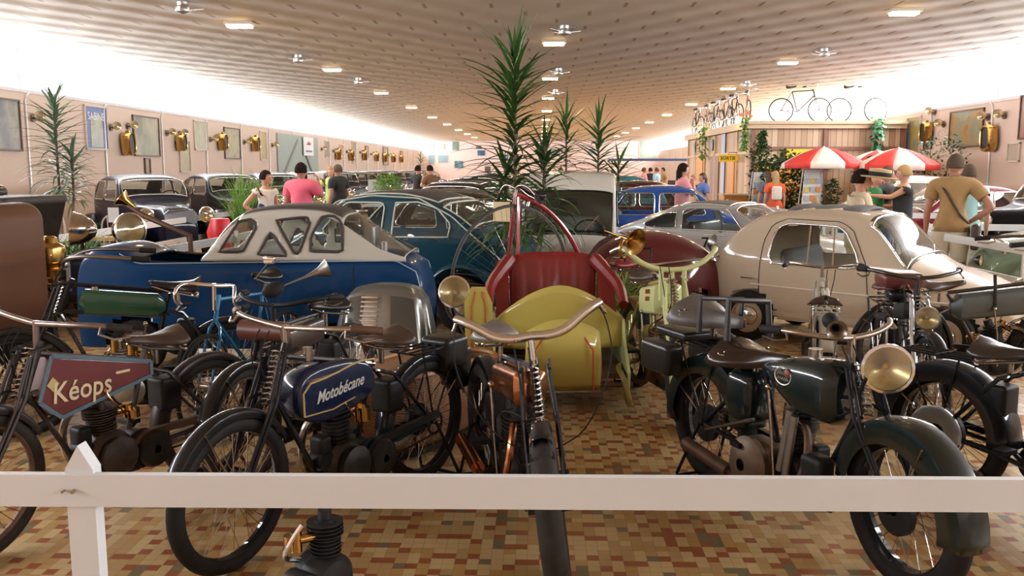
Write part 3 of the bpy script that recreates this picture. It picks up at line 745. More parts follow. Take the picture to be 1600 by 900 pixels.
    if cg:
        for sd in (1,):
            q = [A+Vector((-.02, .075, .06)), bb+Vector((-.05, .075, .1)), bb+Vector((.02, .075, .06)), bb+Vector((.02, .075, -.04)), A+Vector((-.02, .075, -.05))]
            MB().prism([(p.x, p.z) for p in (q[0], q[1], q[2], q[2]-Vector((0, 0, .035)), q[1]-Vector((0, 0, .035)), q[0]-Vector((0, 0, .035)))], lambda u, v, w_: (u, sd*.08+w_, v), .03).build('chain_guard', cg, t, smooth=False)
        MB().tube([A+Vector((.0, .08, -.06)), bb+Vector((0, .08, -.04))], .006, 6).torus(A+Vector((0, .08, 0)), (0, 1, 0), .06, .008, 24, 6).build('chain', IRON, t)
    # mudguards
    fw_ = g('guardw', .085); gm = g('fenderm', BLACK)
    if g('fenders', True):
        ra = g('rfa', (-5, 165)); o = arcsheet(0, R+g('fgap', .03), fw_, ra[0], ra[1], zc=R, side=g('fside', .02)).build('rear_mudguard', gm, t, solid=.004)
        fa = g('ffa', (20, 150)); o = arcsheet(wb, Rf+g('fgap', .03), fw_, fa[0], fa[1], m=SM, zc=Rf, side=g('fside', .02)).build('front_mudguard', gm, t, solid=.004)
        st_ = MB(); 
        for sd in (-1, 1): st_.tube([A+Vector((0, sd*.05, 0)), A+Vector((-(R+.02)*.8, sd*fw_*.5, (R+.02)*.6))], .004, 5)
        st2_ = MB(SM)
        for sd in (-1, 1): st2_.tube([c+Vector((0, sd*.05, 0)), c+Vector(((R+.02)*.5, sd*fw_*.5, (R+.02)*.86))], .004, 5)
        st_.build('mudguard_stay', g('staym', NICKEL), t); st2_.build('mudguard_stay', g('staym', NICKEL), t)
    saddle(t, sl.x-.06, g('saddlez', sl.z+.16), g('saddlem', LEATHER), g('saddlel', .32), g('saddlew', .26), pitch=g('saddlep', 0), flap=g('flap', .06))
    if g('rack', True):
        rm = g('rackm', BLACK); rz = R*2+.06; mb = MB()
        for yy in (-.08, -.027, .027, .08): mb.tube([(.16, yy, rz+.0), (-.24, yy, rz)], .006, 6)
        for xx in (.16, -.04, -.24): mb.tube([(xx, -.085, rz), (xx, .085, rz)], .006, 6)
        for sd in (-1, 1): mb.tube([(-.2, sd*.085, rz), (0, sd*.075, R)], .006, 6); mb.tube([(.1, sd*.085, rz), (0, sd*.075, R)], .006, 6)
        mb.build('luggage_rack', rm, t)
    if g('stand', True):
        q = MB(); a = .13
        q.tube([A+Vector((0, a*.7, 0)), (-.02-.12, a, .03), (-.02-.12, a, .014), (-.14, -a, .014), (-.14, -a, .03), A+Vector((0, -a*.7, 0))], .009, 7); q.build('rear_stand', BLACKM, t)
    k['_'] = dict(hd=hd, hb=hb, sl=sl, bb=bb, SM=SM, wb=wb, BM=BM, A=A, c=c)
    return t, k
def bicycle(name, label, rear, front, fm, bars='flat', z=0, group=None, R=.33, saddlem=LEATHK, steer=0, fork=None, rimm=None, tyrem=None, lean=0, barm=None, basic=False):
    dx, dy = front[0]-rear[0], front[1]-rear[1]; wb = hypot(dx, dy)
    t = thing(name, label, 'bicycle', (rear[0], rear[1], z), atan2(dy, dx), group, rx=lean)
    hd = Vector((wb-.2, 0, .88)); hb = Vector((wb-.15, 0, .72)); axd = (hb-hd).normalized()
    SM = Matrix.Translation(hb) @ Matrix.Rotation(-steer, 4, axd) @ Matrix.Translation(-hb)
    A = Vector((0, 0, R)); c = Vector((wb, 0, R)); bb = Vector((wb*.42, 0, .29)); sl = Vector((wb*.27, 0, .82))
    rm = rimm or NICKEL; tm = tyrem or RUBBER; ns = 20 if basic else 36
    wheelset(t, A, R, .016, rm, NICKEL, tm, name='rear_wheel', drum=None, spokes=ns, hub=.022); wheelset(t, c, R, .016, rm, NICKEL, tm, M=SM, name='front_wheel', spokes=ns, hub=.02)
    fr = MB().tube([hd+Vector((.01, 0, -.03)), sl], .013, 8).tube([hb, bb], .014, 8).tube([sl, bb], .013, 8).tube([hd, hb], .016, 8)
    for sd in (-1, 1): fr.tube([bb, A+Vector((0, sd*.05, 0))], .008, 6).tube([sl, A+Vector((0, sd*.05, 0))], .007, 6)
    fr.build('frame', fm, t)
    fk = MB(SM)
    for sd in (-1, 1): fk.tube(smooth2([c+Vector((0, sd*.045, 0)), c+Vector((-.05, sd*.045, .12)), hb+Vector((.01, sd*.045, -.06)), hb+Vector((0, 0, -.0))], 1), .01, 7)
    fk.build('fork', fork or fm, t)
    handlebar(t, SM @ Matrix.Translation(hd+Vector((.06, 0, .07))), bars, barm or CHROME, RUBBER, .012, levers=not basic, gl=.1)
    saddle(t, sl.x-.04, .97, saddlem, .27, .18, springs=False)
    cr = MB().torus(bb+Vector((0, -.04, 0)), (0, 1, 0), .09, .005, 24, 6).cyl(bb+Vector((0, -.06, 0)), bb+Vector((0, .06, 0)), .02).bar(bb+Vector((0, -.07, 0)), bb+Vector((.12, -.07, -.12)), .01, .015).bar(bb+Vector((0, .07, 0)), bb+Vector((-.12, .07, .12)), .01, .015).box(bb+Vector((.12, -.12, -.12)), (.08, .08, .02)).box(bb+Vector((-.12, .12, .12)), (.08, .08, .02)); cr.build('crankset', CHROME, t)
    return t, SM
def horn(par, M, s_=1, m=BRASS, bulbm=RUBBER, L=.2, r=.045, name='horn'):
    "bulb horn along +x"
    o = MB(M).lathe([(.004, 0), (.006, L*.45), (.012, L*.65), (.02, L*.8), (r*.75, L*.95), (r, L), (r*1.05, L*1.01), (r*.9, L*.98), (.015, L*.75)], (0, 0, 0), (1, 0, 0), 20).build(name, m, par)
    MB(M).ball((-.05, 0, 0), (.055, .036, .036)).build('rubber_bulb', bulbm, o)
    return o
# ================================================================ plants, people, fences
def blade(mb, o, az, el, L, w_, droop, n=6, fold=.3, tw=0):
    "strap leaf from o; az azimuth, el initial elevation"
    p = Vector(o); g = []; e = el
    for i in range(n+1):
        u = i/n; ww = w_*.5*(min(1, .45+u*3) if u < .25 else (1-((u-.25)/.75)**1.6)) + .0006
        d = Vector((cos(az)*cos(e), sin(az)*cos(e), sin(e))); sd = Vector((-sin(az), cos(az), 0)); nn = sd.cross(d)
        g.append([p+sd*ww+nn*(-ww*fold), p, p-sd*ww+nn*(-ww*fold)][::1]); p = p+d*(L/n); e -= droop/n*(.4+1.2*u)
    mb.sheet([[tuple(v) for v in r] for r in g])
def dracaena(name, label, loc, heads, leafm, stems=1, L=.45, lw=.035, n=60, pot=True, group=None, trunkr=.02, cat='plant', potm=POT, seed=1, potr=.2, poth=.32, spread=.5):
    rnd = random.Random(seed); t = thing(name, label, cat, loc, 0, group)
    if pot: MB().lathe([(.001, 0), (potr*.72, 0), (potr*.98, poth*.92), (potr*1.08, poth*.92), (potr*1.08, poth), (potr*.95, poth), (potr*.9, poth*.9), (.001, poth*.88)], (0, 0, 0), (0, 0, 1), 22).build('pot', potm, t)
    tr = MB(); lf = MB()
    for (hx, hy, z0, z1, sc) in heads:
        base = (hx*.15, hy*.15, poth*.85 if pot else 0)
        pts = smooth2([Vector(base), Vector((hx*.5, hy*.5, z0*.6)), Vector((hx, hy, z0)), Vector((hx, hy, z1))], 2); tr.tube(pts, [trunkr*(1.2-.5*i/len(pts)) for i in range(len(pts))], 8)
        N = int(n*sc*.85)
        for i in range(N):
            u = i/N; z = z0+(z1-z0)*u; az = i*2.399+rnd.uniform(-.3, .3); el = (-.1+.75*u+rnd.uniform(-.25, .3) if u < .9 else rnd.uniform(.75, 1.45)); ll = L*(.8+.35*sin(pi*min(1, u*.9+.1)))*rnd.uniform(.75, 1.15)*(.7+.3*sc if sc < 1 else 1)
            blade(lf, (hx, hy, z), az, min(1.5, el), ll, lw*rnd.uniform(.8, 1.1), rnd.uniform(.3, 1.5)*(1.25-u*.9), 7)
    tr.build('trunk', BARK, t); lf.build('leaves', leafm, t)
    return t
def grassplant(name, label, loc, R, Hh, leafm, n=160, w_=.008, pot=None, seed=1, poth=.25, up=1.1, droop=2.2, cat='plant', group=None):
    rnd = random.Random(seed); t = thing(name, label, cat, loc, 0, group); lf = MB()
    if pot: MB().lathe([(.001, 0), (pot*.75, 0), (pot, poth), (pot*.9, poth), (pot*.85, poth*.9), (.001, poth*.88)], (0, 0, 0), (0, 0, 1), 20).build('pot', POT, t)
    for i in range(n):
        az = rnd.uniform(0, 2*pi); blade(lf, (rnd.uniform(-.08, .08)*R*4, rnd.uniform(-.08, .08)*R*4, poth*.85 if pot else 0), az, rnd.uniform(up-.5, up+.4), rnd.uniform(.7, 1.15)*Hh, w_*rnd.uniform(.7, 1.3), rnd.uniform(.6, 1.1)*droop, 7)
    lf.build('leaves', leafm, t); return t
def bush(name, label, loc, h, r, leafm, n=500, ls=.06, pot=True, seed=1, stems=5, cat='plant', shape='ball', z0=.3, group=None, rest=0):
    rnd = random.Random(seed); t = thing(name, label, cat, loc, 0, group); lf = MB(); tr = MB()
    if pot: MB().lathe([(.001, 0), (.15, 0), (.2, .3), (.18, .3), (.17, .27), (.001, .27)], (0, 0, 0), (0, 0, 1), 18).build('pot', POT, t)
    for k in range(stems):
        a = 2*pi*k/stems; tr.tube([(0.03*cos(a), .03*sin(a), .02 if not pot else .25), (r*.3*cos(a), r*.3*sin(a), h*.5), (r*.55*cos(a+.4), r*.55*sin(a+.4), h*.88)], [.014, .01, .004], 6)
    for i in range(n):
        if shape == 'ball': 
            d = Vector((rnd.gauss(0, 1), rnd.gauss(0, 1), rnd.gauss(0, 1))).normalized()*rnd.uniform(.45, 1)**.6; zc = (h+z0)/2; p = Vector((d.x*r, d.y*r, zc+d.z*(h-z0)/2))
        else:
            a = rnd.uniform(0, 2*pi); q = rnd.uniform(0, 1)**.5*r*(.75+.25*sin(a*3)); z = rnd.uniform(z0, h); q *= (1 if z < h*.8 else max(.15, (h-z)/(h*.2))); p = Vector((q*cos(a), q*sin(a), z))
        ax = rnd.uniform(0, 2*pi); el = rnd.uniform(-.9, .7); d = Vector((cos(ax)*cos(el), sin(ax)*cos(el), sin(el))); sd = d.cross(Vector((rnd.uniform(-.5, .5), rnd.uniform(-.5, .5), 1))).normalized(); L = ls*rnd.uniform(.7, 1.3); dn = d.cross(sd)*.1*L
        lf.add([p, p+d*L*.5+sd*L*.28-dn, p+d*L, p+d*L*.5-sd*L*.28-dn], [(0, 1, 2, 3)])
    tr.build('stems', BARK, t); lf.build('leaves', leafm, t, smooth=False); return t
def vine(name, label, loc, L, leafm, flower=None, seed=1, r=.12, n=160, cat='hanging plant', group=None, ls=.07):
    rnd = random.Random(seed); t = thing(name, label, cat, loc, 0, group); lf = MB(); tr = MB()
    for k in range(4):
        a = 2*pi*k/4; tr.tube([(.02*cos(a), .02*sin(a), 0), (r*.5*cos(a), r*.5*sin(a), -L*.4), (r*.3*cos(a), r*.3*sin(a), -L*.95)], .005, 5)
    for i in range(n):
        z = -L*rnd.uniform(-.08, 1); q = r*rnd.uniform(.1, 1)*(1.1+z/L*.5); a = rnd.uniform(0, 2*pi); p = Vector((q*cos(a), q*sin(a), z)); d = Vector((cos(a), sin(a), -rnd.uniform(.2, 1.4))).normalized(); sd = d.cross(Vector((0, 0, 1))).normalized(); s_ = ls*rnd.uniform(.7, 1.2)
        lf.add([p, p+d*s_*.5+sd*s_*.4, p+d*s_, p+d*s_*.5-sd*s_*.4], [(0, 1, 2, 3)])
    tr.build('stems', LEAFD, t); lf.build('leaves', leafm, t, smooth=False)
    if flower:
        for k in range(flower[1]):
            a = 2.4*k; c = Vector((r*.9*cos(a), r*.9*sin(a)-.03, .06+.05*(k % 3))); mb = MB(); R_ = .07
            for j in range(10):
                b = 2*pi*j/10; mb.add([c, c+Vector((cos(b-.25)*R_*.6, -.02, sin(b-.25)*R_*.6)), c+Vector((cos(b)*R_, -.01, sin(b)*R_)), c+Vector((cos(b+.25)*R_*.6, -.02, sin(b+.25)*R_*.6))], [(0, 1, 2, 3)])
            mb.ball(c+Vector((0, -.02, 0)), (.03, .012, .03), 8, 6); mb.build('flower', flower[0], t, smooth=False)
    return t
def fence(label, pts, top=.85, rails=(.77, .42), every=2.2, rh=.09, m=WHITE, ph=.08, group=None, pw=.09, gap=None, low=.12):
    t = thing('white_fence', label, 'fence', (pts[0][0], pts[0][1], 0), 0, group); o = Vector((pts[0][0], pts[0][1], 0))
    P = [Vector((p[0], p[1], 0))-o for p in pts]
    for i in range(len(P)-1):
        a, b = P[i], P[i+1]; d = (b-a); L = d.length; d.normalize(); n_ = Vector((-d.y, d.x, 0))
        for rz in rails: MB().bar(a+n_*.035+Vector((0, 0, rz)), b+n_*.035+Vector((0, 0, rz)), .025, rh).build('rail', m, t, smooth=False)
        N = max(1, round(L/every))
        for k in range(N+(1 if i == len(P)-2 else 0)):
            c = a+d*(L*k/N); picket(t, c, d, top, pw, m)
    return t
def picket(t, c, d, top, pw, m, th=.045):
    n_ = Vector((-d.y, d.x, 0)); e = pw/2
    return MB().prism([(-e, 0), (e, 0), (e, top-.07), (0, top+.005), (-e, top-.07)], lambda u, v, w_: c+d*u+n_*w_+Vector((0, 0, v)), th).build('post', m, t, smooth=False)
# ---- people
def skinmesh(chains, name, radii):
    "chains: dict joint->pos; edges list; radii per joint -> evaluated mesh"
    J, E = chains; names = list(J); idx = {n_: i for i, n_ in enumerate(names)}
    me = bpy.data.meshes.new(name); me.from_pydata([tuple(J[n_]) for n_ in names], [(idx[a], idx[b]) for a, b in E], []); o = bpy.data.objects.new(name+'_tmp', me); COL.objects.link(o)
    md = o.modifiers.new('s', 'SKIN'); md.use_smooth_shade = True
    if not me.skin_vertices: bpy.context.view_layer.objects.active = o
    if not me.skin_vertices:
        bm_ = __import__('bmesh').new(); bm_.from_mesh(me); bm_.verts.layers.skin.verify(); bm_.to_mesh(me); bm_.free()
    sk = me.skin_vertices[0].data
    for n_, i in idx.items():
        r = radii[n_]; sk[i].radius = r if isinstance(r, tuple) else (r, r); sk[i].use_root = (i == 0)
    sd = o.modifiers.new('d', 'SUBSURF'); sd.levels = 2; sd.render_levels = 2
    bpy.context.view_layer.update(); ev = o.evaluated_get(bpy.context.evaluated_depsgraph_get()); m2 = ev.to_mesh()
    mb = MB(); mb.v = [v.co.copy() for v in m2.vertices]; mb.f = [tuple(p.vertices) for p in m2.polygons]; ev.to_mesh_clear()
    bpy.data.objects.remove(o); bpy.data.meshes.remove(me); return mb
def person(label, loc, rz, h=1.75, fem=False, armL='down', armR='down', shirt=None, pants=None, skin=SKIN, hair=None, hairlen=0, sleeves=1, short=False, look=0, build=1.0, skirt=None, vest=False, shoes=None, bald=False, holds=None, dress=False, beard=None):
    s_ = h/1.75; t = thing('person', label, 'person', (loc[0], loc[1], loc[2] if len(loc) > 2 else 0), rz); t.scale = (s_,)*3
    sw = .17 if fem else .19; hp = .1; b = build; V = Vector; J = {}; R = {}
    def j(n_, p, r): J[n_] = V(p); R[n_] = r
    j('pelvis', (0, 0, .95), (.15*b, .12*b)); j('waist', (0, 0, 1.1), (.125*b if fem else .145*b, .1*b)); j('chest', (0.01, 0, 1.3), (.15*b, .115*b)); j('upper', (0, 0, 1.42), (.13*b, .085*b)); j('neck', (.0, 0, 1.5), .05); j('skull', (.01, 0, 1.57), .066)
    j('headm', (.012, 0, 1.65), (.082, .09)); j('headt', (.0, 0, 1.72), (.06, .066))
    E = [('pelvis', 'waist'), ('waist', 'chest'), ('chest', 'upper'), ('upper', 'neck'), ('neck', 'skull'), ('skull', 'headm'), ('headm', 'headt')]
    wr = {}
    for nm, sd, pose in (('l', 1, armL), ('r', -1, armR)):
        S0 = V((0, sd*sw*b, 1.42))
        if pose == 'down': e, w_ = V((-.02, sd*(sw*b+.06), 1.13)), V((.04, sd*(sw*b+.07), .87))
        elif pose == 'hip': e, w_ = V((-.1, sd*(sw*b+.22), 1.17)), V((.02, sd*.19*b, 1.0))
        elif pose == 'camera': e, w_ = V((.2, sd*(sw*b+.03), 1.24)), V((.32, sd*.1, 1.48))
        elif pose == 'forward': e, w_ = V((.08, sd*(sw*b+.05), 1.14)), V((.32, sd*.16, 1.15))
        elif pose == 'reach': e, w_ = V((.22, sd*(sw*b+.02), 1.3)), V((.48, sd*.15, 1.32))
        elif pose == 'chin': e, w_ = V((.16, sd*(sw*b+.02), 1.16)), V((.2, sd*.08, 1.44))
        j('sh'+nm, S0, .062*b); j('ub'+nm, S0.lerp(e, .5), .047*b); j('el'+nm, e, .04*b); j('fa'+nm, e.lerp(w_, .4), .037*b); j('wr'+nm, w_, .026)
        d = (w_-e).normalized(); j('pa'+nm, w_+d*.06, (.034, .022)); wr[nm] = (w_, d, sd)
        E += [('upper', 'sh'+nm), ('sh'+nm, 'ub'+nm), ('ub'+nm, 'el'+nm), ('el'+nm, 'fa'+nm), ('fa'+nm, 'wr'+nm), ('wr'+nm, 'pa'+nm)]
        st = .06 if sd > 0 else -.04
        j('hi'+nm, (0, sd*hp, .88), .1*b); j('th'+nm, (.01+st*.3, sd*hp, .7), .082*b); j('kn'+nm, (.02+st*.6, sd*hp*1.05, .5), .056); j('ca'+nm, (-.01+st*.8, sd*hp*1.08, .35), .055); j('an'+nm, (-.02+st, sd*hp*1.1, .09), .035); j('to'+nm, (.12+st, sd*hp*1.25, .04), .036)
        E += [('pelvis', 'hi'+nm), ('hi'+nm, 'th'+nm), ('th'+nm, 'kn'+nm), ('kn'+nm, 'ca'+nm), ('ca'+nm, 'an'+nm), ('an'+nm, 'to'+nm)]
    body = skinmesh((J, E), 'body', R); nbody = len(body.v)
    HR = Matrix.Translation((0, 0, 1.5)) @ Matrix.Rotation(look, 4, 'Z') @ Matrix.Translation((0, 0, -1.5))
    fc = MB(HR)
    fc.ball((.02, 0, 1.655), (.1, .078, .118), 18, 12); fc.ball((.06, 0, 1.595), (.05, .05, .045), 12, 8)
    fc.lathe([(.004, -.02), (.012, -.012), (.016, .012), (.001, .02)], (.122, 0, 1.63), (.35, 0, -1), 8); fc.ball((.125, 0, 1.615), (.014, .016, .012), 8, 6)
    for sd in (-1, 1): fc.ball((.0, sd*.08, 1.645), (.022, .01, .034), 8, 6)
    body.join(fc)
    for nm in ('l', 'r'):
        w_, d, sd = wr[nm]; up = V((0, 0, 1)) if abs(d.z) < .8 else V((1, 0, 0)); n_ = d.cross(up).normalized(); u = n_.cross(d)
        if abs(d.z) > .8: sp, curl = u, n_*(-sd)
        else: sp, curl = u, -n_*0+V((0, 0, -1))*0+n_*(sd)
        pc = w_+d*.085
        for q, ln in ((-1.5, .065), (-.5, .078), (.5, .074), (1.5, .058)):
            a = pc+sp*(q*.017); body.tube([a, a+d*ln*.5+curl*.006, a+d*ln*.8+curl*.022, a+d*ln+curl*.034], [.009, .0085, .0075, .006], 6)
        a = w_+d*.03+sp*.028; body.tube([a, a+d*.03+sp*.018, a+d*.055+sp*.02+curl*.012], [.011, .01, .007], 6)
    bo = body.build('body', skin, t, ang=180)
    bv = [v.copy() for v in body.v]; bf = [f for f in body.f if max(f) < nbody]; bn = [v.normal.copy() for v in bo.data.vertices]
    ey = MB(HR)
    for sd in (-1, 1): ey.ball((.103, sd*.032, 1.66), (.012, .013, .009), 8, 6)
    ey.build('eyes', mat('eye', (.04, .03, .03), .2), t)
    MB(HR).ball((.113, 0, 1.578), (.012, .026, .006), 8, 5).build('mouth', mat('lips', (.4, .13, .11), .5), t)
    hm = hair or mat('brown hair', (.06, .035, .02), .6)
    if not bald:
        hb_ = MB(HR); g = []
        for i in range(9):
            ph = pi*.5*i/8*1.25
            row = []
            for k in range(20):
                a = 2*pi*k/20; lim = .62 if cos(a) > .35 else 1.12; p2 = min(ph, pi*.5*1.25*lim*.8+.1)
                jj_ = 1+.05*sin(i*3.1+k*2.3); row.append((.008+.112*jj_*sin(p2)*cos(a), .09*jj_*sin(p2)*sin(a), 1.662+.128*jj_*cos(p2)))
            g.append(row)
        hb_.sheet(g, True)
        if hairlen: hb_.rbox((-.07, 0, 1.62-hairlen/2), (.08, .16, hairlen+.1), .04)
        hb_.build('hair', hm, t, solid=.012)
    if beard: MB(HR).ball((.065, 0, 1.585), (.058, .062, .05), 12, 8).build('beard', beard, t)
    def garment(name, bones, zmin, zmax, off, m):
        "body faces nearest the given bones, lifted off the skin"
        used = [f for f in bf if cls(f, bones, zmin, zmax)]
        vs_ = sorted(set(i for f in used for i in f)); mp = {o_: k for k, o_ in enumerate(vs_)}
        if not used: return
        low_ = [(bv[i]+bn[i]*off) for i in vs_]
        for p in low_:
            if p.z < zmin+.05 and (abs(p.y) < .3 or off < .022): p.z = zmin-.005
        MB().add(low_, [tuple(mp[i] for i in f) for f in used]).build(name, m, t, ang=180, solid=.008)
    def near(p):
        best = None
        for a, b_ in E:
            A_, B_ = J[a], J[b_]; d = B_-A_; q = max(0, min(1, (p-A_).dot(d)/d.length_squared)); dd = (A_+d*q-p).length/(.05+(R[a] if not isinstance(R[a], tuple) else R[a][0]))
            if best is None or dd < best[0]: best = (dd, a, b_, q)
        return best
    def cls(f, bones, zmin, zmax):
        k = nb[f[0]]; z = sum(bv[i].z for i in f)/len(f)
        if not (zmin < z < zmax): return False
        core = ('pelvis', 'waist', 'chest', 'upper', 'neck', 'skull', 'headm', 'headt'); nm_ = k[1] if k[1] in core else k[1][:-1]; n2 = k[2] if k[2] in core else k[2][:-1]
        return nm_+'-'+n2 in bones
    nb = [near(v) for v in bv[:nbody]]
    if shirt:
        sb = {'pelvis-waist', 'waist-chest', 'chest-upper', 'upper-sh', 'pelvis-hi', 'upper-neck'}
        if not vest: sb |= {'sh-ub'}
        if not vest and sleeves == 1: sb |= set()
        if sleeves > 1: sb |= {'ub-e', 'ub-el', 'el-fa', 'fa-w', 'fa-wr'}
        garment('shirt', sb, .88, 1.5 if not vest else 1.44, .026, shirt)
    if pants: garment('shorts' if short else 'trousers', {'pelvis-hi', 'pelvis-waist', 'hi-th', 'th-kn', 'kn-ca', 'ca-an'}, .52 if short else .08, .93, .0215 if short else .016, pants)
    if skirt: MB().lathe([(.14, 1.1), (.165, .98), (.19, .8), (.24, .55)], (0, 0, 0), (0, 0, 1), 26).build('skirt', skirt, t, solid=.01)
    sh = MB()
    for nm in ('l', 'r'):
        a, b_ = J['an'+nm], J['to'+nm]; sh.rbox(((a.x+b_.x)/2+.015, (a.y+b_.y)/2, .04), (.27, .1, .08), .035, rot=Matrix.Rotation((.1 if nm == 'l' else -.1), 3, 'Z'))
    sh.build('shoes', shoes or mat('brown shoe', (.08, .05, .03), .5), t)
    return t
def cloth(name, c, noise=.08): return mat(name, c, .85, noise=noise, nscale=14)
# ================================================================ foreground
V3 = Vector
# near fence
D0 = 2.55
t = thing('white_fence', 'nearest white wooden fence with one pointed post, crossing the bottom of the view', 'fence', (-1.39, D0, 0))
def lx(x): return x+1.39
MB().bar((lx(-2.6), -.035, .715), (lx(2.6), .02, .727), .028, .1).build('rail', WHITE, t, smooth=False)
MB().bar((lx(-2.6), -.035, .36), (lx(2.6), .02, .42), .028, .1).build('rail', WHITE, t, smooth=False)
picket(t, V3((0, 0, 0)), V3((1, 0, 0)), .85, .086, WHITE, .05)
picket(t, V3((-1.9, 0, 0)), V3((1, 0, 0)), .85, .086, WHITE, .05); picket(t, V3((3.9, 0, 0)), V3((1, 0, 0)), .85, .086, WHITE, .05)
MB().cyl((lx(-1.4), -.04, .72), (lx(-1.4), -.054, .72), .006, n=8).cyl((lx(-1.43), -.04, .72), (lx(-1.43), -.054, .72), .004, n=8).build('screw_head', NICKEL, t)
CREAMT = mat('cream lettering', (.62, .5, .3), .5); GOLDT = mat('gold lining', (.55, .4, .16), .4, .3)
# --- red Keops moped
MAROON = mat('faded maroon paint', (.13, .022, .018), .4, 0, .4, noise=.3, nscale=8); BLUEG = mat('weathered blue grey lining', (.08, .13, .16), .5, noise=.3, nscale=20)
kt, k = moto('motorcycle', 'old motorcycle with maroon wedge tank lettered Kéops, behind the pointed fence post', (-1.80, 4.62), (-2.40, 3.52), tank='wedge', tankm=MAROON, framem=mat('brown black frame', (.035, .022, .018), .45, .2, noise=.3, nscale=20),
    engine=1, enginem=mat('rusty engine', (.06, .04, .032), .55, .5, noise=.4, nscale=20, bump=.3), cyls=.72, bars='straight', barm=mat('tarnished bar', (.3, .24, .22), .3, .9, noise=.3, nscale=20), gripm=RUBBERO, steer=.15, tyrem=RUBBERO, saddlem=LEATHER, rimm=RUSTY, rack=False, R=.335, forkw=.06, fork='girder', headz=.9, bbz=.3, seatz=.72, guard=RUSTY, fenders=True, ffa=(60, 150), fenderm=mat('brown black mudguard', (.03, .02, .017), .4, .2), wedge=None, saddlez=.86)
P = k['_wedge']; q = MB()
for sd in (1, -1):
    for i in range(len(P)):
        a, b = P[i], P[(i+1) % len(P)]; q.bar((a[0], sd*.052, a[1]), (b[0], sd*.052, b[1]), .004, .018)
fo = [c for c in kt.children if c.name.startswith('fuel_tank')][0]
q.build('tank_lining', BLUEG, fo, smooth=False)
cx = sum(p[0] for p in P)/len(P); cz = sum(p[1] for p in P)/len(P)
text('tank_lettering', 'Kéops', .135, CREAMT, fo, frame3((cx+.06, .054, cz-.02), (-1, 0, -.02), (-.02, 0, 1)), shear=.1, bold=.0015, wscale=.85, spacing=1.02)
MB().prism([(-.02, -.006), (.05, -.006), (.055, 0), (.05, .006), (-.02, .006), (-.025, 0)], lambda u, v, w_: (cx-.14-u, .053+w_, cz+.02+v), .003).build('tank_badge', CREAMT, fo, smooth=False)
MB().prism([(-.03, 0), (0, -.035), (.03, 0), (0, .035)], lambda u, v, w_: (cx+.2-u, .053+w_, cz+.03+v), .003).build('diamond_badge', GOLDT, fo, smooth=False)
# tool bag roll behind saddle of the Keops
# --- Motobecane
BLUET = mat('deep blue tank paint', (.004, .01, .035), .45, 0, 1, spec=.1)
bt, k = moto('motorcycle', 'black motorcycle with blue tank lettered in script and gold lined, brown hand grips', (-.63, 4.62), (-1.29, 3.5), tank='none', belly=[(.42, .63), (.5, .79), (.9, .80), (.97, .70), (.93, .55), (.74, .52), (.55, .56)], tankw=.13,
    tankm=BLUET, bars='straight', barm=mat('polished worn bar', (.5, .45, .42), .22, 1, noise=.15), gripm=mat('brown rubber grip', (.11, .05, .03), .6), gripl=.15, steer=.1, barpitch=.08, rimm=BLACK, R=.335, tr=.034, headz=.9, bbz=.27, seatz=.72, saddlez=.87, saddlem=LEATHER, saddlew=.28, rack=True, cyls=1.1, drum=.09, barup=.09, forkw=.06, barx=.0)
tk = [c for c in bt.children if c.name.startswith('fuel_tank')][0]; TX = .70; TZ = .665
text('tank_lettering', 'Motobécane', .078, mat('silver lettering', (.62, .6, .55), .4, .3), tk, frame3((TX, .0665, TZ), (-1, 0, .1), (.1, 0, 1)), shear=.5, bold=.001, wscale=.8)
ln = smooth2([V3((TX+.23, 0, TZ-.08)), V3((TX+.235, 0, TZ+.06)), V3((TX+.05, 0, TZ+.075)), V3((TX-.12, 0, TZ+.11)), V3((TX-.24, 0, TZ+.1))], 1)
MB().tube([(p.x, .066, p.z) for p in ln], .005, 6).tube([(TX+.23, .066, TZ-.08), (TX+.05, .066, TZ-.085), (TX-.1, .066, TZ-.06)], .0035, 6).build('tank_lining', GOLDT, tk)
s_ = k['_']; MB().rbox((-.2, .0, .68), (.2, .2, .18), .03).rbox((-.3, 0, .58), (.12, .16, .24), .03).build('tool_bag', LEATHK, bt)
horn(bt, s_['BM'] @ Matrix.Translation((-.22, -.2, .14)) @ Matrix.Rotation(2.5, 4, 'Z') @ Matrix.Rotation(-.35, 4, 'Y'), m=mat('dull nickel horn', (.3, .28, .25), .35, .9), L=.22)
# --- centre copper motorcycle seen from the front
ct, k = moto('motorcycle', 'black and copper motorcycle seen head on with chrome handlebar, middle of the front row', (-.27, 4.58), (.085, 3.38), tank='flat', tankm=COPPER, bars='cow', barm=CHROME, levers=True, steer=-.3, rimm=BLACK, R=.335, tr=.052, headz=.86, barup=.12, bbz=.27, saddlez=.9, saddlem=mat('grey saddle leather', (.16, .14, .13), .35, noise=.2), gripl=.0001, forkw=.07, lean=.02, footboard=True, exm=COPPER, rack=False, barr=.014, enginem=IRON, tankw=.15, tubr=.016, ffa=(70, 150), gripm=CHROME, tyrem=RUBBERO, seatz=.68)
s_ = k['_']
for sd in (-1, 1):
    MB(s_['BM']).tube(smooth2([V3((-.05, sd*.3, .09)), V3((-.02, sd*.33, .03)), V3((.0, sd*.34, -.15)), V3((.05, sd*.2, -.42)), V3((.02, sd*.05, -.5))], 2), .003, 5).build('control_cable', RUBBER, ct)
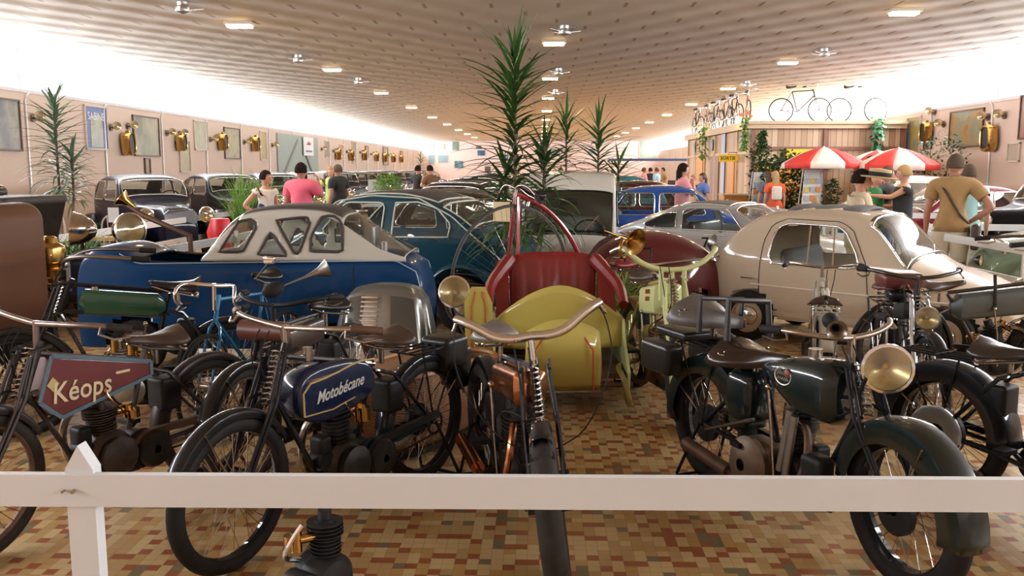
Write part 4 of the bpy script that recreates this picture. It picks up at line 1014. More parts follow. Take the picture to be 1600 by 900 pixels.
# --- right black motorcycle with the big headlamp
GREENB = mat('green black paint', (.004, .010, .009), .45, 0, 1, spec=.1)
rt, k = moto('motorcycle', 'heavy black motorcycle with large round headlamp, saddle tank and deep mudguards', (.93, 4.62), (1.47, 3.42), tank='saddle', tankm=GREENB, bars='flat', barm=NICKEL, steer=-.12, R=.34, tr=.048, guardw=.17, fside=.085, fgap=.03, fenderm=GREENB, ffa=(-5, 175), rfa=(10, 190), headz=.87, headx=.35, saddlez=.81, seatz=.68, saddlew=.4, saddlel=.46, flap=.1, tankx=.0, saddlem=mat('glossy dark brown saddle', (.035, .02, .014), .2, noise=.2, spec=.4), rack=True, forkw=.075, tubr=.017, fdrum=.1, drum=.1, cyls=1.2, tankw=.26, tankh=.29, barup=.1, exm=RUSTY, guard=BLACK, tanktop=.86)
s_ = k['_']; sad = k['_sad']; tk = [c for c in rt.children if c.name.startswith('fuel_tank')][0]
em = mat('silver white emblem', (.6, .58, .5), .4, .3); ex = sad[0]+(sad[1]-sad[0])*.5; ez = sad[2]-.11
MB().tube([(ex+.055*cos(a*.3142), -.119+.0*a, ez+.04*sin(a*.3142)) for a in range(20)], .0035, 5, closed=True).build('oval_emblem', em, tk)
MB().ball((ex+.03, -.12, ez+.018), (.02, .01, .02)).build('red_boss', mat('brown red boss', (.2, .06, .04), .5), tk)
for i in range(2):
    zz = ez+.012-.024*i; MB().tube([(ex-.035+.007*j, -.122, zz+(.008 if j % 2 else -.006)) for j in range(11)], .0018, 4).build('emblem_script', em, tk)
hl = s_['hb']+V3((.2, 0, .02)); 
hp = s_['SM'] @ hl; dr = (s_['SM'].to_3x3() @ V3((1, -.0, -.02)))
headlamp(rt, hp+V3((-.05, 0, .185)), Matrix.Rotation(-.5, 3, 'Z') @ dr, .098, CHROME, depth=.8)
for sd in (1, -1): MB(s_['SM']).tube([s_['hb']+V3((.08, sd*.07, .1)), hl+V3((-.06, sd*.09, .15))], .008, 6).build('headlamp_bracket', BLACK, rt)
horn(rt, s_['BM'] @ Matrix.Translation((-.06, -.06, .06)) @ Matrix.Rotation(-.5, 4, 'Z'), m=NICKEL, L=.16, r=.04)
o = saddle(rt, -.02, .96, mat('grey brown pillion leather', (.1, .085, .075), .45, noise=.2), .46, .4, nm='pillion_saddle', pitch=.12, flap=.11)
MB().tube([(.03, .13, .84), (.04, .13, 1.0), (.04, -.13, 1.02), (.03, -.13, .84)], .015, 8).tube([(.27, .13, .84), (.26, .12, 1.02), (.26, -.12, 1.04), (.27, -.13, .84)], .017, 8).build('pillion_handle', mat('black taped handle', (.025, .02, .02), .5), rt)
MB().rbox((-.28, .16, .68), (.3, .12, .16), .03).rbox((-.28, -.0, .78), (.3, .22, .05), .02).build('tool_bag', LEATHK, rt)
MB().rbox((-.26, -.17, .66), (.28, .12, .17), .03).build('tool_box', LEATHK, rt)
GB = mat('tan corroded alloy', (.16, .11, .07), .5, .5, noise=.3, nscale=20)
MB().lathe([(.02, 0), (.13, .0), (.135, .03), (.1, .06), (.03, .07)], (.46, -.1, .27), (0, -1, 0), 24).rbox((.46, -.03, .28), (.24, .16, .2), .05).build('gearbox', GB, rt)
MB().cyl((.66, -.1, .3), (.72, -.1, .6), .018).cyl((.7, -.1, .28), (.75, -.1, .58), .018).build('pushrod_tube', ALU, rt)
MB().rbox((.3, 0, .56), (.2, .2, .26), .06).build('oil_tank', GREENB, rt); MB().tube([(.1, -.12, .34), (.5, -.13, .5)], .009, 6).build('brake_rod', NICKEL, rt)
MB().rbox((.86, -.06, .34), (.14, .1, .18), .03).build('dynamo', BLACKM, rt)
# --- black motorcycle on the right edge
xt, k = moto('motorcycle', 'black motorcycle with luggage rack and broad rear mudguard, on the right edge of the view', (2.1, 4.5), (2.76, 3.46), tank='saddle', tankm=BLACK, bars='flat', R=.34, tr=.045, guardw=.17, fside=.085, rfa=(0, 185), rack=True, saddlez=.84, saddlew=.3, saddlel=.38, saddlem=mat('black brown saddle', (.035, .027, .024), .25), fdrum=.1, drum=.13, exm=RUSTY, tubr=.016, cyls=1.1)
MB().lathe([(.05, 0), (.14, .01), (.145, .03), (.13, .035), (.05, .02)], (0, -.07, .34), (0, -1, 0), 28).build('rear_sprocket', ALU, xt)
# --- little engine unit on the floor behind the fence
ET_S = .85
et = thing('bicycle_engine', 'small single cylinder engine on the tiles behind the bottom of the fence', 'engine', (gx(510, 3.1, .2), 3.1, 0), .9)
et.scale = (ET_S,)*3; MB().cyl((0, 0, 0), (0, 0, .02), .09).cyl((0, 0, .02), (0, 0, .1), .03).build('stand', BLACKM, et)
engine(et, 0, .2, 0, s_=.9, m=mat('black finned casting', (.03, .03, .032), .45, .4), hm=mat('black finned barrel', (.03, .03, .032), .45, .4))
MB().tube(smooth2([V3((-.1, .05, .3)), V3((-.2, .04, .34)), V3((-.16, .02, .42)), V3((-.12, 0, .48))], 2), .012, 7).build('intake_pipe', CHROME, et)
MB().lathe([(.02, 0), (.055, .005), (.055, .03), (.02, .035)], (.1, .1, .26), (0, 1, 0), 18).cyl((.0, .0, .26), (.1, .1, .26), .012).build('magneto', BLACKM, et)
# --- green tank motorcycle
gt, k = moto('motorcycle', 'old motorcycle with long flat green tank, standing beside the blue open car', (gx(330, 5.35), 5.75), (gx(35, 5.35), 5.3), tank='flat', tankm=mat('dark green tank enamel', (.008, .06, .03), .25, 0, .8), bars='long', barm=mat('dark worn bar', (.22, .2, .19), .3, .9), R=.34, tankh=.15, headz=.98, seatz=.8, saddlez=.96, enginem=ALU, rack=False, cyls=.9, exm=NICKEL, saddlem=LEATHK, tankw=.12, levers=False)
MB().cyl((.62, .05, .5), (.62, .05, .62), .035).cyl((.72, .06, .52), (.72, .06, .6), .025).build('brass_carburettor', BRASS, gt)
# --- blue racing bicycle and dark tourer in the gap
bc, SMb = bicycle('bicycle', 'racing bicycle with bright blue frame, chrome fork crown and dropped handlebar', (gx(440, 6.25), 6.3), (gx(322, 5.4), 5.35), mat('bright metallic blue', (.01, .16, .34), .25, .5, 1), bars='drop', saddlem=LEATHK, steer=.1)
MB().cyl((.46, .05, .42), (.5, .05, .66), .018).build('tyre_pump', mat('bright metallic blue', (.01, .16, .34)), bc)
mm = MB(SMb); mm.tube([(.68, .2, .98), (.62, .26, 1.08)], .003, 5).rbox((.62, .27, 1.1), (.03, .08, .05), .012); mm.build('mirror', CHROME, bc)
dt, k = moto('motorcycle', 'dark narrow motorcycle with rolled leather bag on its handlebar, between two front row machines', (-1.22, 5.5), (-1.52, 4.35), tank='flat', tankm=mat('dark brown tank', (.04, .025, .02), .35, 0, .4), bars='flat', barm=BLACKM, R=.34, tyrem=RUBBERO, rimm=RUSTY, rack=False, saddlem=LEATHK, headz=.85, cyls=.9, engine=1)
s_ = k['_']; MB(s_['BM']).cyl((.1, -.13, -.12), (.1, .13, -.12), .055).build('leather_roll', mat('red brown leather', (.12, .04, .025), .4), dt)
# --- K: black machine with red saddle and small headlamp
qt, k = moto('motorcycle', 'light black motorcycle with red brown saddle and small silver headlamp by the cream car', (gx(1385, 6.05), 6.05), (gx(1452, 5.1), 5.1), tank='flat', tankm=BLACKM, tankh=.1, bars='flat', barm=mat('dark bar', (.1, .1, .1), .25, .9), R=.36, tr=.024, headz=.92, barup=.1, saddlez=.95, saddlem=mat('red brown saddle vinyl', (.13, .035, .03), .3, noise=.2), saddlew=.3, rack=True, forkm=ALU, engine=1, cyls=.6, guardw=.07, exhaust=False, lean=0, steer=.0)
s_ = k['_']; headlamp(qt, s_['hb']+V3((.16, 0, .08)), (1, -.2, 0), .068, ALU, depth=1)
MB().rbox((.25, 0, .86), (.16, .16, .08), .03).build('tool_pouch', BLACK, qt); MB().rbox((s_['sl'].x-.06, 0, .965), (.27, .26, .1), .035).build('saddle_cushion', mat('red brown saddle vinyl', (.13, .035, .03)), qt)
headlamp(qt, s_['BM'] @ V3((.05, .33, .12)), (.6, .8, 0), .035, LEATHK, name='mirror_lamp')
# --- M: long tank V-twin
mt, k = moto('motorcycle', 'veteran twin cylinder motorcycle with very long dark grey flat tank, at the right edge', (gx(1420, 6.5), 6.62), (gx(1725, 6.5), 6.5), tank='long', tankm=mat('dark greenish grey tank', (.07, .08, .075), .4, .1, .3, noise=.2, nscale=5), engine=2, bars='long', barm=mat('brown bar', (.12, .09, .07), .4, .7), R=.345, headz=.9, seatz=.68, tankh=.19, tankw=.15, framem=mat('brown iron frame', (.06, .045, .04), .4, .4), rack=False, saddlez=.86, barup=.2, levers=True, tyrem=RUBBERO, seatx=.22)
MB().tube([(.62, -.08, .66), (.6, -.08, .92)], .012, 6).build('gear_lever', IRON, mt)
# --- L: small cream autocycle
at_, k = moto('moped', 'small cream moped with cream mudguard, tucked against the cream car', (2.12, 6.55), (2.33, 7.4), tank='flat', tankm=mat('cream enamel', (.5, .46, .36), .35, 0, .6), fenderm=mat('cream enamel', (0, 0, 0)), framem=mat('cream enamel', (0, 0, 0)), bars='flat', R=.3, headz=.8, seatz=.62, saddlez=.72, cat='moped', rackm=mat('cream enamel', (0, 0, 0)), guardw=.1, fside=.04, cyls=.7)
# --- wicker sidecar body
WK = bpy.data.materials.new('woven wicker'); t_, n, l = nodes(WK); b = n['Principled BSDF']
tc = n.new('ShaderNodeTexCoord'); sp = n.new('ShaderNodeSeparateXYZ'); l.new(tc.outputs['Object'], sp.inputs[0])
a_ = mth(n, l, 'SINE', mth(n, l, 'MULTIPLY', mth(n, l, 'ADD', sp.outputs[0], sp.outputs[1]), 220)); c_ = mth(n, l, 'SINE', mth(n, l, 'MULTIPLY', sp.outputs[2], 400)); hh = mth(n, l, 'MULTIPLY', a_, c_)
l.new(mx(n, l, mth(n, l, 'MULTIPLY_ADD', hh, .5, .5), (.17, .07, .025), (.32, .15, .055)), b.inputs['Base Color']); bp = n.new('ShaderNodeBump'); bp.inputs['Strength'].default_value = .5; bp.inputs['Distance'].default_value = .004; l.new(hh, bp.inputs['Height']); l.new(bp.outputs[0], b.inputs['Normal']); b.inputs['Roughness'].default_value = .6
wt = thing('wicker_sidecar', 'woven brown wicker sidecar body with thick rolled rim, standing on the tiles', 'sidecar', (-.72, 5.42, 0), math.atan2(.8, .41))
pl = smooth2([V3((-.62, -.26)), V3((.45, -.26)), V3((.66, -.12)), V3((.66, .12)), V3((.45, .26)), V3((-.62, .26))], 2, True)
g = []
for z, sc in ((.06, .93), (.1, .95), (.25, .98), (.4, 1.0), (.48, 1.0)): g.append([(p.x*sc, p.y*sc, z-(.06*max(0, min(1, (p.x-.1)/.5)) if z > .45 else 0)) for p in pl])
MB().sheet(g, True).build('basket', WK, wt, solid=.02)
MB().prism([(p.x*.93, p.y*.93) for p in pl], lambda u, v, w_: (u, v, .07+w_), .02).build('floor_board', RUSTY, wt, smooth=False)
MB().tube([V3(p)+V3((0, 0, .01)) for p in g[-1]], .02, 8, closed=True).build('rim', mat('cane rim', (.35, .15, .05), .45, noise=.2), wt)
MB().tube([(p.x*.94, p.y*.94, .045) for p in pl], .03, 6, closed=True).build('base_rail', BLACKM, wt)
# --- silver streamlined sidecar nose
SIL = mat('brushed silver bodywork', (.34, .34, .32), .3, .8, noise=.1, nscale=12)
nt = thing('silver_fairing', 'silver streamlined cab front with louvred strip, in front of the blue microcar', 'vehicle cab', (gx(592, 6.35, .5), 6.35, 0), -.12); nt.scale = (1.28, 1, .93)
g = []
for i in range(15):
    u = -1+2*i/14; row = []
    for k_ in range(13):
        z = .02+.87*k_/12; hw_ = .30-.09*(z/.89)**2; e = .06 if k_ == 12 else 0
        row.append((u*hw_*(1-e*2), -.10*(1-u*u)**.5*(1-.2*z)-.02-.0*z+(.16*(z/.89)**2)+(.05 if k_ == 12 else 0), z-.05*abs(u)**3*(z/.89)))
    g.append(row)
MB().sheet(g).build('front_skin', SIL, nt, solid=.01)
bx = MB()
for i in range(14):
    a = g[i]; b2 = g[i+1]
g2 = [[p, (p[0]*.96, .4, p[2]-.02)] for p in [g[0][k_] for k_ in range(13)]+[g[i][12] for i in range(1, 14)]+[g[14][k_] for k_ in range(12, -1, -1)]]
MB().sheet(g2).build('hood', SIL, nt, solid=.01)
for (u0, u1, nm, mm_) in ((-.86, -.38, 'left_window', glass('smoky cab glass', (.25, .27, .25), .3, .08)), (.3, .86, 'right_window', glass('smoky cab glass'))):
    gg = []
    for i in range(7):
        u = u0+(u1-u0)*i/6; row = []
        for k_ in range(8):
            z = .42+.4*k_/7-.05*abs(u)**3; hw_ = .30-.09*(z/.89)**2; row.append((u*hw_, -.10*(1-u*u)**.5*(1-.2*z)-.02+(.16*(z/.89)**2)-.012, z))
        gg.append(row)
    MB().sheet(gg).build(nm, mat('dark cab window', (.08, .085, .08), .12, .2, 1), nt)
lv = MB()
for k_ in range(14):
    z = .35+.035*k_; lv.box((-.05, -.125+(.16*(z/.89)**2)+.0, z), (.1, .012, .014))
lv.build('louvre', CHROME, nt, smooth=False)
# ================================================================ cars and things in the middle
def roofmod(t, s, k, m, nm='roof_panel'):
    mb = s.glass.get(('t', k, 0)); 
    return mb.build(nm, m, t, ang=60) if mb else None
# --- cream microcar (side on, nose to the right)
CREAM = paint('cream beige car paint', (.58, .46, .33), .28)
prof = [(1.40, .3), (1.44, .42), (1.40, .55), (1.27, .64), (1.05, .73), (.63, .83), (.36, 1.17), (.22, 1.28), (-.1, 1.315), (-.5, 1.31), (-.82, 1.27), (-1.0, 1.17), (-1.2, .98), (-1.36, .72), (-1.42, .5), (-1.4, .28)]
win = [(-.68, .85), (-.64, .79), (.12, .79), (.17, .83), (.14, .92), (.02, 1.11), (-.06, 1.155), (-.52, 1.17), (-.62, 1.13), (-.67, 1.0)]
vt, vs = car('microcar', 'cream microcar with grey canvas roof strip, nose to the right', (3.12, 8.6), -.66, prof, 1.32, .24, .78, 1.31, [win], [(.22, .6, 0)], (-.88, .9), .25, CREAM, seats=((-.35, .8, .3),), seatm=DARKIN, tr_r=.006, tum=.26, rc=.11, step=.035, tw=.12, cat='car', rimm=CREAM, n1=20, na=10)
sm = MB(); P_ = [(-.78, .3), (-.77, .7), (-.75, 1.0), (-.69, 1.15), (-.56, 1.21), (-.04, 1.2), (.08, 1.13), (.24, .82), (.28, .3)]
for sd in (1, -1):
    q = resample([V3((a, 0, z)) for a, z in P_], .06); sm.tube([(p.x, sd*(vs.hw(p.x, p.z)+.002), p.z) for p in q], .004, 5)
sm.build('door_seam', DARKIN, vt)
sm = MB()
for sd in (1, -1):
    q = resample([V3((-.86, 0, .57)), V3((1.3, 0, .54))], .06); sm.tube([(p.x, sd*(vs.hw(p.x, p.z)+.006), p.z) for p in q], .008, 6)
sm.build('side_moulding', mat('cream moulding', (.75, .66, .54), .3), vt)
for sd in (1, -1):
    MB().tube([(-.96, sd*(vs.hw(-.96, .63)+.0), .63), (-.95, sd*(vs.hw(-.95, .63)+.03), .63), (-.82, sd*(vs.hw(-.82, .63)+.03), .63)], .009, 6).build('door_handle', CHROME, vt)
    headlamp(vt, (1.28, sd*.42, .6), (1, 0, .05), .09)
mb = MB(); gg = []
for i in range(9):
    x = -.62+.72*i/8; gg.append([(x, y, 1.322+.012*sin(i*2.2)-.10*(abs(y)/.5)**2.5) for y in (-.43, -.3, -.15, 0, .15, .3, .43)])
mb.sheet(gg).build('canvas_roof', mat('grey canvas', (.14, .13, .125), .8, noise=.2), vt, solid=.02)
wp = MB(); wp.tube([(.57, -.2, .9), (.5, .1, .98)], .006, 5).tube([(.57, .25, .9), (.5, .5, .95)], .006, 5); wp.build('wiper', BLACK, vt)
MB().bar((-.3, -vs.hw(-.3, .8)-.0, .80), (-.32, -vs.hw(-.32, 1.16), 1.16), .012, .016).bar((-.06, -vs.hw(-.06, .8), .80), (-.09, -vs.hw(-.09, 1.14), 1.14), .014, .02).build('window_bar', CHROME, vt)
MB().bar((-.94, -vs.hw(-.9, .33)-.0, .3), (.5, -vs.hw(.5, .33), .3), .02, .05).build('sill', CREAM, vt)
# --- blue open microcar with lifted plexiglass cab roof
BLUEC = mat('medium blue car paint', (.003, .04, .125), .45, 0, .25, spec=.12, noise=.12, nscale=6)
prof = [(1.36, .24), (1.44, .5), (1.43, .92), (1.34, 1.04), (1.18, 1.07), (1.06, 1.04), (.96, .955), (.3, .945), (-.2, .955), (-.6, .975), (-1.0, 1.0), (-1.2, .98), (-1.36, .9), (-1.43, .72), (-1.42, .45), (-1.3, .26)]
ut, us = car('microcar', 'blue open microcar with long flat sides, side on behind the front row machines', (-2.36, 7.6), pi, prof, 1.16, .22, .5, 1.07, [], [(-.35, .92, 2)], (-.85, .95), .23, BLUEC, seats=((.15, .85, .3),), tum=.08, rc=.09, tw=.1, step=.04, swheel=True) if False else (None, None)
ut = thing('microcar', 'blue open topped microcar with long flat sides and bubble cab roof, side on', 'car', (-2.36, 7.45, 0), pi)
us = Shell(prof, .92, .22, .5, 1.07, .09, .08, .12, 8, .08, 16, 8, .04, (), ((-.35, .92, 3),), ((-.85, .23, .27), (.95, .23, .27)))
us.body.build('body', BLUEC, ut, ang=50)
tr = us.screenrim(0, ((-.35, .92, 3),), .012); tr.build('cockpit_rim', BLACK, ut)
for x in (-.85, .95):
    for sd in (1, -1): carwheel(ut, x, sd*.39, .23, .1)
MB().box((0, 0, .26), (2.5, .75, .05)).build('floor_pan', DARKIN, ut, smooth=False)
MB().box((-.1, 0, .8), (1.2, .72, .03)).build('interior_tray', DARKIN, ut, smooth=False)
seat(ut, .2, 0, .52, .7, mat('silver grey seat vinyl', (.4, .39, .38), .45), back=.48, nm='front_seat'); seat(ut, -.55, 0, .52, .68, LEATHER, back=.42, nm='rear_seat')
lw = MB()
for sd in (1, -1):
    q = resample([V3((1.05, 0, 1.0)), V3((.9, 0, .92)), V3((-1.2, 0, .95)), V3((-1.36, 0, .86)), V3((-1.42, 0, .6))], .05); lw.tube([(p.x, sd*(us.hw(p.x, p.z)+.004), p.z) for p in q], .004, 5)
lw.build('body_lining', mat('pale blue lining', (.35, .45, .55), .4), ut)
lw = MB()
for sd in (1, -1): lw.tube([(-.85, sd*(us.hw(-.85, .9)+.003), .94), (-.85, sd*(us.hw(-.85, .5)+.003), .5), (-.85, sd*(us.hw(-.85, .3)+.003), .48)], .003, 5)
lw.build('door_seam', DARKIN, ut)
def lp(px, py, Y): q = atY(px, py, Y); return (-2.36-q.x, q.z)
ct_ = [lp(a, b, 7.35) for a, b in ((334, 396), (350, 372), (372, 342), (395, 327), (430, 321), (470, 319), (520, 322), (548, 334), (575, 352), (610, 376), (642, 396))]
ct_[0] = (ct_[0][0], .95); ct_[-1] = (ct_[-1][0], .99)
cw = [[lp(a, b, 7.17) for a, b in q] for q in (((412, 395), (430, 361), (457, 397)), ((437, 343), (483, 338), (489, 347), (476, 388), (470, 396)), ((493, 390), (492, 368), (507, 338), (524, 335), (539, 346), (541, 391)), ((379, 345), (400, 341), (407, 352), (388, 391), (352, 391)))]
xr = lp(548, 334, 7.3)[0]
tops = ((ct_[3][0]+.03, ct_[0][0]-.02, 0), (ct_[-1][0]+.02, xr, 0), (xr+.03, ct_[3][0]-.0, 3))
cs = Shell(ct_, .86, .94, .955, 1.4, .09, .22, .1, 8, .02, 14, 8, .025, cw, tops)
CRG = paint('cream grey cab frame', (.55, .52, .45), .35)
cs.body.build('cab_roof_frame', CRG, ut, ang=60, solid=.008)
for k_, mb in cs.glass.items():
    if k_ == ('t', 2, 0): mb.build('cab_roof', mat('brown cloth roof', (.07, .055, .045), .7, noise=.2), ut, solid=.015)
    else: mb.build('cab_window', PLEXI, ut)
tr = MB()
for w_, sd_ in [(a_, b_) for a_ in cw for b_ in (1, -1)]: cs.outline(w_, r=.011, sides=(sd_,)).build('window_rubber', mat('brown rubber seal', (.05, .035, .03), .6), ut)
MB().tube([(-1.02, .3, 1.0), (-1.02, .3, 1.1)], .008, 6).rbox((-1.02, .3, 1.14), (.02, .2, .16), .01).cyl((-1.1, .38, .98), (-1.1, .38, 1.1), .03).build('side_mirror', ALU, ut)
# --- teal saloon behind
TEAL = paint('dark teal car paint', (.008, .055, .085), .25)
prof = [(1.78, .3), (1.82, .55), (1.7, .78), (1.3, .9), (.86, .99), (.5, 1.32), (.25, 1.43), (-.1, 1.46), (-.5, 1.44), (-.9, 1.32), (-1.25, 1.08), (-1.6, .82), (-1.8, .55), (-1.78, .3)]
w0 = rr(-.18, .98, .52, 1.33, .06, 3, dx1=-.22); w1 = [(-.3, .98), (-.3, 1.33), (-.55, 1.34), (-.78, 1.28), (-.95, 1.12), (-.93, .99)]
tt_, ts = car('car', 'dark teal rounded saloon with sloping tail and brown roof, behind the blue open microcar', (-1.62, 9.9), pi-.3, prof, 1.45, .25, .95, 1.46, [w0, w1], [(.3, .82, 2), (-1.2, -.8, 3), (-.75, .22, 4)], (-1.08, 1.1), .3, TEAL, seats=((.0, .85, .35), (-.75, .8, .35)), tum=.25, tw=.13, trim=mat('pale gutter trim', (.6, .6, .5), .4), seatm=DARKIN, tr_r=.006) 
for o in list(tt_.children):
    if o.name.startswith('rear_window'): pass
def recol(t, s, idx, m, nm):
    for o in [c for c in t.children if c.name.startswith('rear_window')]:
        if len(o.data.polygons) == len(s.glass[('t', idx, 0)].f): o.data.materials.clear(); o.data.materials.append(m); o.name = nm; o.data.name = nm
recol(tt_, ts, 2, mat('brown cloth roof', (.07, .055, .045)), 'roof_panel')
q = MB()
for sd in (1, -1):
    pp = resample([V3((.62, 0, 1.1)), V3((.4, 0, 1.34)), V3((0, 0, 1.4)), V3((-.55, 0, 1.38)), V3((-.95, 0, 1.2)), V3((-1.3, 0, .93)), V3((-1.5, 0, .75))], .05); q.tube([(p.x, sd*(ts.hw(p.x, p.z)+.004), p.z) for p in pp], .008, 5)
q.build('gutter_line', mat('pale gutter trim', (.6, .6, .5), .4), tt_)
fender(tt_, -1.08, .66, .36, .3, TEAL, 0, 180, 'rear_wing'); fender(tt_, -1.08, -.66, .36, .3, TEAL, 0, 180, 'rear_wing')
# --- brown saloon
BROWN = paint('dark brown car paint', (.05, .03, .022), .25)
SPROF = [(2.0, .3), (2.05, .55), (1.95, .75), (1.4, .84), (.9, .9), (.45, 1.28), (.2, 1.4), (-.3, 1.42), (-.8, 1.38), (-1.15, 1.22), (-1.5, .95), (-1.9, .85), (-2.05, .6), (-2.0, .3)]
def sw(z0=.9, z1=1.28): return [rr(-.28, z0, .52, z1, .05, 3, dx1=-.2), rr(-1.1, z0, -.36, z1, .05, 3, dx0=.22)]
def saloon(label, loc, hd_, m, sc=1, roofm=None, group=None, step=.06, fend=False):
    t, s = car('car', label, loc, hd_, SPROF, 1.55, .25, .88, 1.42, sw(), [(.3, .84, 2), (-1.45, -1.0, 3)]+([(-.95, .28, 3)] if roofm else []), (-1.2, 1.25), .32, m, seats=((.0, .85, .32), (-.8, .8, .32)), group=group, step=step, n1=14, na=7, tw=.15, rimm=m)
    if roofm: recol(t, s, 2, roofm, 'roof_panel')
    t.scale = (1, 1, sc); 
    fb = MB().tube([(2.0, -.72, .42), (2.1, -.4, .42), (2.12, 0, .42), (2.1, .4, .42), (2.0, .72, .42)], .04, 7); fb.build('front_bumper', CHROME, t)
    MB().tube([(-2.0, -.72, .42), (-2.1, -.4, .42), (-2.12, 0, .42), (-2.1, .4, .42), (-2.0, .72, .42)], .04, 7).build('rear_bumper', CHROME, t)
    for sd in (1, -1): headlamp(t, (1.96, sd*.55, .66), (1, 0, .0), .1)
    MB().rbox((2.03, 0, .6), (.06, .7, .18), .03).build('grille', CHROME, t)
    return t
saloon('dark brown saloon with pale window frames, between the teal saloon and the white van', (-1.55, 13.3), pi, BROWN, .98, mat('brown cloth roof', (.07, .055, .045)))
# --- white van
VW = paint('off white van paint', (.66, .62, .54), .35)
prof = [(1.05, .3), (1.1, .7), (1.05, .95), (.88, 1.42), (.8, 1.5), (.62, 1.62), (.3, 1.655), (-1.0, 1.655), (-1.06, 1.5), (-1.08, .3)]
vn, vsn = car('van', 'small off white delivery van facing the viewer with one wide windscreen', (.42, 11.3), -pi/2-.1, prof, 1.12, .25, .92, 1.65, [rr(.2, 1.0, .7, 1.42, .05, 3, dx1=-.1)], [(.86, 1.045, 2)], (-.75, .72), .25, VW, seats=((.1, .8, .5),), tum=.06, rc=.07, endr=.05, endp=8, trim=BLACK, tw=.12)
MB().tube([(1.05, -.3, .97), (.99, -.1, 1.14)], .006, 5).build('wiper', CHROME, vn); MB().tube([(1.05, .2, .97), (.99, .35, 1.14)], .006, 5).build('wiper', CHROME, vn)
MB().rbox((.86, .0, 1.3), (.02, .22, .07), .01).build('rear_view_mirror', BLACK, vn)
for sd in (1, -1): headlamp(vn, (1.08, sd*.38, .7), (1, 0, 0), .09)
# --- silver coupe
SILV = paint('silver car paint', (.5, .5, .52), .3)
SILV.node_tree.nodes['Principled BSDF'].inputs['Metallic'].default_value = .3
prof = [(1.85, .35), (1.9, .55), (1.75, .68), (1.0, .78), (.42, 1.14), (.28, 1.19), (-.2, 1.225), (-.6, 1.19), (-1.1, .98), (-1.6, .82), (-1.78, .7), (-1.82, .35)]
w0 = [(-.42, .82), (-.46, 1.08), (-.4, 1.13), (.15, 1.14), (.24, 1.1), (.52, .82)]; w1 = [(-.52, .83), (-.55, 1.08), (-.7, 1.06), (-1.05, .88), (-1.0, .83)]
sc_, scs = car('car', 'silver coupe with black racing number seven on its door and sloping tail', (2.8, 13.2), -.6, prof, 1.5, .25, .8, 1.22, [w0, w1], [(.32, .9, 2), (-1.08, -.66, 3), (-.58, .25, 4)], (-1.1, 1.15), .3, SILV, seats=((-.15, .85, .3),), tum=.3, seatm=LEATHK, tw=.15)
recol(sc_, scs, 2, mat('grey brown vinyl roof', (.12, .105, .09), .6), 'roof_panel')
text('door_number', '7', .26, BLACKM, sc_, frame3((-.05, -scs.hw(-.05, .62)-.006, .62), (1, 0, 0), (0, 0, 1)))
for x in (-.05, .5): MB().tube([(x, -scs.hw(x, .76)-.02, .76), (x+.32, -scs.hw(x, .76)-.02, .765)], .008, 6).build('door_handle', CHROME, sc_)
# --- cars further back
BLUS = paint('bright blue car paint', (.015, .07, .3), .22); MARC = paint('dark maroon car paint', (.05, .012, .014), .22); TEAL2 = paint('petrol blue car paint', (.02, .16, .22), .25); BLKC = paint('black car paint', (.006, .005, .007), .35, .2); GRNC = paint('pale green car paint', (.18, .26, .17), .3); WHC = paint('ivory car paint', (.7, .66, .56), .3); REDC = paint('bright red car paint', (.5, .02, .02), .25); BRC = paint('brown black car paint', (.028, .02, .015), .3, .5)
saloon('bright blue saloon with chrome window frames, directly behind the silver coupe', (2.45, 16.2), -.15, BLUS, .985)
saloon('dark maroon saloon behind the bright blue saloon', (2.3, 19.0), 0, MARC, 1.02)
saloon('petrol blue saloon behind the dark maroon saloon', (2.2, 22.0), 0, TEAL2, 1.08)
for i, (x, y, c_, l_) in enumerate(((-1.5, 16.7, BRC, 'brown black saloon seen over the brown saloon roof, nearest of the dark diagonal row'), (-1.4, 20.6, BLKC, 'black saloon in the middle row, second of the dark diagonal row'), (-1.3, 24.8, BRC, 'brown black saloon in the middle row, third of the dark diagonal row'), (-1.2, 29.2, BLKC, 'black saloon in the middle row, farthest of the dark diagonal row'))):
    saloon(l_, (x, y), -pi/2-.45, c_, 1.04+.03*i, mat('brown cloth roof', (0, 0, 0)), step=.09)
# --- maroon microcar dome in front of the silver coupe
prof = [(.95, .3), (1.0, .55), (.85, .8), (.5, .98), (.1, 1.05), (-.4, 1.02), (-.8, .86), (-.98, .6), (-.95, .3)]
mc = thing('microcar', 'low dark maroon microcar shell with domed top, behind the yellow handlebar', 'car', (1.15, 9.35, 0), .0); mc.scale = (.78, 1, 1)
ms = Shell(prof, 1.15, .22, .5, 1.05, .2, .2, .45, 3, .1, 12, 9, .05, (), (), ((-.6, .22, .26), (.6, .22, .26)))
ms.body.build('body', paint('maroon fibreglass', (.11, .012, .014), .2), mc)
for x in (-.6, .6):
    for sd in (1, -1): carwheel(mc, x, sd*.45, .22, .1)
headlamp(mc, (.8, -.3, .93), (1, 0, 0), .09, ALU, name='round_mirror')
mk_ = MB().tube([(.75, -.5, .8), (.0, -.58, .74), (-.7, -.5, .74)], .012, 6); mk_.build('side_moulding', CHROME, mc)
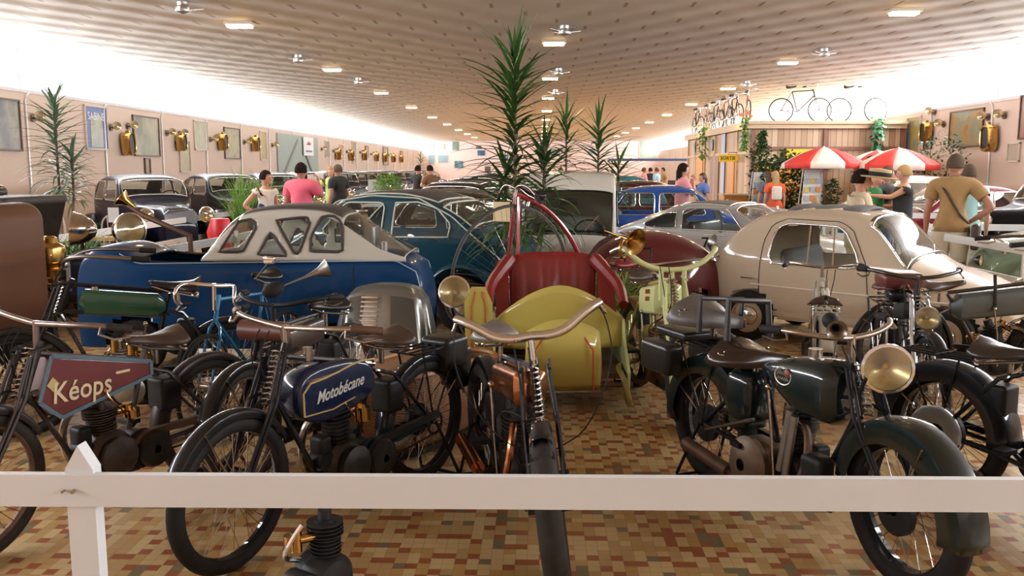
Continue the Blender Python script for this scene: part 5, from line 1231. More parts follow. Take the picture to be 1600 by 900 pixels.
# --- 1930s black saloons along the left wall
GRILLE = mat('dark silver radiator slats', (.16, .16, .17), .35, .8)
TPROF = [(2.1, .4), (2.12, .7), (2.06, 1.0), (1.6, 1.07), (.75, 1.12), (.55, 1.45), (.35, 1.55), (-.4, 1.6), (-1.1, 1.54), (-1.5, 1.3), (-1.75, .9), (-1.85, .55), (-1.82, .38)]
def traction(label, loc, hd_, m, group=None, step=.07, detail=True):
    t = thing('vintage_car', label, 'car', (loc[0], loc[1], 0), hd_, group)
    def wf(x): return .62 if x < .6 else (.62-.3*((x-.6)/1.5)**.8)
    wins = [rr(-.32, 1.12, .5, 1.46, .06, 3, dx1=-.12), rr(-1.2, 1.12, -.42, 1.46, .08, 3, dx0=.2)]; tops = [(.42, .72, 2), (-1.5, -1.25, 4)]
    s = Shell(TPROF, 1.3, .35, 1.08, 1.6, .12, .16, .3, 6, .04, 14, 7, step, wins, tops, (), wfun=lambda x: (.64-.14*max(0, (-x-.9)/.9)**2) if x < .6 else max(.27, .64-.38*min(1, (x-.6)/1.1)))
    s.body.build('body', m, t, ang=50); tr = MB()
    for w_ in wins: s.outline(w_, mb=tr)
    for k_ in range(2): tr.join(s.screenrim(k_, tops))
    tr.build('window_trim', CHROME, t)
    for k_, mb in s.glass.items(): mb.build('side_window' if k_[0] == 's' else 'windscreen', GLASS, t)
    for x in (-1.35, 1.45):
        for sd in (1, -1): carwheel(t, x, sd*.68, .36, .15)
    for sd in (1, -1):
        fender(t, 1.45, sd*.66, .42, .3, m, -5, 190, 'front_wing', .09); fender(t, -1.35, sd*.66, .42, .28, m, -5, 190, 'rear_wing', .08)
        headlamp(t, (1.85, sd*.5, .9), (1, 0, 0), .13)
    MB().box((0, 0, .38), (2.9, 1.45, .06)).build('running_board', m, t, smooth=False)
    MB().prism([(-.24, .45), (.24, .45), (.27, .93), (.2, 1.0), (-.2, 1.0), (-.27, .93)], lambda u, v, w_: (2.15+w_-abs(u)*.35, u, v), .06).build('radiator_grille', GRILLE, t, smooth=False)
    MB().tube([(2.3, -.75, .45), (2.42, -.3, .45), (2.42, .3, .45), (2.3, .75, .45)], .03, 7).bar((2.1, -.2, .45), (2.4, -.2, .45), .03, .05).bar((2.1, .2, .45), (2.4, .2, .45), .03, .05).build('front_bumper', CHROME, t)
    seat(t, .0, 0, .55, 1.0, GREYIN, .5); seat(t, -.85, 0, .55, 1.0, GREYIN, .5, 'rear_seat')
    MB().torus((.42, .3, 1.12), (-.8, 0, .5), .2, .012, 24, 6).tube([(.42, .3, 1.12), (.8, .3, .8)], .012, 6).build('steering_wheel', BLACK, t)
    return t
NAVY = paint('very dark navy car paint', (.005, .005, .016), .3, .3)
base = traction('dark navy vintage saloon with split silver grille, nearest of the row along the left wall', (-7.35, 16.3), radians(-51), NAVY)
b2 = traction('black vintage saloon with white topped roof line, second of the row along the left wall', (-7.15, 20.0), radians(-51), BLKC)
for i in range(10):
    dupt(b2, 'black vintage saloon along the left wall, %s from the camera' % ORD[i+2], (-7.15-.02*i, 23.7+3.7*i, 0), radians(-51 if i % 2 else -55), (1, 1, 1+.012*(i % 3)), group='black vintage saloons along the left wall')
# --- right wall cars
traction('big black vintage saloon on the right, behind the man in the tan shirt', (8.05, 13.8), pi, BLKC).scale = (.8, 1, 1)
saloon('ivory saloon with bright red roof, near the parasols', (7.4, 18.5), pi, WHC, 1.1, REDC)
saloon('small dark red saloon behind the white rails, in front of the ivory saloon', (7.5, 16.35), pi, paint('cherry red car paint', (.2, .015, .03), .25), 1.0)
gcar, gs = car('car', 'small pale green rounded car at the right edge, in front of the big black saloon', (6.95, 10.6), pi-.2, [(1.6, .3), (1.65, .6), (1.45, .85), (.9, .95), (.45, 1.35), (.1, 1.43), (-.5, 1.4), (-1.1, 1.1), (-1.5, .75), (-1.6, .3)], 1.45, .25, .92, 1.43, [rr(-.6, .95, .45, 1.3, .08, 3, dx0=.1, dx1=-.2)], [(.3, .84, 2), (-1.2, -.8, 3)], (-1.0, 1.05), .3, GRNC, tw=.14, rimm=GRNC)
fender(gcar, 1.05, .64, .36, .3, GRNC, 0, 180, 'front_wing'); fender(gcar, 1.05, -.64, .36, .3, GRNC, 0, 180, 'front_wing')
for sd in (1, -1): headlamp(gcar, (1.5, sd*.48, .75), (1, 0, 0), .1)
# --- black bonneted veteran car, far left
lt = thing('vintage_car', 'black open vintage car with windscreen frame and folded hood, far left', 'car', (-6.75, 8.9, 0), pi)
MB().prism([(-1.5, .55), (1.5, .55), (1.5, .95), (.6, 1.0), (.5, 1.08), (-.75, 1.08), (-1.25, 1.38), (-1.62, 1.38), (-1.5, .95)], lambda u, v, w_: (u, w_, v), 1.1).build('body', BLKC, lt, smooth=False)
MB().rbox((-1.15, 0, 1.36), (.95, 1.15, .09), .04).build('folded_hood', mat('dark brown hood cloth', (.035, .024, .02), .6, noise=.3), lt)
MB().rbox((-.55, 0, 1.43), (.9, 1.1, .16), .07).rbox((-.1, 0, 1.25), (.5, 1.0, .5), .1).build('seat', LEATHK, lt)
MB().tube([(.45, -.55, 1.05), (.35, -.55, 1.85), (.35, .55, 1.85), (.45, .55, 1.05)], .02, 6).tube([(.4, -.55, 1.45), (.4, .55, 1.45)], .014, 6).build('windscreen_frame', BRASS, lt)
MB().box((.36, 0, 1.65), (.01, 1.08, .36)).build('windscreen', GLASS, lt, smooth=False)
for x in (-1.15, 1.2):
    for sd in (1, -1):
        c_ = V3((x, sd*.68, .42)); o = MB().torus(c_, (0, 1, 0), .35, .02, 32, 6).build('wheel', BLKC, lt); sp_ = MB().cyl(c_-V3((0, .06, 0)), c_+V3((0, .06, 0)), .05)
        for a in range(12): sp_.tube([c_, c_+V3((cos(a*pi/6)*.34, 0, sin(a*pi/6)*.34))], .012, 5)
        sp_.build('spokes', BLKC, o); MB().torus(c_, (0, 1, 0), .38, .042, 36, 8).build('tyre', RUBBERO, o)
# --- veteran car with brown leather seat back, left edge; brass and chrome lamps
at2 = thing('vintage_car', 'open veteran car with high brown leather seat back, cut by the left edge', 'car', (-4.38, 5.75, 0), 0)
BL = mat('plain brown leather', (.12, .05, .024), .5, noise=.12, nscale=4, spec=.2)
gsh = []
MB().rbox((.72, 0, 1.0), (.3, .95, .9), .13).build('seat_back', BL, at2); MB().rbox((.3, 0, .7), (.7, .9, .2), .08).build('seat_cushion', BL, at2)
MB().box((0, 0, .5), (1.7, .9, .2)).build('body', BLKC, at2, smooth=False)
for x in (-.55, .5):
    for sd in (1, -1):
        c_ = V3((x, sd*.52, .36)); o = MB().torus(c_, (0, 1, 0), .3, .018, 32, 6).build('wheel', RUSTY, at2); sp_ = MB()
        for a in range(12): sp_.tube([c_, c_+V3((cos(a*pi/6)*.3, 0, sin(a*pi/6)*.3))], .01, 5)
        sp_.cyl(c_-V3((0, .05, 0)), c_+V3((0, .05, 0)), .04).build('spokes', RUSTY, o); MB().torus(c_, (0, 1, 0), .33, .032, 36, 8).build('tyre', RUBBERO, o)
# lamp stand car front between
ft = thing('veteran_car', 'dark veteran car front with a pair of large chrome headlamps, behind the blue microcar', 'car front', (gx(152, 8.8, 1.2), 9.0, 0), -.15)
MB().rbox((0, .3, .55), (.95, 1.1, .5), .1).build('bonnet', BLKC, ft)
GUN = mat('warm chrome', (.6, .5, .42), .12, 1)
for x, lb_ in ((-.14, 'left'), (.36, 'right')):
    headlamp(ft, (x-(.06 if x < 0 else -.06), -.25, 1.08), (-1 if x < 0 else 1, -.5, .12), .165, GUN, depth=1.0)
    MB().tube([(x, -.22, .7), (x, -.22, .96)], .02, 7).build('lamp_bracket', BLACK, ft)
MB().lathe([(.01, -.14), (.03, -.1), (.05, 0), (.1, .06), (.095, .065)], (.02, .3, 1.34), (-.7, -.3, .6), 18).build('brass_horn', BRASS, ft)
MB().tube([(.04, .3, 1.3), (.2, .3, 1.2), (.75, .3, .98), (.75, .3, .6)], .03, 7).build('horn_tube', RUSTY, ft)
for x in (-.42, .42): 
    carwheel(ft, 0, .0, .3, .1).location = (x, .35, 0)
bl = thing('brass_lamp', 'polished brass carriage lamp on a dark iron post, just right of the brown seat back', 'lamp', (gx(80, 6.35, 1), 6.35, 0)); bl.scale = (1, 1, .9)
MB().cyl((0, 0, 0), (0, 0, .02), .12).tube([(0, 0, .02), (0, 0, .95)], .014, 8).build('post', BLACKM, bl)
MB().lathe([(.02, .93), (.05, .95), (.06, .98), (.09, 1.0), (.095, 1.05), (.07, 1.08), (.075, 1.1), (.1, 1.12), (.105, 1.22), (.1, 1.24), (.06, 1.27), (.05, 1.31), (.02, 1.33)], (0, 0, 0), (0, 0, 1), 24).build('lamp_body', BRASS, bl)
MB().lathe([(.001, 0), (.05, .005), (.07, .03), (.066, .035)], (0, -.08, 1.17), (0, -1, 0), 18).build('lens', LENS, bl)
# --- penny farthing
pt = thing('penny_farthing', 'penny farthing with huge thin wheel, red fork and red curved backbone, behind the red seat', 'bicycle', (gx(800, 7.5), 7.65, 0), pi+.75)
RDT = mat('red enamel tube', (.3, .014, .02), .25, 0, .8); R_ = .69
wheelset(pt, (0, 0, R_), R_, .014, NICKEL, NICKEL, mat('grey solid rubber', (.035, .03, .028), .6), name='front_wheel', spokes=60, hub=.05, hw_=.06)
wheelset(pt, (-.98, 0, .23), .23, .012, NICKEL, NICKEL, mat('grey solid rubber', (0, 0, 0)), name='rear_wheel', spokes=20, hub=.02)
fk = MB()
for sd in (1, -1): fk.tube([(0, sd*.07, R_), (-.02, sd*.05, R_+.45), (-.05, sd*.025, R_*2+.06)], .016, 8)
fk.build('fork', RDT, pt)
MB().tube(smooth2([V3((-.03, 0, R_*2+.08)), V3((-.1, 0, R_*2+.07)), V3((-.45, 0, R_*2-.07)), V3((-.78, 0, R_+.3)), V3((-.93, 0, .6)), V3((-.98, 0, .23))], 3), [.024]*8+[.022]*60, 8).build('backbone', RDT, pt)
handlebar(pt, Matrix.Translation((-.04, 0, R_*2+.13)), 'moustache', NICKEL, RUBBERO, .011, levers=False)
saddle(pt, -.22, R_*2+.13, LEATHK, .28, .18, springs=False, pitch=-.25)
MB().tube([(-.2, 0, R_*2+.03), (-.22, 0, R_*2+.1)], .012, 6).build('saddle_post', NICKEL, pt)
MB().box((.02, -.12, R_*2-.07), (.01, .17, .17), rz=.3).build('paper_tag', mat('cream paper', (.7, .55, .32), .8), pt, smooth=False)
MB().bar((0, .09, R_), (.1, .09, R_-.07), .012, .016).bar((0, -.09, R_), (-.1, -.09, R_+.07), .012, .016).build('pedal_crank', NICKEL, pt)
MB().box((-.0, .0, .01), (.3, .04, .02)).tube([(0, .08, .01), (0, .3, .012)], .01, 6).build('support_foot', BLACKM, pt)
# --- yellow combination: motorcycle and separate chair body
YEL = paint('yellow green coachwork', (.52, .42, .1), .28); YEL2 = paint('pale yellow green enamel', (.55, .58, .27), .28)
yt = thing('sidecar', 'x', 'sidecar', (gx(868, 6.4), 6.6, 0), -pi/2+.05)
yt['label'] = 'yellow passenger sidecar with ribbed red leather seat and curved front panel'
hb2 = MB(); gg = []
for i in range(17):
    u = -1+2*i/16; hgt = .60+.29*(1-abs(u)**1.8)*.95; row = []
    if u > .0: pass
    for k_ in range(9):
        z = .42+(hgt-.42)*k_/8; row.append((.36+.12*(1-u*u), u*.47, z))
    gg.append(row)
MB().sheet(gg).build('scuttle_panel', YEL, yt, solid=.018)
gg = []
for i in range(13):
    u = -1+2*i/12; row = []
    for k_ in range(9):
        v = k_/8; row.append((.62+.22*sin(v*pi*.75)+.04*(1-u*u), u*(.27-.03*v), .17+.52*v-.09*u*u*v))
    gg.append(row)
nose = MB().sheet(gg); nose.build('nose_panel', YEL, yt, solid=.016)
MB().tube([(.85-.0*a, 0, 0) for a in range(0)] or [(.86, -.2, .22), (.9, -.19, .5), (.84, -.12, .6), (.83, 0, .615), (.84, .12, .6), (.9, .19, .5), (.86, .2, .22)], .006, 5).build('red_lining', mat('red coach line', (.45, .04, .015), .4), yt)
MB().prism([(-.55, .3), (.7, .18), (.72, .3), (.45, .5), (.4, .62), (-.2, .62), (-.55, .55)], lambda u, v, w_: (u, w_, v), .02).build('side_panel', YEL2, yt, smooth=False).location = (0, .46, 0)
MB().prism([(-.55, .3), (.7, .18), (.72, .3), (.45, .5), (.4, .62), (-.2, .62), (-.55, .55)], lambda u, v, w_: (u, w_, v), .02).build('side_panel', YEL2, yt, smooth=False).location = (0, -.46, 0)
MB().box((.05, 0, .26), (1.15, .9, .04)).build('floor_board', RUSTY, yt, smooth=False)
sb = MB(); gg = []
for i in range(29):
    u = -1+2*i/28; row = []
    for k_ in range(9):
        v = k_/8; rib = .018*abs(sin(u*pi*2.6)); row.append((-.30-.1*v-rib*sin(v*pi)+.02, u*.33*(1+.04*v), .5+.53*v-.05*abs(u)**4*v))
    gg.append(row)
sb.sheet(gg).build('seat_back', REDM, yt, solid=.07)
for sd in (1, -1):
    MB().tube(smooth2([V3((-.36, sd*.33, .98)), V3((-.24, sd*.42, .88)), V3((-.06, sd*.5, .79)), V3((.12, sd*.5, .68))], 2), [.05, .055, .055, .055, .055, .05, .05, .05, .045, .045, .04, .04], 8).prism([(-.36, .5), (-.36, .96), (-.22, .86), (.0, .72), (.2, .5)], lambda u, v, w_: (u, sd*(.40+.0*u)+w_, v), .1).build('arm_rest', REDM, yt)
MB().rbox((-.02, 0, .52), (.52, .72, .18), .07).build('seat_cushion', REDM, yt)
# outrigger wheel under yellow mudguard (picture left)
fy = .0
c_ = V3((.05, -.57, .33)); 
M_ = Matrix.Translation(c_-V3((0, 0, .33)))
wheelset(yt, c_, .33, .04, mat('yellow rim', (.4, .35, .1), .4), NICKEL, RUBBERO, name='side_wheel', drum=None, spokes=30)
g_ = arcsheet(.05, .37, .17, 10, 175, zc=.33, side=.06, m=Matrix.Translation((0, -.57, 0))); g_.build('mudguard', YEL2, yt, solid=.006)
MB().prism([(-.09, .3), (.09, .3), (.1, .74), (.05, .86), (-.05, .86), (-.1, .74)], lambda u, v, w_: (.44+w_, -.57+u, v), .02).build('mudguard_flap', YEL, yt, smooth=False)
l_ = MB()
for dx_ in (-.05, .05): l_.tube([(.455, -.57+dx_, .32), (.455, -.57+dx_*1.0, .72), (.455, -.57+dx_*.5, .83)], .004, 5)
l_.build('red_lining', mat('red coach line', (.45, .04, .015)), yt)
MB().tube([(.05, -.53, .33), (.05, -.1, .3)], .02, 7).build('axle_tube', RUSTY, yt); MB().tube([(.6, -.4, .2), (.62, .5, .2)], .02, 7).build('cross_tube', RUSTY, yt); MB().tube([(-.5, -.4, .28), (-.5, .5, .28)], .02, 7).build('cross_tube', RUSTY, yt)
o = headlamp(yt, (.4, -.74, .82), (1, -.1, .2), .11, CHROME, depth=.7); MB().tube([(.3, -.57, .68), (.36, -.72, .74)], .012, 6).build('lamp_bracket', BLACK, yt)
zt_, k = moto('motorcycle', 'pale yellow motorcycle with U shaped yellow handlebar and brass bulb horn, beside the red seat', (gx(1000, 6.5), 6.75), (gx(1072, 5.6), 5.6), tank='flat', tankm=YEL2, tankh=.2, tankw=.2, framem=mat('dirty yellow frame', (.26, .2, .05), .45, .2, noise=.3, nscale=15), forkm=YEL2, bars='ushape', barm=YEL2, barr=.018, barup=.05, gripm=NICKEL, gripl=.16, R=.34, tr=.045, headz=.96, seatz=.76, saddlez=.93, saddlem=LEATHER, rimm=mat('yellow rim', (0, 0, 0)), tyrem=RUBBERO, fenderm=mat('dirty yellow frame', (0, 0, 0)), enginem=RUSTY, rack=False, guardw=.13, exm=RUSTY, forkw=.085, steer=0, tubr=.018)
s_ = k['_']
for sd in (1, -1): MB(s_['BM']).tube([(.02, sd*.08, -.2), (.01, sd*.08, 0)], .017, 8).build('handlebar_riser', YEL2, zt_)
horn(zt_, s_['BM'] @ Matrix.Translation((-.14, -.44, .26)) @ Matrix.Rotation(.55, 4, 'Z') @ Matrix.Rotation(.2, 4, 'Y'), L=.3, r=.085)
MB(s_['BM']).torus((-.04, -.33, .14), (0.7, 1, 0), .06, .011, 24, 7).build('horn_coil', BRASS, zt_)
MB().tube(smooth2([V3((.4, -.1, .3)), V3((.55, -.3, .3)), V3((.85, -.32, .28)), V3((.95, -.3, .12)), V3((.8, -.28, .1)), V3((.45, -.2, .12))], 2), .02, 8).build('footboard_rail', mat('dirty yellow frame', (0, 0, 0)), zt_)
saddle(zt_, -.12, .98, REDM, .34, .28, nm='pillion_saddle'); MB().tube([(.0, -.1, .98), (.0, -.1, 1.08), (.0, .1, 1.08), (.0, .1, .98)], .012, 7).build('pillion_handle', BLACK, zt_)
for i in range(2): MB().box((0, 0, 0), (.008, .05, .03)).build('tank_marking', mat('red brown marking', (.35, .1, .03), .5), zt_, smooth=False).location = (.66, -.104, .84-.05*i)
# ================================================================ fences, walls, kiosk, plants, people
fence('white two rail fence along the left row of vintage saloons', [(-5.9, 10.0), (-5.95, 15.0), (-5.85, 22), (-5.6, 32), (-5.4, 44)], .92, (.83, .5))
fence('short white fence behind the blue open microcar on the left', [(-3.93, 8.75), (-3.76, 10.8), (-3.7, 15)], .92, (.83, .48))
fence('white fence across the end of the left aisle, far off', [(-3.3, 23), (-3.2, 33), (-3.0, 46)], .92, (.83, .5))
fence('white fence running from behind the cream microcar towards the right edge', [(4.98, 12.4), (5.0, 9.2), (7.6, 8.8)], .92, (.84, .5))
fence('white fence behind the cream microcar leading back to the kiosk', [(4.7, 22.5), (4.9, 18.5), (5.0, 15.8)], .92, (.83, .5))
fence('white double rail fence in front of the big black saloon on the right', [(5.5, 12.75), (9.4, 12.35)], .95, (.86, .5))
fence('short white fence in front of the small dark red saloon', [(5.0, 15.2), (6.0, 15.1), (7.0, 15.0)], 1.0, (.9, .55))
# ---- wall decorations
def pic_mat(nm, cols, scale=3.0, seed=0):
    m = bpy.data.materials.new(nm); t, n, l = nodes(m); b = n['Principled BSDF']; tc = n.new('ShaderNodeTexCoord'); nz = n.new('ShaderNodeTexNoise')
    mp = n.new('ShaderNodeMapping'); mp.inputs['Location'].default_value = (seed*3.1, seed*1.7, seed); l.new(tc.outputs['Object'], mp.inputs[0]); l.new(mp.outputs[0], nz.inputs[0]); nz.inputs['Scale'].default_value = scale; nz.inputs['Detail'].default_value = 5
    r = n.new('ShaderNodeValToRGB'); e = r.color_ramp.elements
    while len(e) < len(cols): e.new(.5)
    for k, c in enumerate(cols): e[k].position = .3+.4*k/(len(cols)-1); e[k].color = (c[0]*.7, c[1]*.7, c[2]*.65, 1)
    l.new(nz.outputs['Fac'], r.inputs[0]); l.new(r.outputs[0], b.inputs['Base Color']); b.inputs['Roughness'].default_value = .35; return m
FR_D = mat('dark brown picture frame', (.1, .05, .035), .4); FR_C = mat('pale picture frame', (.55, .48, .38), .5)
def wallframe(X, p0, p1, sg):
    "corner pixels (top left, bottom right) -> y0,y1,z0,z1 on the side wall"
    a = atX(p0[0], p0[1], X); b = atX(p1[0], p1[1], X); return a, b
def picture(label, X, p0, p1, pm, fr=FR_D, group=None, fw=.035):
    sg = -1 if X < 0 else 1; a = atX(*p0, X); b = atX(*p1, X); y0, y1 = min(a.y, b.y), max(a.y, b.y); z1, z0 = max(a.z, b.z), min(a.z, b.z)
    zt = (atX(p0[0], p0[1], X).z + atX(p1[0], p0[1], X).z)/2
    t = thing('framed_poster', label, 'poster', (X, (y0+y1)/2, (z0+z1)/2), 0, group); hh, hw_ = (z1-z0)/2, (y1-y0)/2; s_ = -sg
    MB().box((s_*.012, 0, 0), (.012, hw_*2-.01, hh*2-.01)).build('picture', pm, t, smooth=False)
    f = MB()
    for q in (-1, 1): f.box((s_*.02, 0, q*hh), (.04, hw_*2+fw, fw)); f.box((s_*.02, q*hw_, 0), (.04, fw, hh*2))
    f.build('frame', fr, t, smooth=False); return t, hw_, hh
LX = -WX+.005; RX = WX-.005
greenish = [(.16, .17, .1), (.3, .3, .18), (.45, .4, .25), (.22, .25, .15)]
picture('large dark framed picture at the far left end of the left wall', LX, (-30, 150), (33, 235), pic_mat('faded dark landscape', [(.1, .1, .1), (.2, .2, .2), (.35, .33, .25), (.15, .16, .12)], 2, 1))
t, hw_, hh = picture('blue poster lettered SABINE with arched cream centre', LX, (130, 164), (168, 234), mat('blue poster paper', (.09, .14, .36), .4, noise=.3), FR_C)
text('poster_lettering', 'SABINE', .225, mat('pale poster letters', (.6, .6, .62), .5), t, frame3((.024, 0, hh-.22), (0, 1, 0), (0, 0, 1)), wscale=1.0, bold=.004)
ar = [(-hw_*.55, -hh*.9), (hw_*.55, -hh*.9)]+[(hw_*.55*cos(a), hh*.2+hh*.4*sin(a)) for a in [pi*i/12 for i in range(13)]]
MB().prism(ar, lambda u, v, w_: (.022+w_, u, v), .004).build('arched_scene', pic_mat('pale garden scene', [(.3, .33, .28), (.5, .5, .38), (.4, .45, .42)], 3, 2), t, smooth=False)
L_ = [('large framed garden scene right of the SABINE poster', (206, 180), (249, 244), FR_D, greenish, 2), ('narrow yellowed unframed print low on the wall below brass lamps', (279, 219), (297, 268), FR_C, [(.4, .33, .18), (.5, .42, .26), (.35, .3, .15)], 5), ('pale poster of twin arches', (302, 188), (324, 235), FR_C, [(.3, .33, .28), (.5, .47, .36), (.55, .5, .4)], 4), ('medium framed picture after the twin arches poster', (349, 199), (375, 248), FR_D, greenish, 3), ('tall ochre print before the green doors', (405, 205), (416, 250), FR_C, [(.45, .35, .15), (.55, .45, .22)], 4), ('small blue grey print past the green doors', (507, 220), (514, 246), FR_C, [(.15, .2, .25), (.4, .4, .4)], 6), ('orange figure poster past the green doors', (530, 226), (537, 250), FR_C, [(.5, .2, .1), (.6, .45, .3)], 5), ('tall grey banner past the green doors', (549, 221), (557, 255), FR_C, [(.3, .27, .22), (.4, .35, .3)], 5), ('small brown poster far along the left wall', (570, 228), (575, 246), FR_D, [(.3, .2, .12), (.45, .35, .22)], 5), ('greenish poster far along the left wall', (598, 230), (606, 258), FR_D, greenish, 4), ('brown print next to the farthest radiator on the left wall', (625, 236), (629, 252), FR_D, [(.3, .2, .12), (.45, .35, .22)], 5), ('narrow brown board low on the wall under the large garden scene', (225, 248), (234, 271), FR_D, [(.3, .17, .1), (.35, .22, .14)], 5)]
for i, (lb_, a, b, fr, cols, sc) in enumerate(L_): picture(lb_, LX, a, b, pic_mat('poster art', cols, sc*.6, i+3), fr)
R_l = [('big warm coloured framed crowd picture on the right wall', (1487, 176), (1535, 228), [(.3, .12, .05), (.5, .28, .1), (.2, .3, .25), (.45, .35, .2)], FR_D), ('tall blue and yellow poster on the right wall', (1419, 184), (1437, 243), [(.15, .25, .35), (.5, .4, .12), (.4, .45, .45)], FR_C), ('narrow greenish poster beside the kiosk on the right wall', (1395, 200), (1408, 242), [(.45, .48, .38), (.55, .52, .42)], FR_C), ('small dark framed print on the right wall behind the ficus', (1446, 208), (1456, 232), [(.2, .1, .08), (.3, .22, .18)], FR_D), ('pinkish picture cut by the right edge on the right wall', (1598, 150), (1640, 214), [(.4, .2, .16), (.5, .35, .3)], FR_D), ('pale drawing low on the right wall', (1577, 224), (1593, 252), [(.55, .45, .38), (.62, .52, .45)], FR_C)]
for i, (lb_, a, b, cols, fr) in enumerate(R_l): picture(lb_, RX, a, b, pic_mat('poster art', cols, 2.2, i+31), fr)
# green boarded bay on the left wall
gd = MB(); a = atX(431, 201, LX); b = atX(496, 270, LX)
gd.box((LX+.03, (a.y+b.y)/2, 1.5), (.05, abs(b.y-a.y), 3.0)); o = gd.build('door_1', mat('grey green painted boarding', (.3, .36, .33), .6, noise=.08), smooth=False); o['kind'] = 'structure'
MB().bar((LX+.08, a.y+.6, 1.5), (LX+.08, a.y+2.6, 2.8), .04, .1).bar((LX+.08, a.y+3.6, 2.4), (LX+.08, a.y+5.0, 1.3), .04, .1).build('brace', mat('grey timber', (.2, .2, .18), .6), o, smooth=False)
t = thing('wall_sign', 'white sign with a red emblem on the green boarding of the left wall', 'sign', (LX+.12, (atX(468, 213, LX).y+atX(486, 224, LX).y)/2, 2.6))
MB().box((0, 0, 0), (.03, 1.5, .75)).build('board', mat('white sign board', (.75, .75, .75), .5), t, smooth=False)
MB().prism([(-.4, -.02), (0, .13), (.4, .02), (.1, -.04)], lambda u, v, w_: (.018+w_, u, v+.08), .004).build('red_emblem', mat('sign red', (.45, .05, .05), .5), t, smooth=False)
MB().box((.018, 0, -.2), (.004, 1.0, .07)).build('lettering_band', mat('sign blue', (.1, .15, .35), .5), t, smooth=False)
# brass radiators and lamps on the walls
def radiator(X, y, z, lb_, s_=1, tilt=.12, src=[None]):
    sg = -1 if X < 0 else 1
    t = thing('brass_radiator', lb_, 'wall radiator', (X-sg*.06, y, z), 0, 'brass radiator shells on the walls', rx=tilt)
    pl = smooth2([V3(p) for p in ((-.25, -.4), (.25, -.4), (.27, .1), (.22, .4), (-.22, .4), (-.27, .1))], 2, True); g = []
    for (dx, sc) in ((0, 1), (.16, 1), (.2, .92), (.19, .8)): g.append([(-sg*dx, p.x*sc*s_, p.y*sc*s_) for p in pl])
    MB().sheet(g, True).build('shell', BRASS, t); MB().cyl((-sg*.02, 0, 0), (sg*.075, 0, 0), .05).build('bracket', FR_D, t); MB().prism([(p.x*.82*s_, p.y*.82*s_) for p in pl], lambda u, v, w_: (-sg*.16+w_, u, v), .02).build('core', mat('black radiator core', (.02, .018, .016), .5), t, smooth=False)
    MB().cyl((-sg*.1, 0, .4*s_), (-sg*.1, 0, .47*s_), .05).build('cap', BRASS, t)
def walllamp(X, y, z, lb_):
    sg = -1 if X < 0 else 1
    t = thing('brass_headlamp', lb_, 'wall lamp', (X-sg*.02, y, z), 0, 'brass headlamps on the walls')
    MB().cyl((0, 0, 0), (-sg*.02, 0, 0), .08).tube([(0, 0, 0), (-sg*.16, 0, -.03)], .018, 6).build('bracket', FR_D, t)
    headlamp(t, (-sg*.16, -.05, .03), (-sg*.5, -.8, .1), .09, BRASS)
for i, (px, py, s_) in enumerate(((191, 225, 1), (275, 223, .82), (341, 222, .95), (393, 225, .95), (524, 241, 1), (545, 243, 1), (566, 243, 1), (585, 245, 1), (598, 246, 1), (612, 247, 1), (624, 248, 1))):
    p = atX(px, py, LX); radiator(LX, p.y, p.z, 'brass radiator shell on the left wall, %s from the left' % ORD[i], s_*.66, .14)
for i, (px, py) in enumerate(((50, 184), (172, 199), (199, 197), (260, 208), (280, 209), (328, 218), (344, 218), (381, 222), (396, 224), (425, 227), (502, 233), (520, 236), (541, 237), (562, 238), (579, 241), (606, 243))):
    p = atX(px, py, LX); walllamp(LX, p.y, p.z, 'brass headlamp on the left wall, %s from the left' % ORD[i])
p = atX(1556, 216, RX); radiator(RX, p.y, p.z, 'brass edged radiator shell on the right wall', .72, -.1)
p = atX(1456, 206, RX); radiator(RX, p.y, p.z, 'dark radiator shell with a white bird figure on the right wall', .6, .1)
for i, (px, py) in enumerate(((1476, 194), (1545, 183), (1571, 180), (1461, 175))):
    p = atX(px, py, RX); walllamp(RX, p.y, p.z, 'brass headlamp on the right wall, %s from the kiosk' % ORD[i])
# pictures on the end wall
for i, (px, py, w_, h_, c) in enumerate(((674, 230, 9, 13, (.3, .5, .55)), (690, 229, 10, 9, (.7, .7, .65)), (712, 228, 11, 15, (.2, .3, .25)), (674, 249, 10, 16, (.35, .5, .6)), (692, 248, 16, 12, (.3, .5, .6)), (717, 257, 15, 12, (.1, .25, .35)), (752, 239, 13, 9, (.05, .15, .35)), (748, 230, 9, 6, (.1, .2, .3)), (790, 246, 9, 9, (.05, .15, .3)), (762, 265, 10, 11, (.15, .15, .12)), (1012, 234, 27, 30, (.5, .58, .5)), (925, 237, 12, 7, (.3, .5, .55)), (865, 238, 12, 10, (.2, .35, .45)))):
    p = atY(px, py, Y1-.02); k_ = Y1/F
    t = thing('framed_poster', '%s picture on the far end wall, %s from the left' % (('large pale map' if w_ > 20 else 'small'), ORD[i]), 'picture', tuple(p)); MB().box((0, 0, 0), (w_*k_, .03, h_*k_)).build('frame', FR_C, t, smooth=False); MB().box((0, -.02, 0), (w_*k_*.88, .01, h_*k_*.88)).build('picture', pic_mat('end wall art', [tuple(x*.7 for x in c), c, (.6, .6, .5)], .8, i), t, smooth=False)
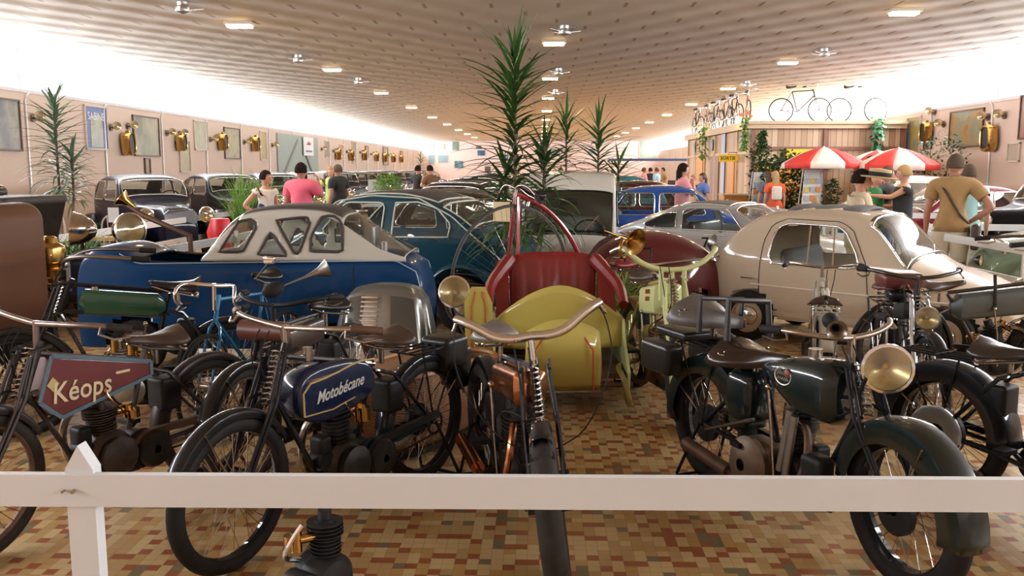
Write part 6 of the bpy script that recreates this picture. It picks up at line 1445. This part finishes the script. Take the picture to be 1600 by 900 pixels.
# ---- kiosk
KX0, KX1, KY0, KY1, KZ = 5.6, 9.6, 24.0, 34.0, 2.9
PL = bpy.data.materials.new('vertical wood planks'); t_, n, l = nodes(PL); b = n['Principled BSDF']; tc = n.new('ShaderNodeNewGeometry'); sp = n.new('ShaderNodeSeparateXYZ'); l.new(tc.outputs['Position'], sp.inputs[0])
xy = mth(n, l, 'MULTIPLY', mth(n, l, 'ADD', sp.outputs[0], sp.outputs[1]), 6.5); wn_ = n.new('ShaderNodeTexWhiteNoise'); wn_.noise_dimensions = '1D'; l.new(mth(n, l, 'FLOOR', xy), wn_.inputs['W'])
gap = mth(n, l, 'LESS_THAN', mth(n, l, 'FRACT', xy), .08); c = mx(n, l, wn_.outputs[0], (.42, .26, .15), (.68, .5, .34)); c = mx(n, l, gap, c, (.2, .1, .06)); l.new(c, b.inputs['Base Color']); b.inputs['Roughness'].default_value = .6
BEAM = mat('brown timber beam', (.25, .12, .08), .6, noise=.2); FASC = mat('pale fascia board', (.6, .44, .28), .6, noise=.15, nscale=3)
kt_ = thing('kiosk', 'long wooden plank kiosk with flat roof carrying old bicycles, on the right', 'kiosk', (KX0, KY0, 0))
def kb(nm, c, d, m): return MB().box((c[0]-KX0, c[1]-KY0, c[2]), d).build(nm, m, kt_, smooth=False)
kb('front_wall', ((KX0+KX1)/2+.0, KY0+.08, 2.3), (KX1-KX0, .12, 1.1), PL)
kb('front_lower_wall', (8.6, KY0+.1, .9), (2.0, .1, 1.75), PL); kb('side_wall', (KX0+.06, (KY0+KY1)/2, 1.42), (.12, KY1-KY0, 2.8), PL)
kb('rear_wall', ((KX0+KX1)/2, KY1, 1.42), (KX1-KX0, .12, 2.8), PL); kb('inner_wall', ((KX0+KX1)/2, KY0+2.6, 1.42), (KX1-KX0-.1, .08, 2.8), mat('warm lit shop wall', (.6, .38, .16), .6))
kb('roof', ((KX0+KX1)/2-.07, (KY0+KY1)/2-.05, KZ-.02), (KX1-KX0+.14, KY1-KY0+.4, .06), FASC)
kb('fascia', ((KX0+KX1)/2-.07, KY0-.14, KZ-.06), (KX1-KX0+.14, .04, .2), FASC); kb('fascia', (KX0-.14, (KY0+KY1)/2, KZ-.06), (.04, KY1-KY0+.3, .2), FASC)
for x in (KX0+.04, 7.55, KX1-.04): kb('post', (x, KY0, 1.4), (.13, .13, 2.8), BEAM)
kb('beam', ((KX0+KX1)/2, KY0-.02, 2.22), (KX1-KX0, .06, .09), BEAM); kb('beam', ((KX0+KX1)/2, KY0-.02, 1.8), (KX1-KX0, .06, .07), BEAM); kb('beam', (KX0-.02, (KY0+KY1)/2, 2.12), (.06, KY1-KY0, .08), FASC)
for y in (25.6, 27.2, 28.8, 30.6, 32.4, 34): kb('side_post', (KX0-.02, y, 1.4), (.06, .1, 2.8), FASC)
ORG = mat('orange varnished door', (.6, .25, .04), .4, noise=.15)
kb('door_leaf', (KX0-.03, 26.3, 1.05), (.04, .85, 2.1), ORG); kb('door_leaf', (KX0-.03, 31.5, 1.05), (.04, 1.3, 2.1), ORG); kb('brown_panel', (KX0-.03, 28.8, 1.05), (.03, 1.3, 2.1), mat('brown wood panel', (.3, .17, .11), .5)); kb('blue_panel', (KX0-.04, 27.4, 1.5), (.03, .5, 2.6), mat('pale blue curtain', (.5, .55, .7), .7))
for y in (25.0, 29.4, 32.6): 
    kb('wall_print', (KX0-.04, y, 2.45), (.02, .5, .36), pic_mat('kiosk print', [(.25, .3, .3), (.5, .5, .45)], 5, y))
YS = mat('yellow sign', (.85, .6, .03), .5)
sg_ = thing('exit_sign', 'yellow arrow sign reading SORTIE jutting from the kiosk side wall', 'sign', (5.3, 25.4, 1.98))
MB().prism([(-.27, -.1), (.2, -.1), (.3, 0), (.2, .1), (-.27, .1)], lambda u, v, w_: (u, w_, v), .03).build('board', YS, sg_, smooth=False)
MB().tube([(0, 0, .1), (0, 0, .16), (.34, 0, .16)], .008, 6).build('bracket', BLACKM, sg_)
text('sign_lettering', 'SORTIE', .135, mat('black sign letters', (.02, .02, .02), .5), sg_, frame3((-.02, -.018, .0), (1, 0, 0), (0, 0, 1)), bold=.002, wscale=.95)
t = thing('shop_sign', 'yellow hand lettered shop board behind the plants on the kiosk front', 'sign', (7.15, KY0-.12, 1.95)); MB().box((0, 0, 0), (1.3, .03, .5)).build('board', YS, t, smooth=False)
sh = thing('shop_shelf', 'lit shelving full of souvenirs inside the kiosk', 'shelf', (7.2, KY0+1.6, 0))
for z in (.1, .5, .9, 1.3, 1.7): MB().box((0, 0, z), (2.6, .4, .03)).build('shelf_board', FASC, sh, smooth=False)
for x in (-1.3, 0, 1.3): MB().box((x, 0, .88), (.04, .4, 1.72)).build('upright', FASC, sh, smooth=False)
rnd = random.Random(5); gcol = [mat('souvenir '+nm, c, .5) for nm, c in (('orange', (.7, .25, .05)), ('gold', (.6, .45, .12)), ('blue', (.2, .35, .6)), ('white', (.8, .8, .78)), ('red', (.5, .05, .05)))]
for i in range(48):
    z = (.115, .515, .915, 1.315)[i//12]; x = 5.98+.215*(i % 12); h_ = rnd.uniform(.12, .28)
    o = MB().lathe([(.001, 0), (.05, 0), (.06, h_*.3), (.045, h_*.7), (.03, h_*.8), (.035, h_), (.001, h_)], (0, 0, 0), (0, 0, 1), 10).build('souvenir', gcol[i % 5]); o.location = (x, KY0+1.5, z+.01); tag(o, '%s souvenir vase, %s from the left on the %s kiosk shelf' % (('orange', 'gold', 'blue', 'white', 'red')[i % 5], ORD[i % 12], ('lowest', 'second', 'third', 'top')[i//12]), 'souvenir', 'souvenirs on the kiosk shelves')
lo = bpy.data.lights.new('kiosk_lamp', 'AREA'); lo.size = 1.5; lo.energy = 90; lo.color = (1, .7, .4); o = bpy.data.objects.new('kiosk_lamp', lo); COL.objects.link(o); o.location = (7.2, KY0+.9, 2.7)
# counters and postcard stands
ct2 = thing('counter', 'orange wooden shop counter beside the kiosk corner', 'counter', (5.05, 23.2, 0)); MB().box((0, 0, .5), (.7, .6, 1.0)).build('body', ORG, ct2, smooth=False); MB().box((0, 0, 1.02), (.78, .68, .04)).build('top', FASC, ct2, smooth=False)
for i, (x, y, h_, lb_) in enumerate(((5.55, 22.6, 1.6, 'tall white postcard stand at the kiosk corner'), (6.15, 20.3, 1.75, 'leaning white postcard easel in front of the kiosk plants'))):
    t = thing('postcard_stand', lb_, 'stand', (x, y, 0)); MB().prism([(-.28, .05), (.28, .05), (.16, h_), (-.16, h_)], lambda u, v, w_: (u, w_+v*.06, v), .05).build('panel', mat('white rack', (.65, .65, .66), .5), t, smooth=False)
    MB().tube([(-.2, .1, h_), (-.26, .45, .0)], .015, 6).tube([(.2, .1, h_), (.3, .45, .0)], .015, 6).build('leg', mat('white rack', (0, 0, 0)), t)
    for r_ in range(7):
        for q in range(3):
            z = .25+r_*(h_-.4)/7; MB().box(((q-1)*.13, -.04+z*.06, z), (.1, .01, .13)).build('postcard', gcol[(r_*3+q*2+i) % 5] if (r_+q) % 2 else mat('grey blue card', (.4, .45, .5), .5), t, smooth=False)
# bicycles on the kiosk roof
PAL = mat('faded cream enamel', (.45, .4, .3), .4); RB = mat('rusty brown enamel', (.16, .08, .05), .5)
specs = [((5.7, 33.6), (5.75, 32.6), BLACKM), ((5.75, 31.6), (5.7, 30.6), RB), ((5.7, 30.2), (5.75, 29.2), BLACKM), ((5.75, 28.8), (5.8, 27.8), RB), ((5.7, 27.4), (5.75, 26.4), BLACKM), ((5.9, 26.0), (5.7, 25.0), RB), ((6.45, 24.4), (7.45, 24.3), BLACKM), ((8.0, 24.4), (8.95, 24.35), PAL)]
nm_ = ['farthest along the side edge', 'second along the side edge from the back', 'third along the side edge from the back', 'fourth along the side edge from the back', 'fifth along the side edge from the back', 'at the front corner', 'side on above the kiosk front, dark with rearing front', 'pale, side on at the right of the kiosk front']
bk0 = None
for i, (a, b_, m_) in enumerate(specs):
    bicycle('bicycle', 'old bicycle on the kiosk roof, '+nm_[i], a, b_, m_, bars='flat', z=KZ+.01, group='old bicycles on the kiosk roof', basic=True, saddlem=LEATHER, steer=.2)
# ---- parasols
def parasol(lb_, x, y, z, R=1.15, rz=0):
    t = thing('parasol', lb_, 'parasol', (x, y, 0), rz, 'red and white parasols by the kiosk')
    MB().cyl((0, 0, 0), (0, 0, z+.38), .022).build('pole', WHITE, t); MB().cyl((0, 0, 0), (0, 0, .06), .28).cyl((0, 0, .06), (0, 0, .3), .04).build('base', mat('concrete base', (.4, .38, .36), .8), t)
    for cc, m_, nm in ((0, mat('parasol red', (.6, .04, .03), .7), 'red_panels'), (1, mat('parasol white', (.75, .7, .62), .7), 'white_panels')):
        g = MB()
        for k in range(cc, 8, 2):
            rows = []
            for i in range(7):
                u = i/6; row = []
                for j in range(5):
                    a = 2*pi*(k+j/4)/8; q = u*R*(1-.05*sin(pi*j/4)*u); row.append((q*cos(a), q*sin(a), z+.36*(1-u**1.5)-.02*sin(pi*j/4)*u))
                rows.append(row)
            a0 = [2*pi*(k+j/4)/8 for j in range(5)]; rows.append([(R*.995*cos(a), R*.995*sin(a), z-.13) for a in a0]); g.sheet(rows)
        g.build(nm, m_, t, solid=.006)
    r = MB()
    for k in range(8): a = 2*pi*k/8; r.tube([(0, 0, z+.33), (R*cos(a)*.98, R*sin(a)*.98, z-.01)], .006, 4)
    r.build('ribs', NICKEL, t); return t
parasol('red and white parasol nearest the kiosk middle, left of the three', gx(1293, 20.5, 1.9), 20.8, 1.82, .95, .2)
parasol('red and white parasol half hidden behind flowers, middle of the three', gx(1385, 22, 1.9), 22.6, 1.78, .85, .55)
parasol('red and white parasol at the right of the three', gx(1415, 19.6, 1.9), 20.0, 1.78, .85, .3)
# ---- plants
dracaena('dracaena', 'tall dark green dracaena in the centre of the hall', (gx(806, 8.75, 1.5), 8.45, 0), [(0, 0, 1.0, 2.72, 1.9), (.28, .12, 1.15, 1.9, .6), (-.1, .2, .9, 1.7, .5)], LEAF, L=.6, lw=.045, n=120, seed=3, potr=.22)
dracaena('dracaena', 'dracaena with fan shaped crown, right of the tallest one', (gx(935, 12.9, 2), 12.9, 0), [(0, 0, 1.3, 2.3, 1.3), (.3, .1, 1.3, 1.75, .5)], LEAF, L=.62, lw=.045, n=80, seed=8)
dracaena('dracaena', 'slimmer dracaena between the tallest one and the fan shaped one', (gx(885, 14.6, 2), 14.7, 0), [(0, 0, 1.3, 2.5, 1.3), (-.4, .1, 1.3, 1.9, .6)], LEAF, L=.6, lw=.045, n=75, seed=12)
dracaena('yucca', 'greyish yucca in front of the left wall posters', (gx(92, 12.3, 1.5), 12.3, 0), [(0, 0, 1.35, 2.6, 1.4), (.15, .1, 1.2, 1.9, .7)], LEAFG, L=.5, lw=.05, n=105, seed=5)
dracaena('yucca', 'distant yucca at the far end of the left wall', (gx(657, 63, 1.5), 63, 0), [(0, 0, 1.5, 2.5, 1)], LEAF, L=.7, lw=.08, n=50, seed=6)
grassplant('grass_plant', 'arching green grass plant, left of a pair behind the brown seat', (gx(80, 9.9, .8), 9.9, 0), .3, .75, LEAF2, 200, .012, pot=.2, seed=2, poth=.45)
grassplant('grass_plant', 'drooping dense green grass plant beside the big chrome headlamps', (gx(112, 9.9, .8), 10.0, 0), .3, .75, mat('mid green grass', (.06, .22, .03), .5, noise=.3), 240, .012, pot=.2, seed=4, poth=.5)
grassplant('spider_plant', 'bright green spider plant beside the red curved tube', (gx(955, 8.0, .8), 7.7, 0), .35, .62, LEAF2, 220, .014, pot=.22, seed=6, poth=.42)
grassplant('spider_plant', 'second spider plant nearer the yellow machine', (gx(915, 8.6, .8), 8.55, 0), .35, .6, LEAF2, 160, .014, pot=.22, seed=9, poth=.42)
grassplant('fern', 'feathery light green palm fern behind the woman in the starred top', (gx(400, 16.6, 1), 16.8, 0), .4, 1.0, LEAF2, 240, .02, pot=.22, seed=7, poth=.95, up=1.2, droop=2.4)
grassplant('fern', 'thin upright light green fern left of the palm fern', (gx(376, 15.9, 1), 15.9, 0), .3, 1.1, LEAF2, 90, .02, pot=.18, seed=17, poth=.7, up=1.35, droop=1.2)
t = bush('round_bush', 'round green bush in a pot on the left aisle fence', (gx(608, 19, .8), 19, 0), 1.6, .32, LEAF2, 900, .07, seed=3, z0=1.0, stems=3)
bush('climbing_plant', 'tall slim green climbing plant at the kiosk corner', (gx(1190, 22.7, 1), 22.9, 0), 2.6, .34, LEAFD, 900, .13, seed=5, shape='col', z0=.5)
bush('potted_shrub', 'broad leafy green shrub in front of the kiosk shop board', (gx(1222, 22, 1), 21.7, 0), 2.15, .6, LEAFD, 1300, .14, seed=6, shape='ball', z0=.5)
bush('potted_shrub', 'small dark shrub between the parasols', (gx(1300, 20.3, 1), 20.3, 0), 1.45, .3, LEAFD, 420, .1, seed=8, shape='col', z0=.4)
bush('potted_shrub', 'leafy shrub with pale flowers right of the left parasol', (gx(1366, 20.5, 1), 20.9, 0), 1.95, .38, LEAFD, 600, .12, seed=9, shape='col', z0=.4)
bush('ficus', 'airy ficus tree in front of the right wall', (gx(1468, 20.2, 1.5), 20.2, 0), 2.5, .6, LEAFD, 520, .09, seed=10, shape='ball', z0=1.2, stems=4)
vine('hanging_ivy', 'green trailing ivy at the right end of the kiosk roof', (gx(1372, 23.7, 2.8), 23.7, 2.95), 1.05, mat('bluish green ivy', (.06, .25, .12), .5, noise=.3), None, 2, .2, 260, ls=.12)
vine('hanging_ivy', 'trailing ivy with orange flowers at the kiosk roof corner', (5.42, 24.0, 3.0), .85, LEAF2, (mat('orange petal', (.8, .2, .05), .6), 3), 3, .15, 200, ls=.1)
vine('hanging_ivy', 'trailing ivy with two sunflowers on the kiosk side', (5.38, 30.0, 3.0), .95, LEAF2, (mat('sunflower petal', (.85, .45, .02), .6), 2), 4, .2, 160, ls=.12)
# ---- small things
t = thing('notice_board', 'white tilted notice panel beyond the teal saloon', 'notice', (gx(628, 16, .9), 16, 0)); MB().prism([(-.16, .7), (.16, .7), (.24, 1.3), (-.08, 1.3)], lambda u, v, w_: (u, w_-v*.1, v), .02).build('panel', WHITE, t, smooth=False); MB().tube([(0, 0, 0), (0, 0, .85)], .015, 6).build('leg', NICKEL, t)
t = thing('notice_board', 'small grey notice panel left of the white tilted one', 'notice', (gx(581, 19, .9), 19.4, 0)); MB().box((0, 0, 1.15), (.3, .02, .6)).build('panel', mat('grey panel', (.5, .52, .52), .5), t, smooth=False); MB().tube([(0, 0.02, 0), (0, .02, .9)], .015, 6).build('leg', NICKEL, t)
t = thing('notice_card', 'white paper card on a thin stand beside the nearest left saloon', 'notice', (gx(178, 13, .9), 13.0, 0)); MB().box((0, 0, 1.0), (.16, .01, .22)).build('card', WHITE, t, smooth=False); MB().tube([(0, .01, 0), (0, .01, .9)], .01, 6).build('stand', BLACKM, t)
REDP = mat('red plastic', (.6, .02, .03), .35)
t = thing('red_stand', 'red waisted stand beside the left fence', 'stand', (gx(329, 12.6, .8), 13.0, 0)); MB().lathe([(.001, 0), (.2, 0), (.19, .1), (.1, .42), (.16, .52), (.2, .75), (.13, .95), (.001, .96)], (0, 0, 0), (0, 0, 1), 20).build('body', REDP, t)
t = thing('red_valve', 'small red round foot on the pale floor behind the blue microcar', 'floor fitting', (gx(256, 9.6, .2), 10.2, 0)); MB().lathe([(.001, 0), (.2, 0), (.19, .03), (.05, .05), (.05, .16), (.001, .16)], (0, 0, 0), (0, 0, 1), 18).build('foot', REDP, t)
CW = mat('bentwood chair', (.12, .07, .04), .5)
def chair(lb_, x, y, rz):
    t = thing('bentwood_chair', lb_, 'chair', (x, y, 0), rz, 'bentwood chairs on the left')
    MB().cyl((0, 0, .44), (0, 0, .47), .2).build('seat', CW, t)
    for a in (.8, 2.35, 3.9, 5.5): MB().tube([(.16*cos(a), .16*sin(a), .44), (.2*cos(a), .2*sin(a), 0)], .014, 6).build('leg', CW, t)
    MB().tube(smooth2([V3((-.15, .16, .46)), V3((-.2, .18, .85)), V3((-.22, 0, .98)), V3((-.2, -.18, .85)), V3((-.15, -.16, .46))], 2), .013, 6).tube([(-.17, .06, .46), (-.21, .06, .94)], .008, 5).tube([(-.17, -.06, .46), (-.21, -.06, .94)], .008, 5).build('backrest', mat('pale bentwood', (.4, .35, .3), .5), t)
chair('bentwood chair beside the yucca, left of two', gx(122, 13.5, .8), 13.5, .6); chair('bentwood chair before the nearest navy saloon, right of two', gx(180, 13.9, .8), 14.0, 1.5)
t = thing('bench', 'low varnished wooden bench against the left wall', 'bench', (gx(100, 14.5, .5), 14.9, 0)); MB().box((0, 0, .5), (1.8, .4, .06)).build('seat', mat('varnished pale wood', (.5, .32, .12), .4), t, smooth=False)
for x in (-.8, .8): MB().box((x, 0, .235), (.06, .36, .47)).build('leg', mat('varnished pale wood', (0, 0, 0)), t, smooth=False)
# ---- people
PINK = cloth('coral pink polo', (.75, .13, .2)); NAVYC = cloth('navy cloth', (.02, .03, .07)); TANC = cloth('tan tee shirt', (.36, .22, .09)); KHA = cloth('pale khaki cloth', (.62, .56, .44)); BLKCL = cloth('black cloth', (.02, .02, .022)); WHC_ = cloth('off white cloth', (.7, .68, .62)); LIME = cloth('pale lime top', (.5, .6, .2)); JEAN = cloth('blue denim', (.1, .16, .28)); GREYS = cloth('charcoal striped tee', (.1, .1, .11)); AQ = cloth('pale aqua shirt', (.35, .55, .55)); GRN = cloth('green cloth', (.03, .2, .07)); RSE = cloth('pale rose top', (.7, .28, .3)); ORT = cloth('orange red top', (.7, .12, .04))
DKH = mat('dark hair', (.02, .013, .01), .95, spec=.1); GYH = mat('grey brown hair', (.1, .07, .05), .95, spec=.15); BLH = mat('blond hair', (.38, .25, .12), .9, spec=.2)
def at_px(px, Y, z=1.3): return (gx(px, Y, z), Y, 0)
pm = person('man in a coral pink polo shirt photographing, seen from behind on the left', at_px(471, 14.2), 1.2, 1.74, armL='down', armR='camera', shirt=PINK, pants=NAVYC, skin=SKINT, hair=DKH, build=1.22, beard=DKH)
MB().rbox((.36, -.1, 1.58), (.02, .16, .1), .008).build('phone', mat('pale phone', (.7, .7, .7), .3), pm)
tp = thing('tablet', 'pale tablet held up by the man in the pink polo', 'tablet', (gx(487, 14.5, 1.6), 14.62, 1.52), .3); MB().rbox((0, 0, 0), (.2, .015, .14), .006).build('screen_case', mat('pale tablet case', (.7, .66, .6), .4), tp)
pw = person('woman in a white sleeveless top with blue stars and red stripes', at_px(415, 14.6), -.7, 1.62, fem=True, armL='down', armR='hip', shirt=WHC_, vest=True, pants=NAVYC, hair=DKH, look=.5)
st = MB(); rnd = random.Random(2)
o = MB()
ov = skinmesh(({'a': V3((0.012, 0, 1.0)), 'b': V3((.018, 0, 1.14)), 'c': V3((.02, 0, 1.24))}, [('a', 'b'), ('b', 'c')]), 'stars', {'a': (.171, .146), 'b': (.158, .128), 'c': (.168, .132)})
ov.build('starred_panel', mat('navy star panel', (.02, .03, .12), .8), pw)
for i in range(14):
    a = -1.2+2.4*((i*5) % 14)/13; z = 1.0+.022*(i % 9); MB().ball((.02+.165*cos(a), .14*sin(a), z), (.014, .014, .014), 6, 4).build('star', WHC_, pw)
MB().tube(smooth2([V3((.1, .1, 1.44)), V3((-.02, .0, 1.5)), V3((-.13, -.12, 1.2)), V3((-.05, -.22, .95))], 2), .012, 6).rbox((-.05, -.26, .85), (.26, .08, .22), .03).build('shoulder_bag', LEATHK, pw)
person('man in a black tee shirt facing left, with the lime woman', at_px(529, 20), 2.6, 1.74, armL='down', armR='down', shirt=BLKCL, pants=NAVYC, hair=GYH, skin=SKINT, build=1.1)
person('fair haired woman in a pale lime top beside the man in black', at_px(517, 21), -1.4, 1.7, fem=True, armL='down', armR='hip', shirt=LIME, pants=JEAN, hair=BLH)
person('man in dark clothes leaning at the far white fence', at_px(653, 27), 1.0, 1.75, shirt=BLKCL, pants=NAVYC, armL='forward', armR='down', hair=DKH)
person('man in a brown shirt and jeans at the far white fence', at_px(672, 26), 2.5, 1.75, shirt=cloth('brown shirt', (.2, .1, .05)), pants=JEAN, armL='chin', armR='down', hair=DKH)
tm = person('man in a tan tee shirt with a shoulder bag, hand on hip', at_px(1489, 11.2), pi/2-.5, 1.82, armL='down', armR='hip', shirt=TANC, pants=KHA, short=True, skin=SKINT, hair=GYH, build=1.1, look=-.5)
MB().tube(smooth2([V3((.0, .2, 1.47)), V3((-.14, .1, 1.4)), V3((-.18, -.05, 1.15)), V3((-.1, -.2, .95)), V3((.1, -.16, 1.0)), V3((.16, .05, 1.25)), V3((.08, .18, 1.46))], 2), .014, 6).rbox((-.08, -.27, .82), (.26, .09, .3), .03).build('shoulder_bag', LEATHER, tm)
person('person in a pale aqua shirt half hidden behind the man in the tan shirt', at_px(1512, 12.0), pi/2-.3, 1.7, shirt=AQ, pants=WHC_, hair=GYH, armL='down', armR='down')
person('woman in a black sleeveless top gesturing to the left', at_px(1412, 13.6), pi-.2, 1.7, fem=True, armL='reach', armR='forward', shirt=BLKCL, vest=True, pants=cloth('grey trousers', (.25, .22, .25)), hair=BLH)
person('man in a charcoal striped tee shirt and jeans facing right', at_px(1384, 14.2), .1, 1.68, armL='down', armR='down', shirt=GREYS, pants=JEAN, hair=GYH, skin=SKINT)
person('bald man in dark green beside the straw boater mannequin', at_px(1366, 13.9), -.3, 1.6, shirt=GRN, pants=BLKCL, bald=True)
mq = person('mannequin in a straw boater and cream jacket behind the cream microcar', at_px(1343, 9.95), -.5, 1.64, armL='down', armR='down', shirt=cloth('cream linen jacket', (.55, .45, .3)), sleeves=2, pants=cloth('cream linen jacket', (0, 0, 0)), hair=DKH, look=.1)
mq.name = 'mannequin'; mq['category'] = 'mannequin'
hm_ = MB(Matrix.Translation((0, 0, 0))); hm_.lathe([(.21, 1.70), (.215, 1.712), (.125, 1.72), (.122, 1.80), (.001, 1.81)], (0, 0, 0), (.12, 0, 1), 28); hm_.build('straw_hat', mat('straw', (.55, .4, .2), .7), mq, solid=.006)
MB().lathe([(.127, 1.722), (.126, 1.77)], (0, 0, 0), (.12, 0, 1), 28).build('hat_band', BLKCL, mq, solid=.004)
person('small fair haired child at the white rails near the postcard easel', at_px(1275, 16.8), 1.5, 1.12, shirt=WHC_, pants=JEAN, hair=BLH)
gb = person('long haired girl in an orange red top with a pale backpack', at_px(1211, 20.2), pi/2, 1.6, fem=True, shirt=ORT, pants=BLKCL, hair=BLH, hairlen=.25)
MB().rbox((-.2, 0, 1.25), (.12, .24, .34), .05).build('backpack', mat('pale backpack', (.6, .55, .5), .7), gb)
person('long haired girl in dark blue beside the girl with the backpack', at_px(1199, 20.8), pi/2+.3, 1.6, fem=True, shirt=cloth('slate blue top', (.12, .15, .22)), pants=BLKCL, hair=mat('brown hair', (.06, .035, .02)), hairlen=.25)
person('dark haired woman in a pale rose top with raised hands, beyond the blue saloon', at_px(1066, 17.4), .1, 1.75, fem=True, armL='chin', armR='chin', shirt=RSE, pants=NAVYC, hair=DKH, hairlen=.2)
person('girl in a blue top and dark cardigan in front of the kiosk side wall', at_px(1098, 21.5), pi+.4, 1.55, fem=True, shirt=cloth('cornflower top', (.12, .2, .5)), pants=BLKCL, hair=mat('brown hair', (0, 0, 0)), hairlen=.1)
for i, (px, Y, c, lb_) in enumerate(((1006, 38, RSE, 'in a pink top'), (1016, 40, BLKCL, 'in a black top'), (1026, 39, cloth('light blue top', (.3, .5, .65)), 'in a light blue top'), (1036, 41, TANC, 'in a brown top'), (876, 33, TANC, 'in tan behind the central plants'))):
    person('distant person %s at the far end of the hall' % lb_, at_px(px, Y), pi*i*.4, 1.7, shirt=c, pants=BLKCL, hair=DKH if i % 2 else GYH)
t = thing('bar_counter', 'distant dark blue bar counter canopy at the far end of the hall', 'bar', (gx(1018, 46, 1), 46.5, 0)); MB().box((0, 0, .55), (4.2, .7, 1.1)).build('counter', mat('dark bar', (0, 0, 0)), t, smooth=False); MB().box((0, 0, 2.15), (4.4, .8, .12)).build('canopy', mat('bar navy', (.03, .06, .16), .5), t, smooth=False)
for x in (-2, 2): MB().box((x, 0, 1.35), (.1, .1, 1.6)).build('post', FASC, t, smooth=False)
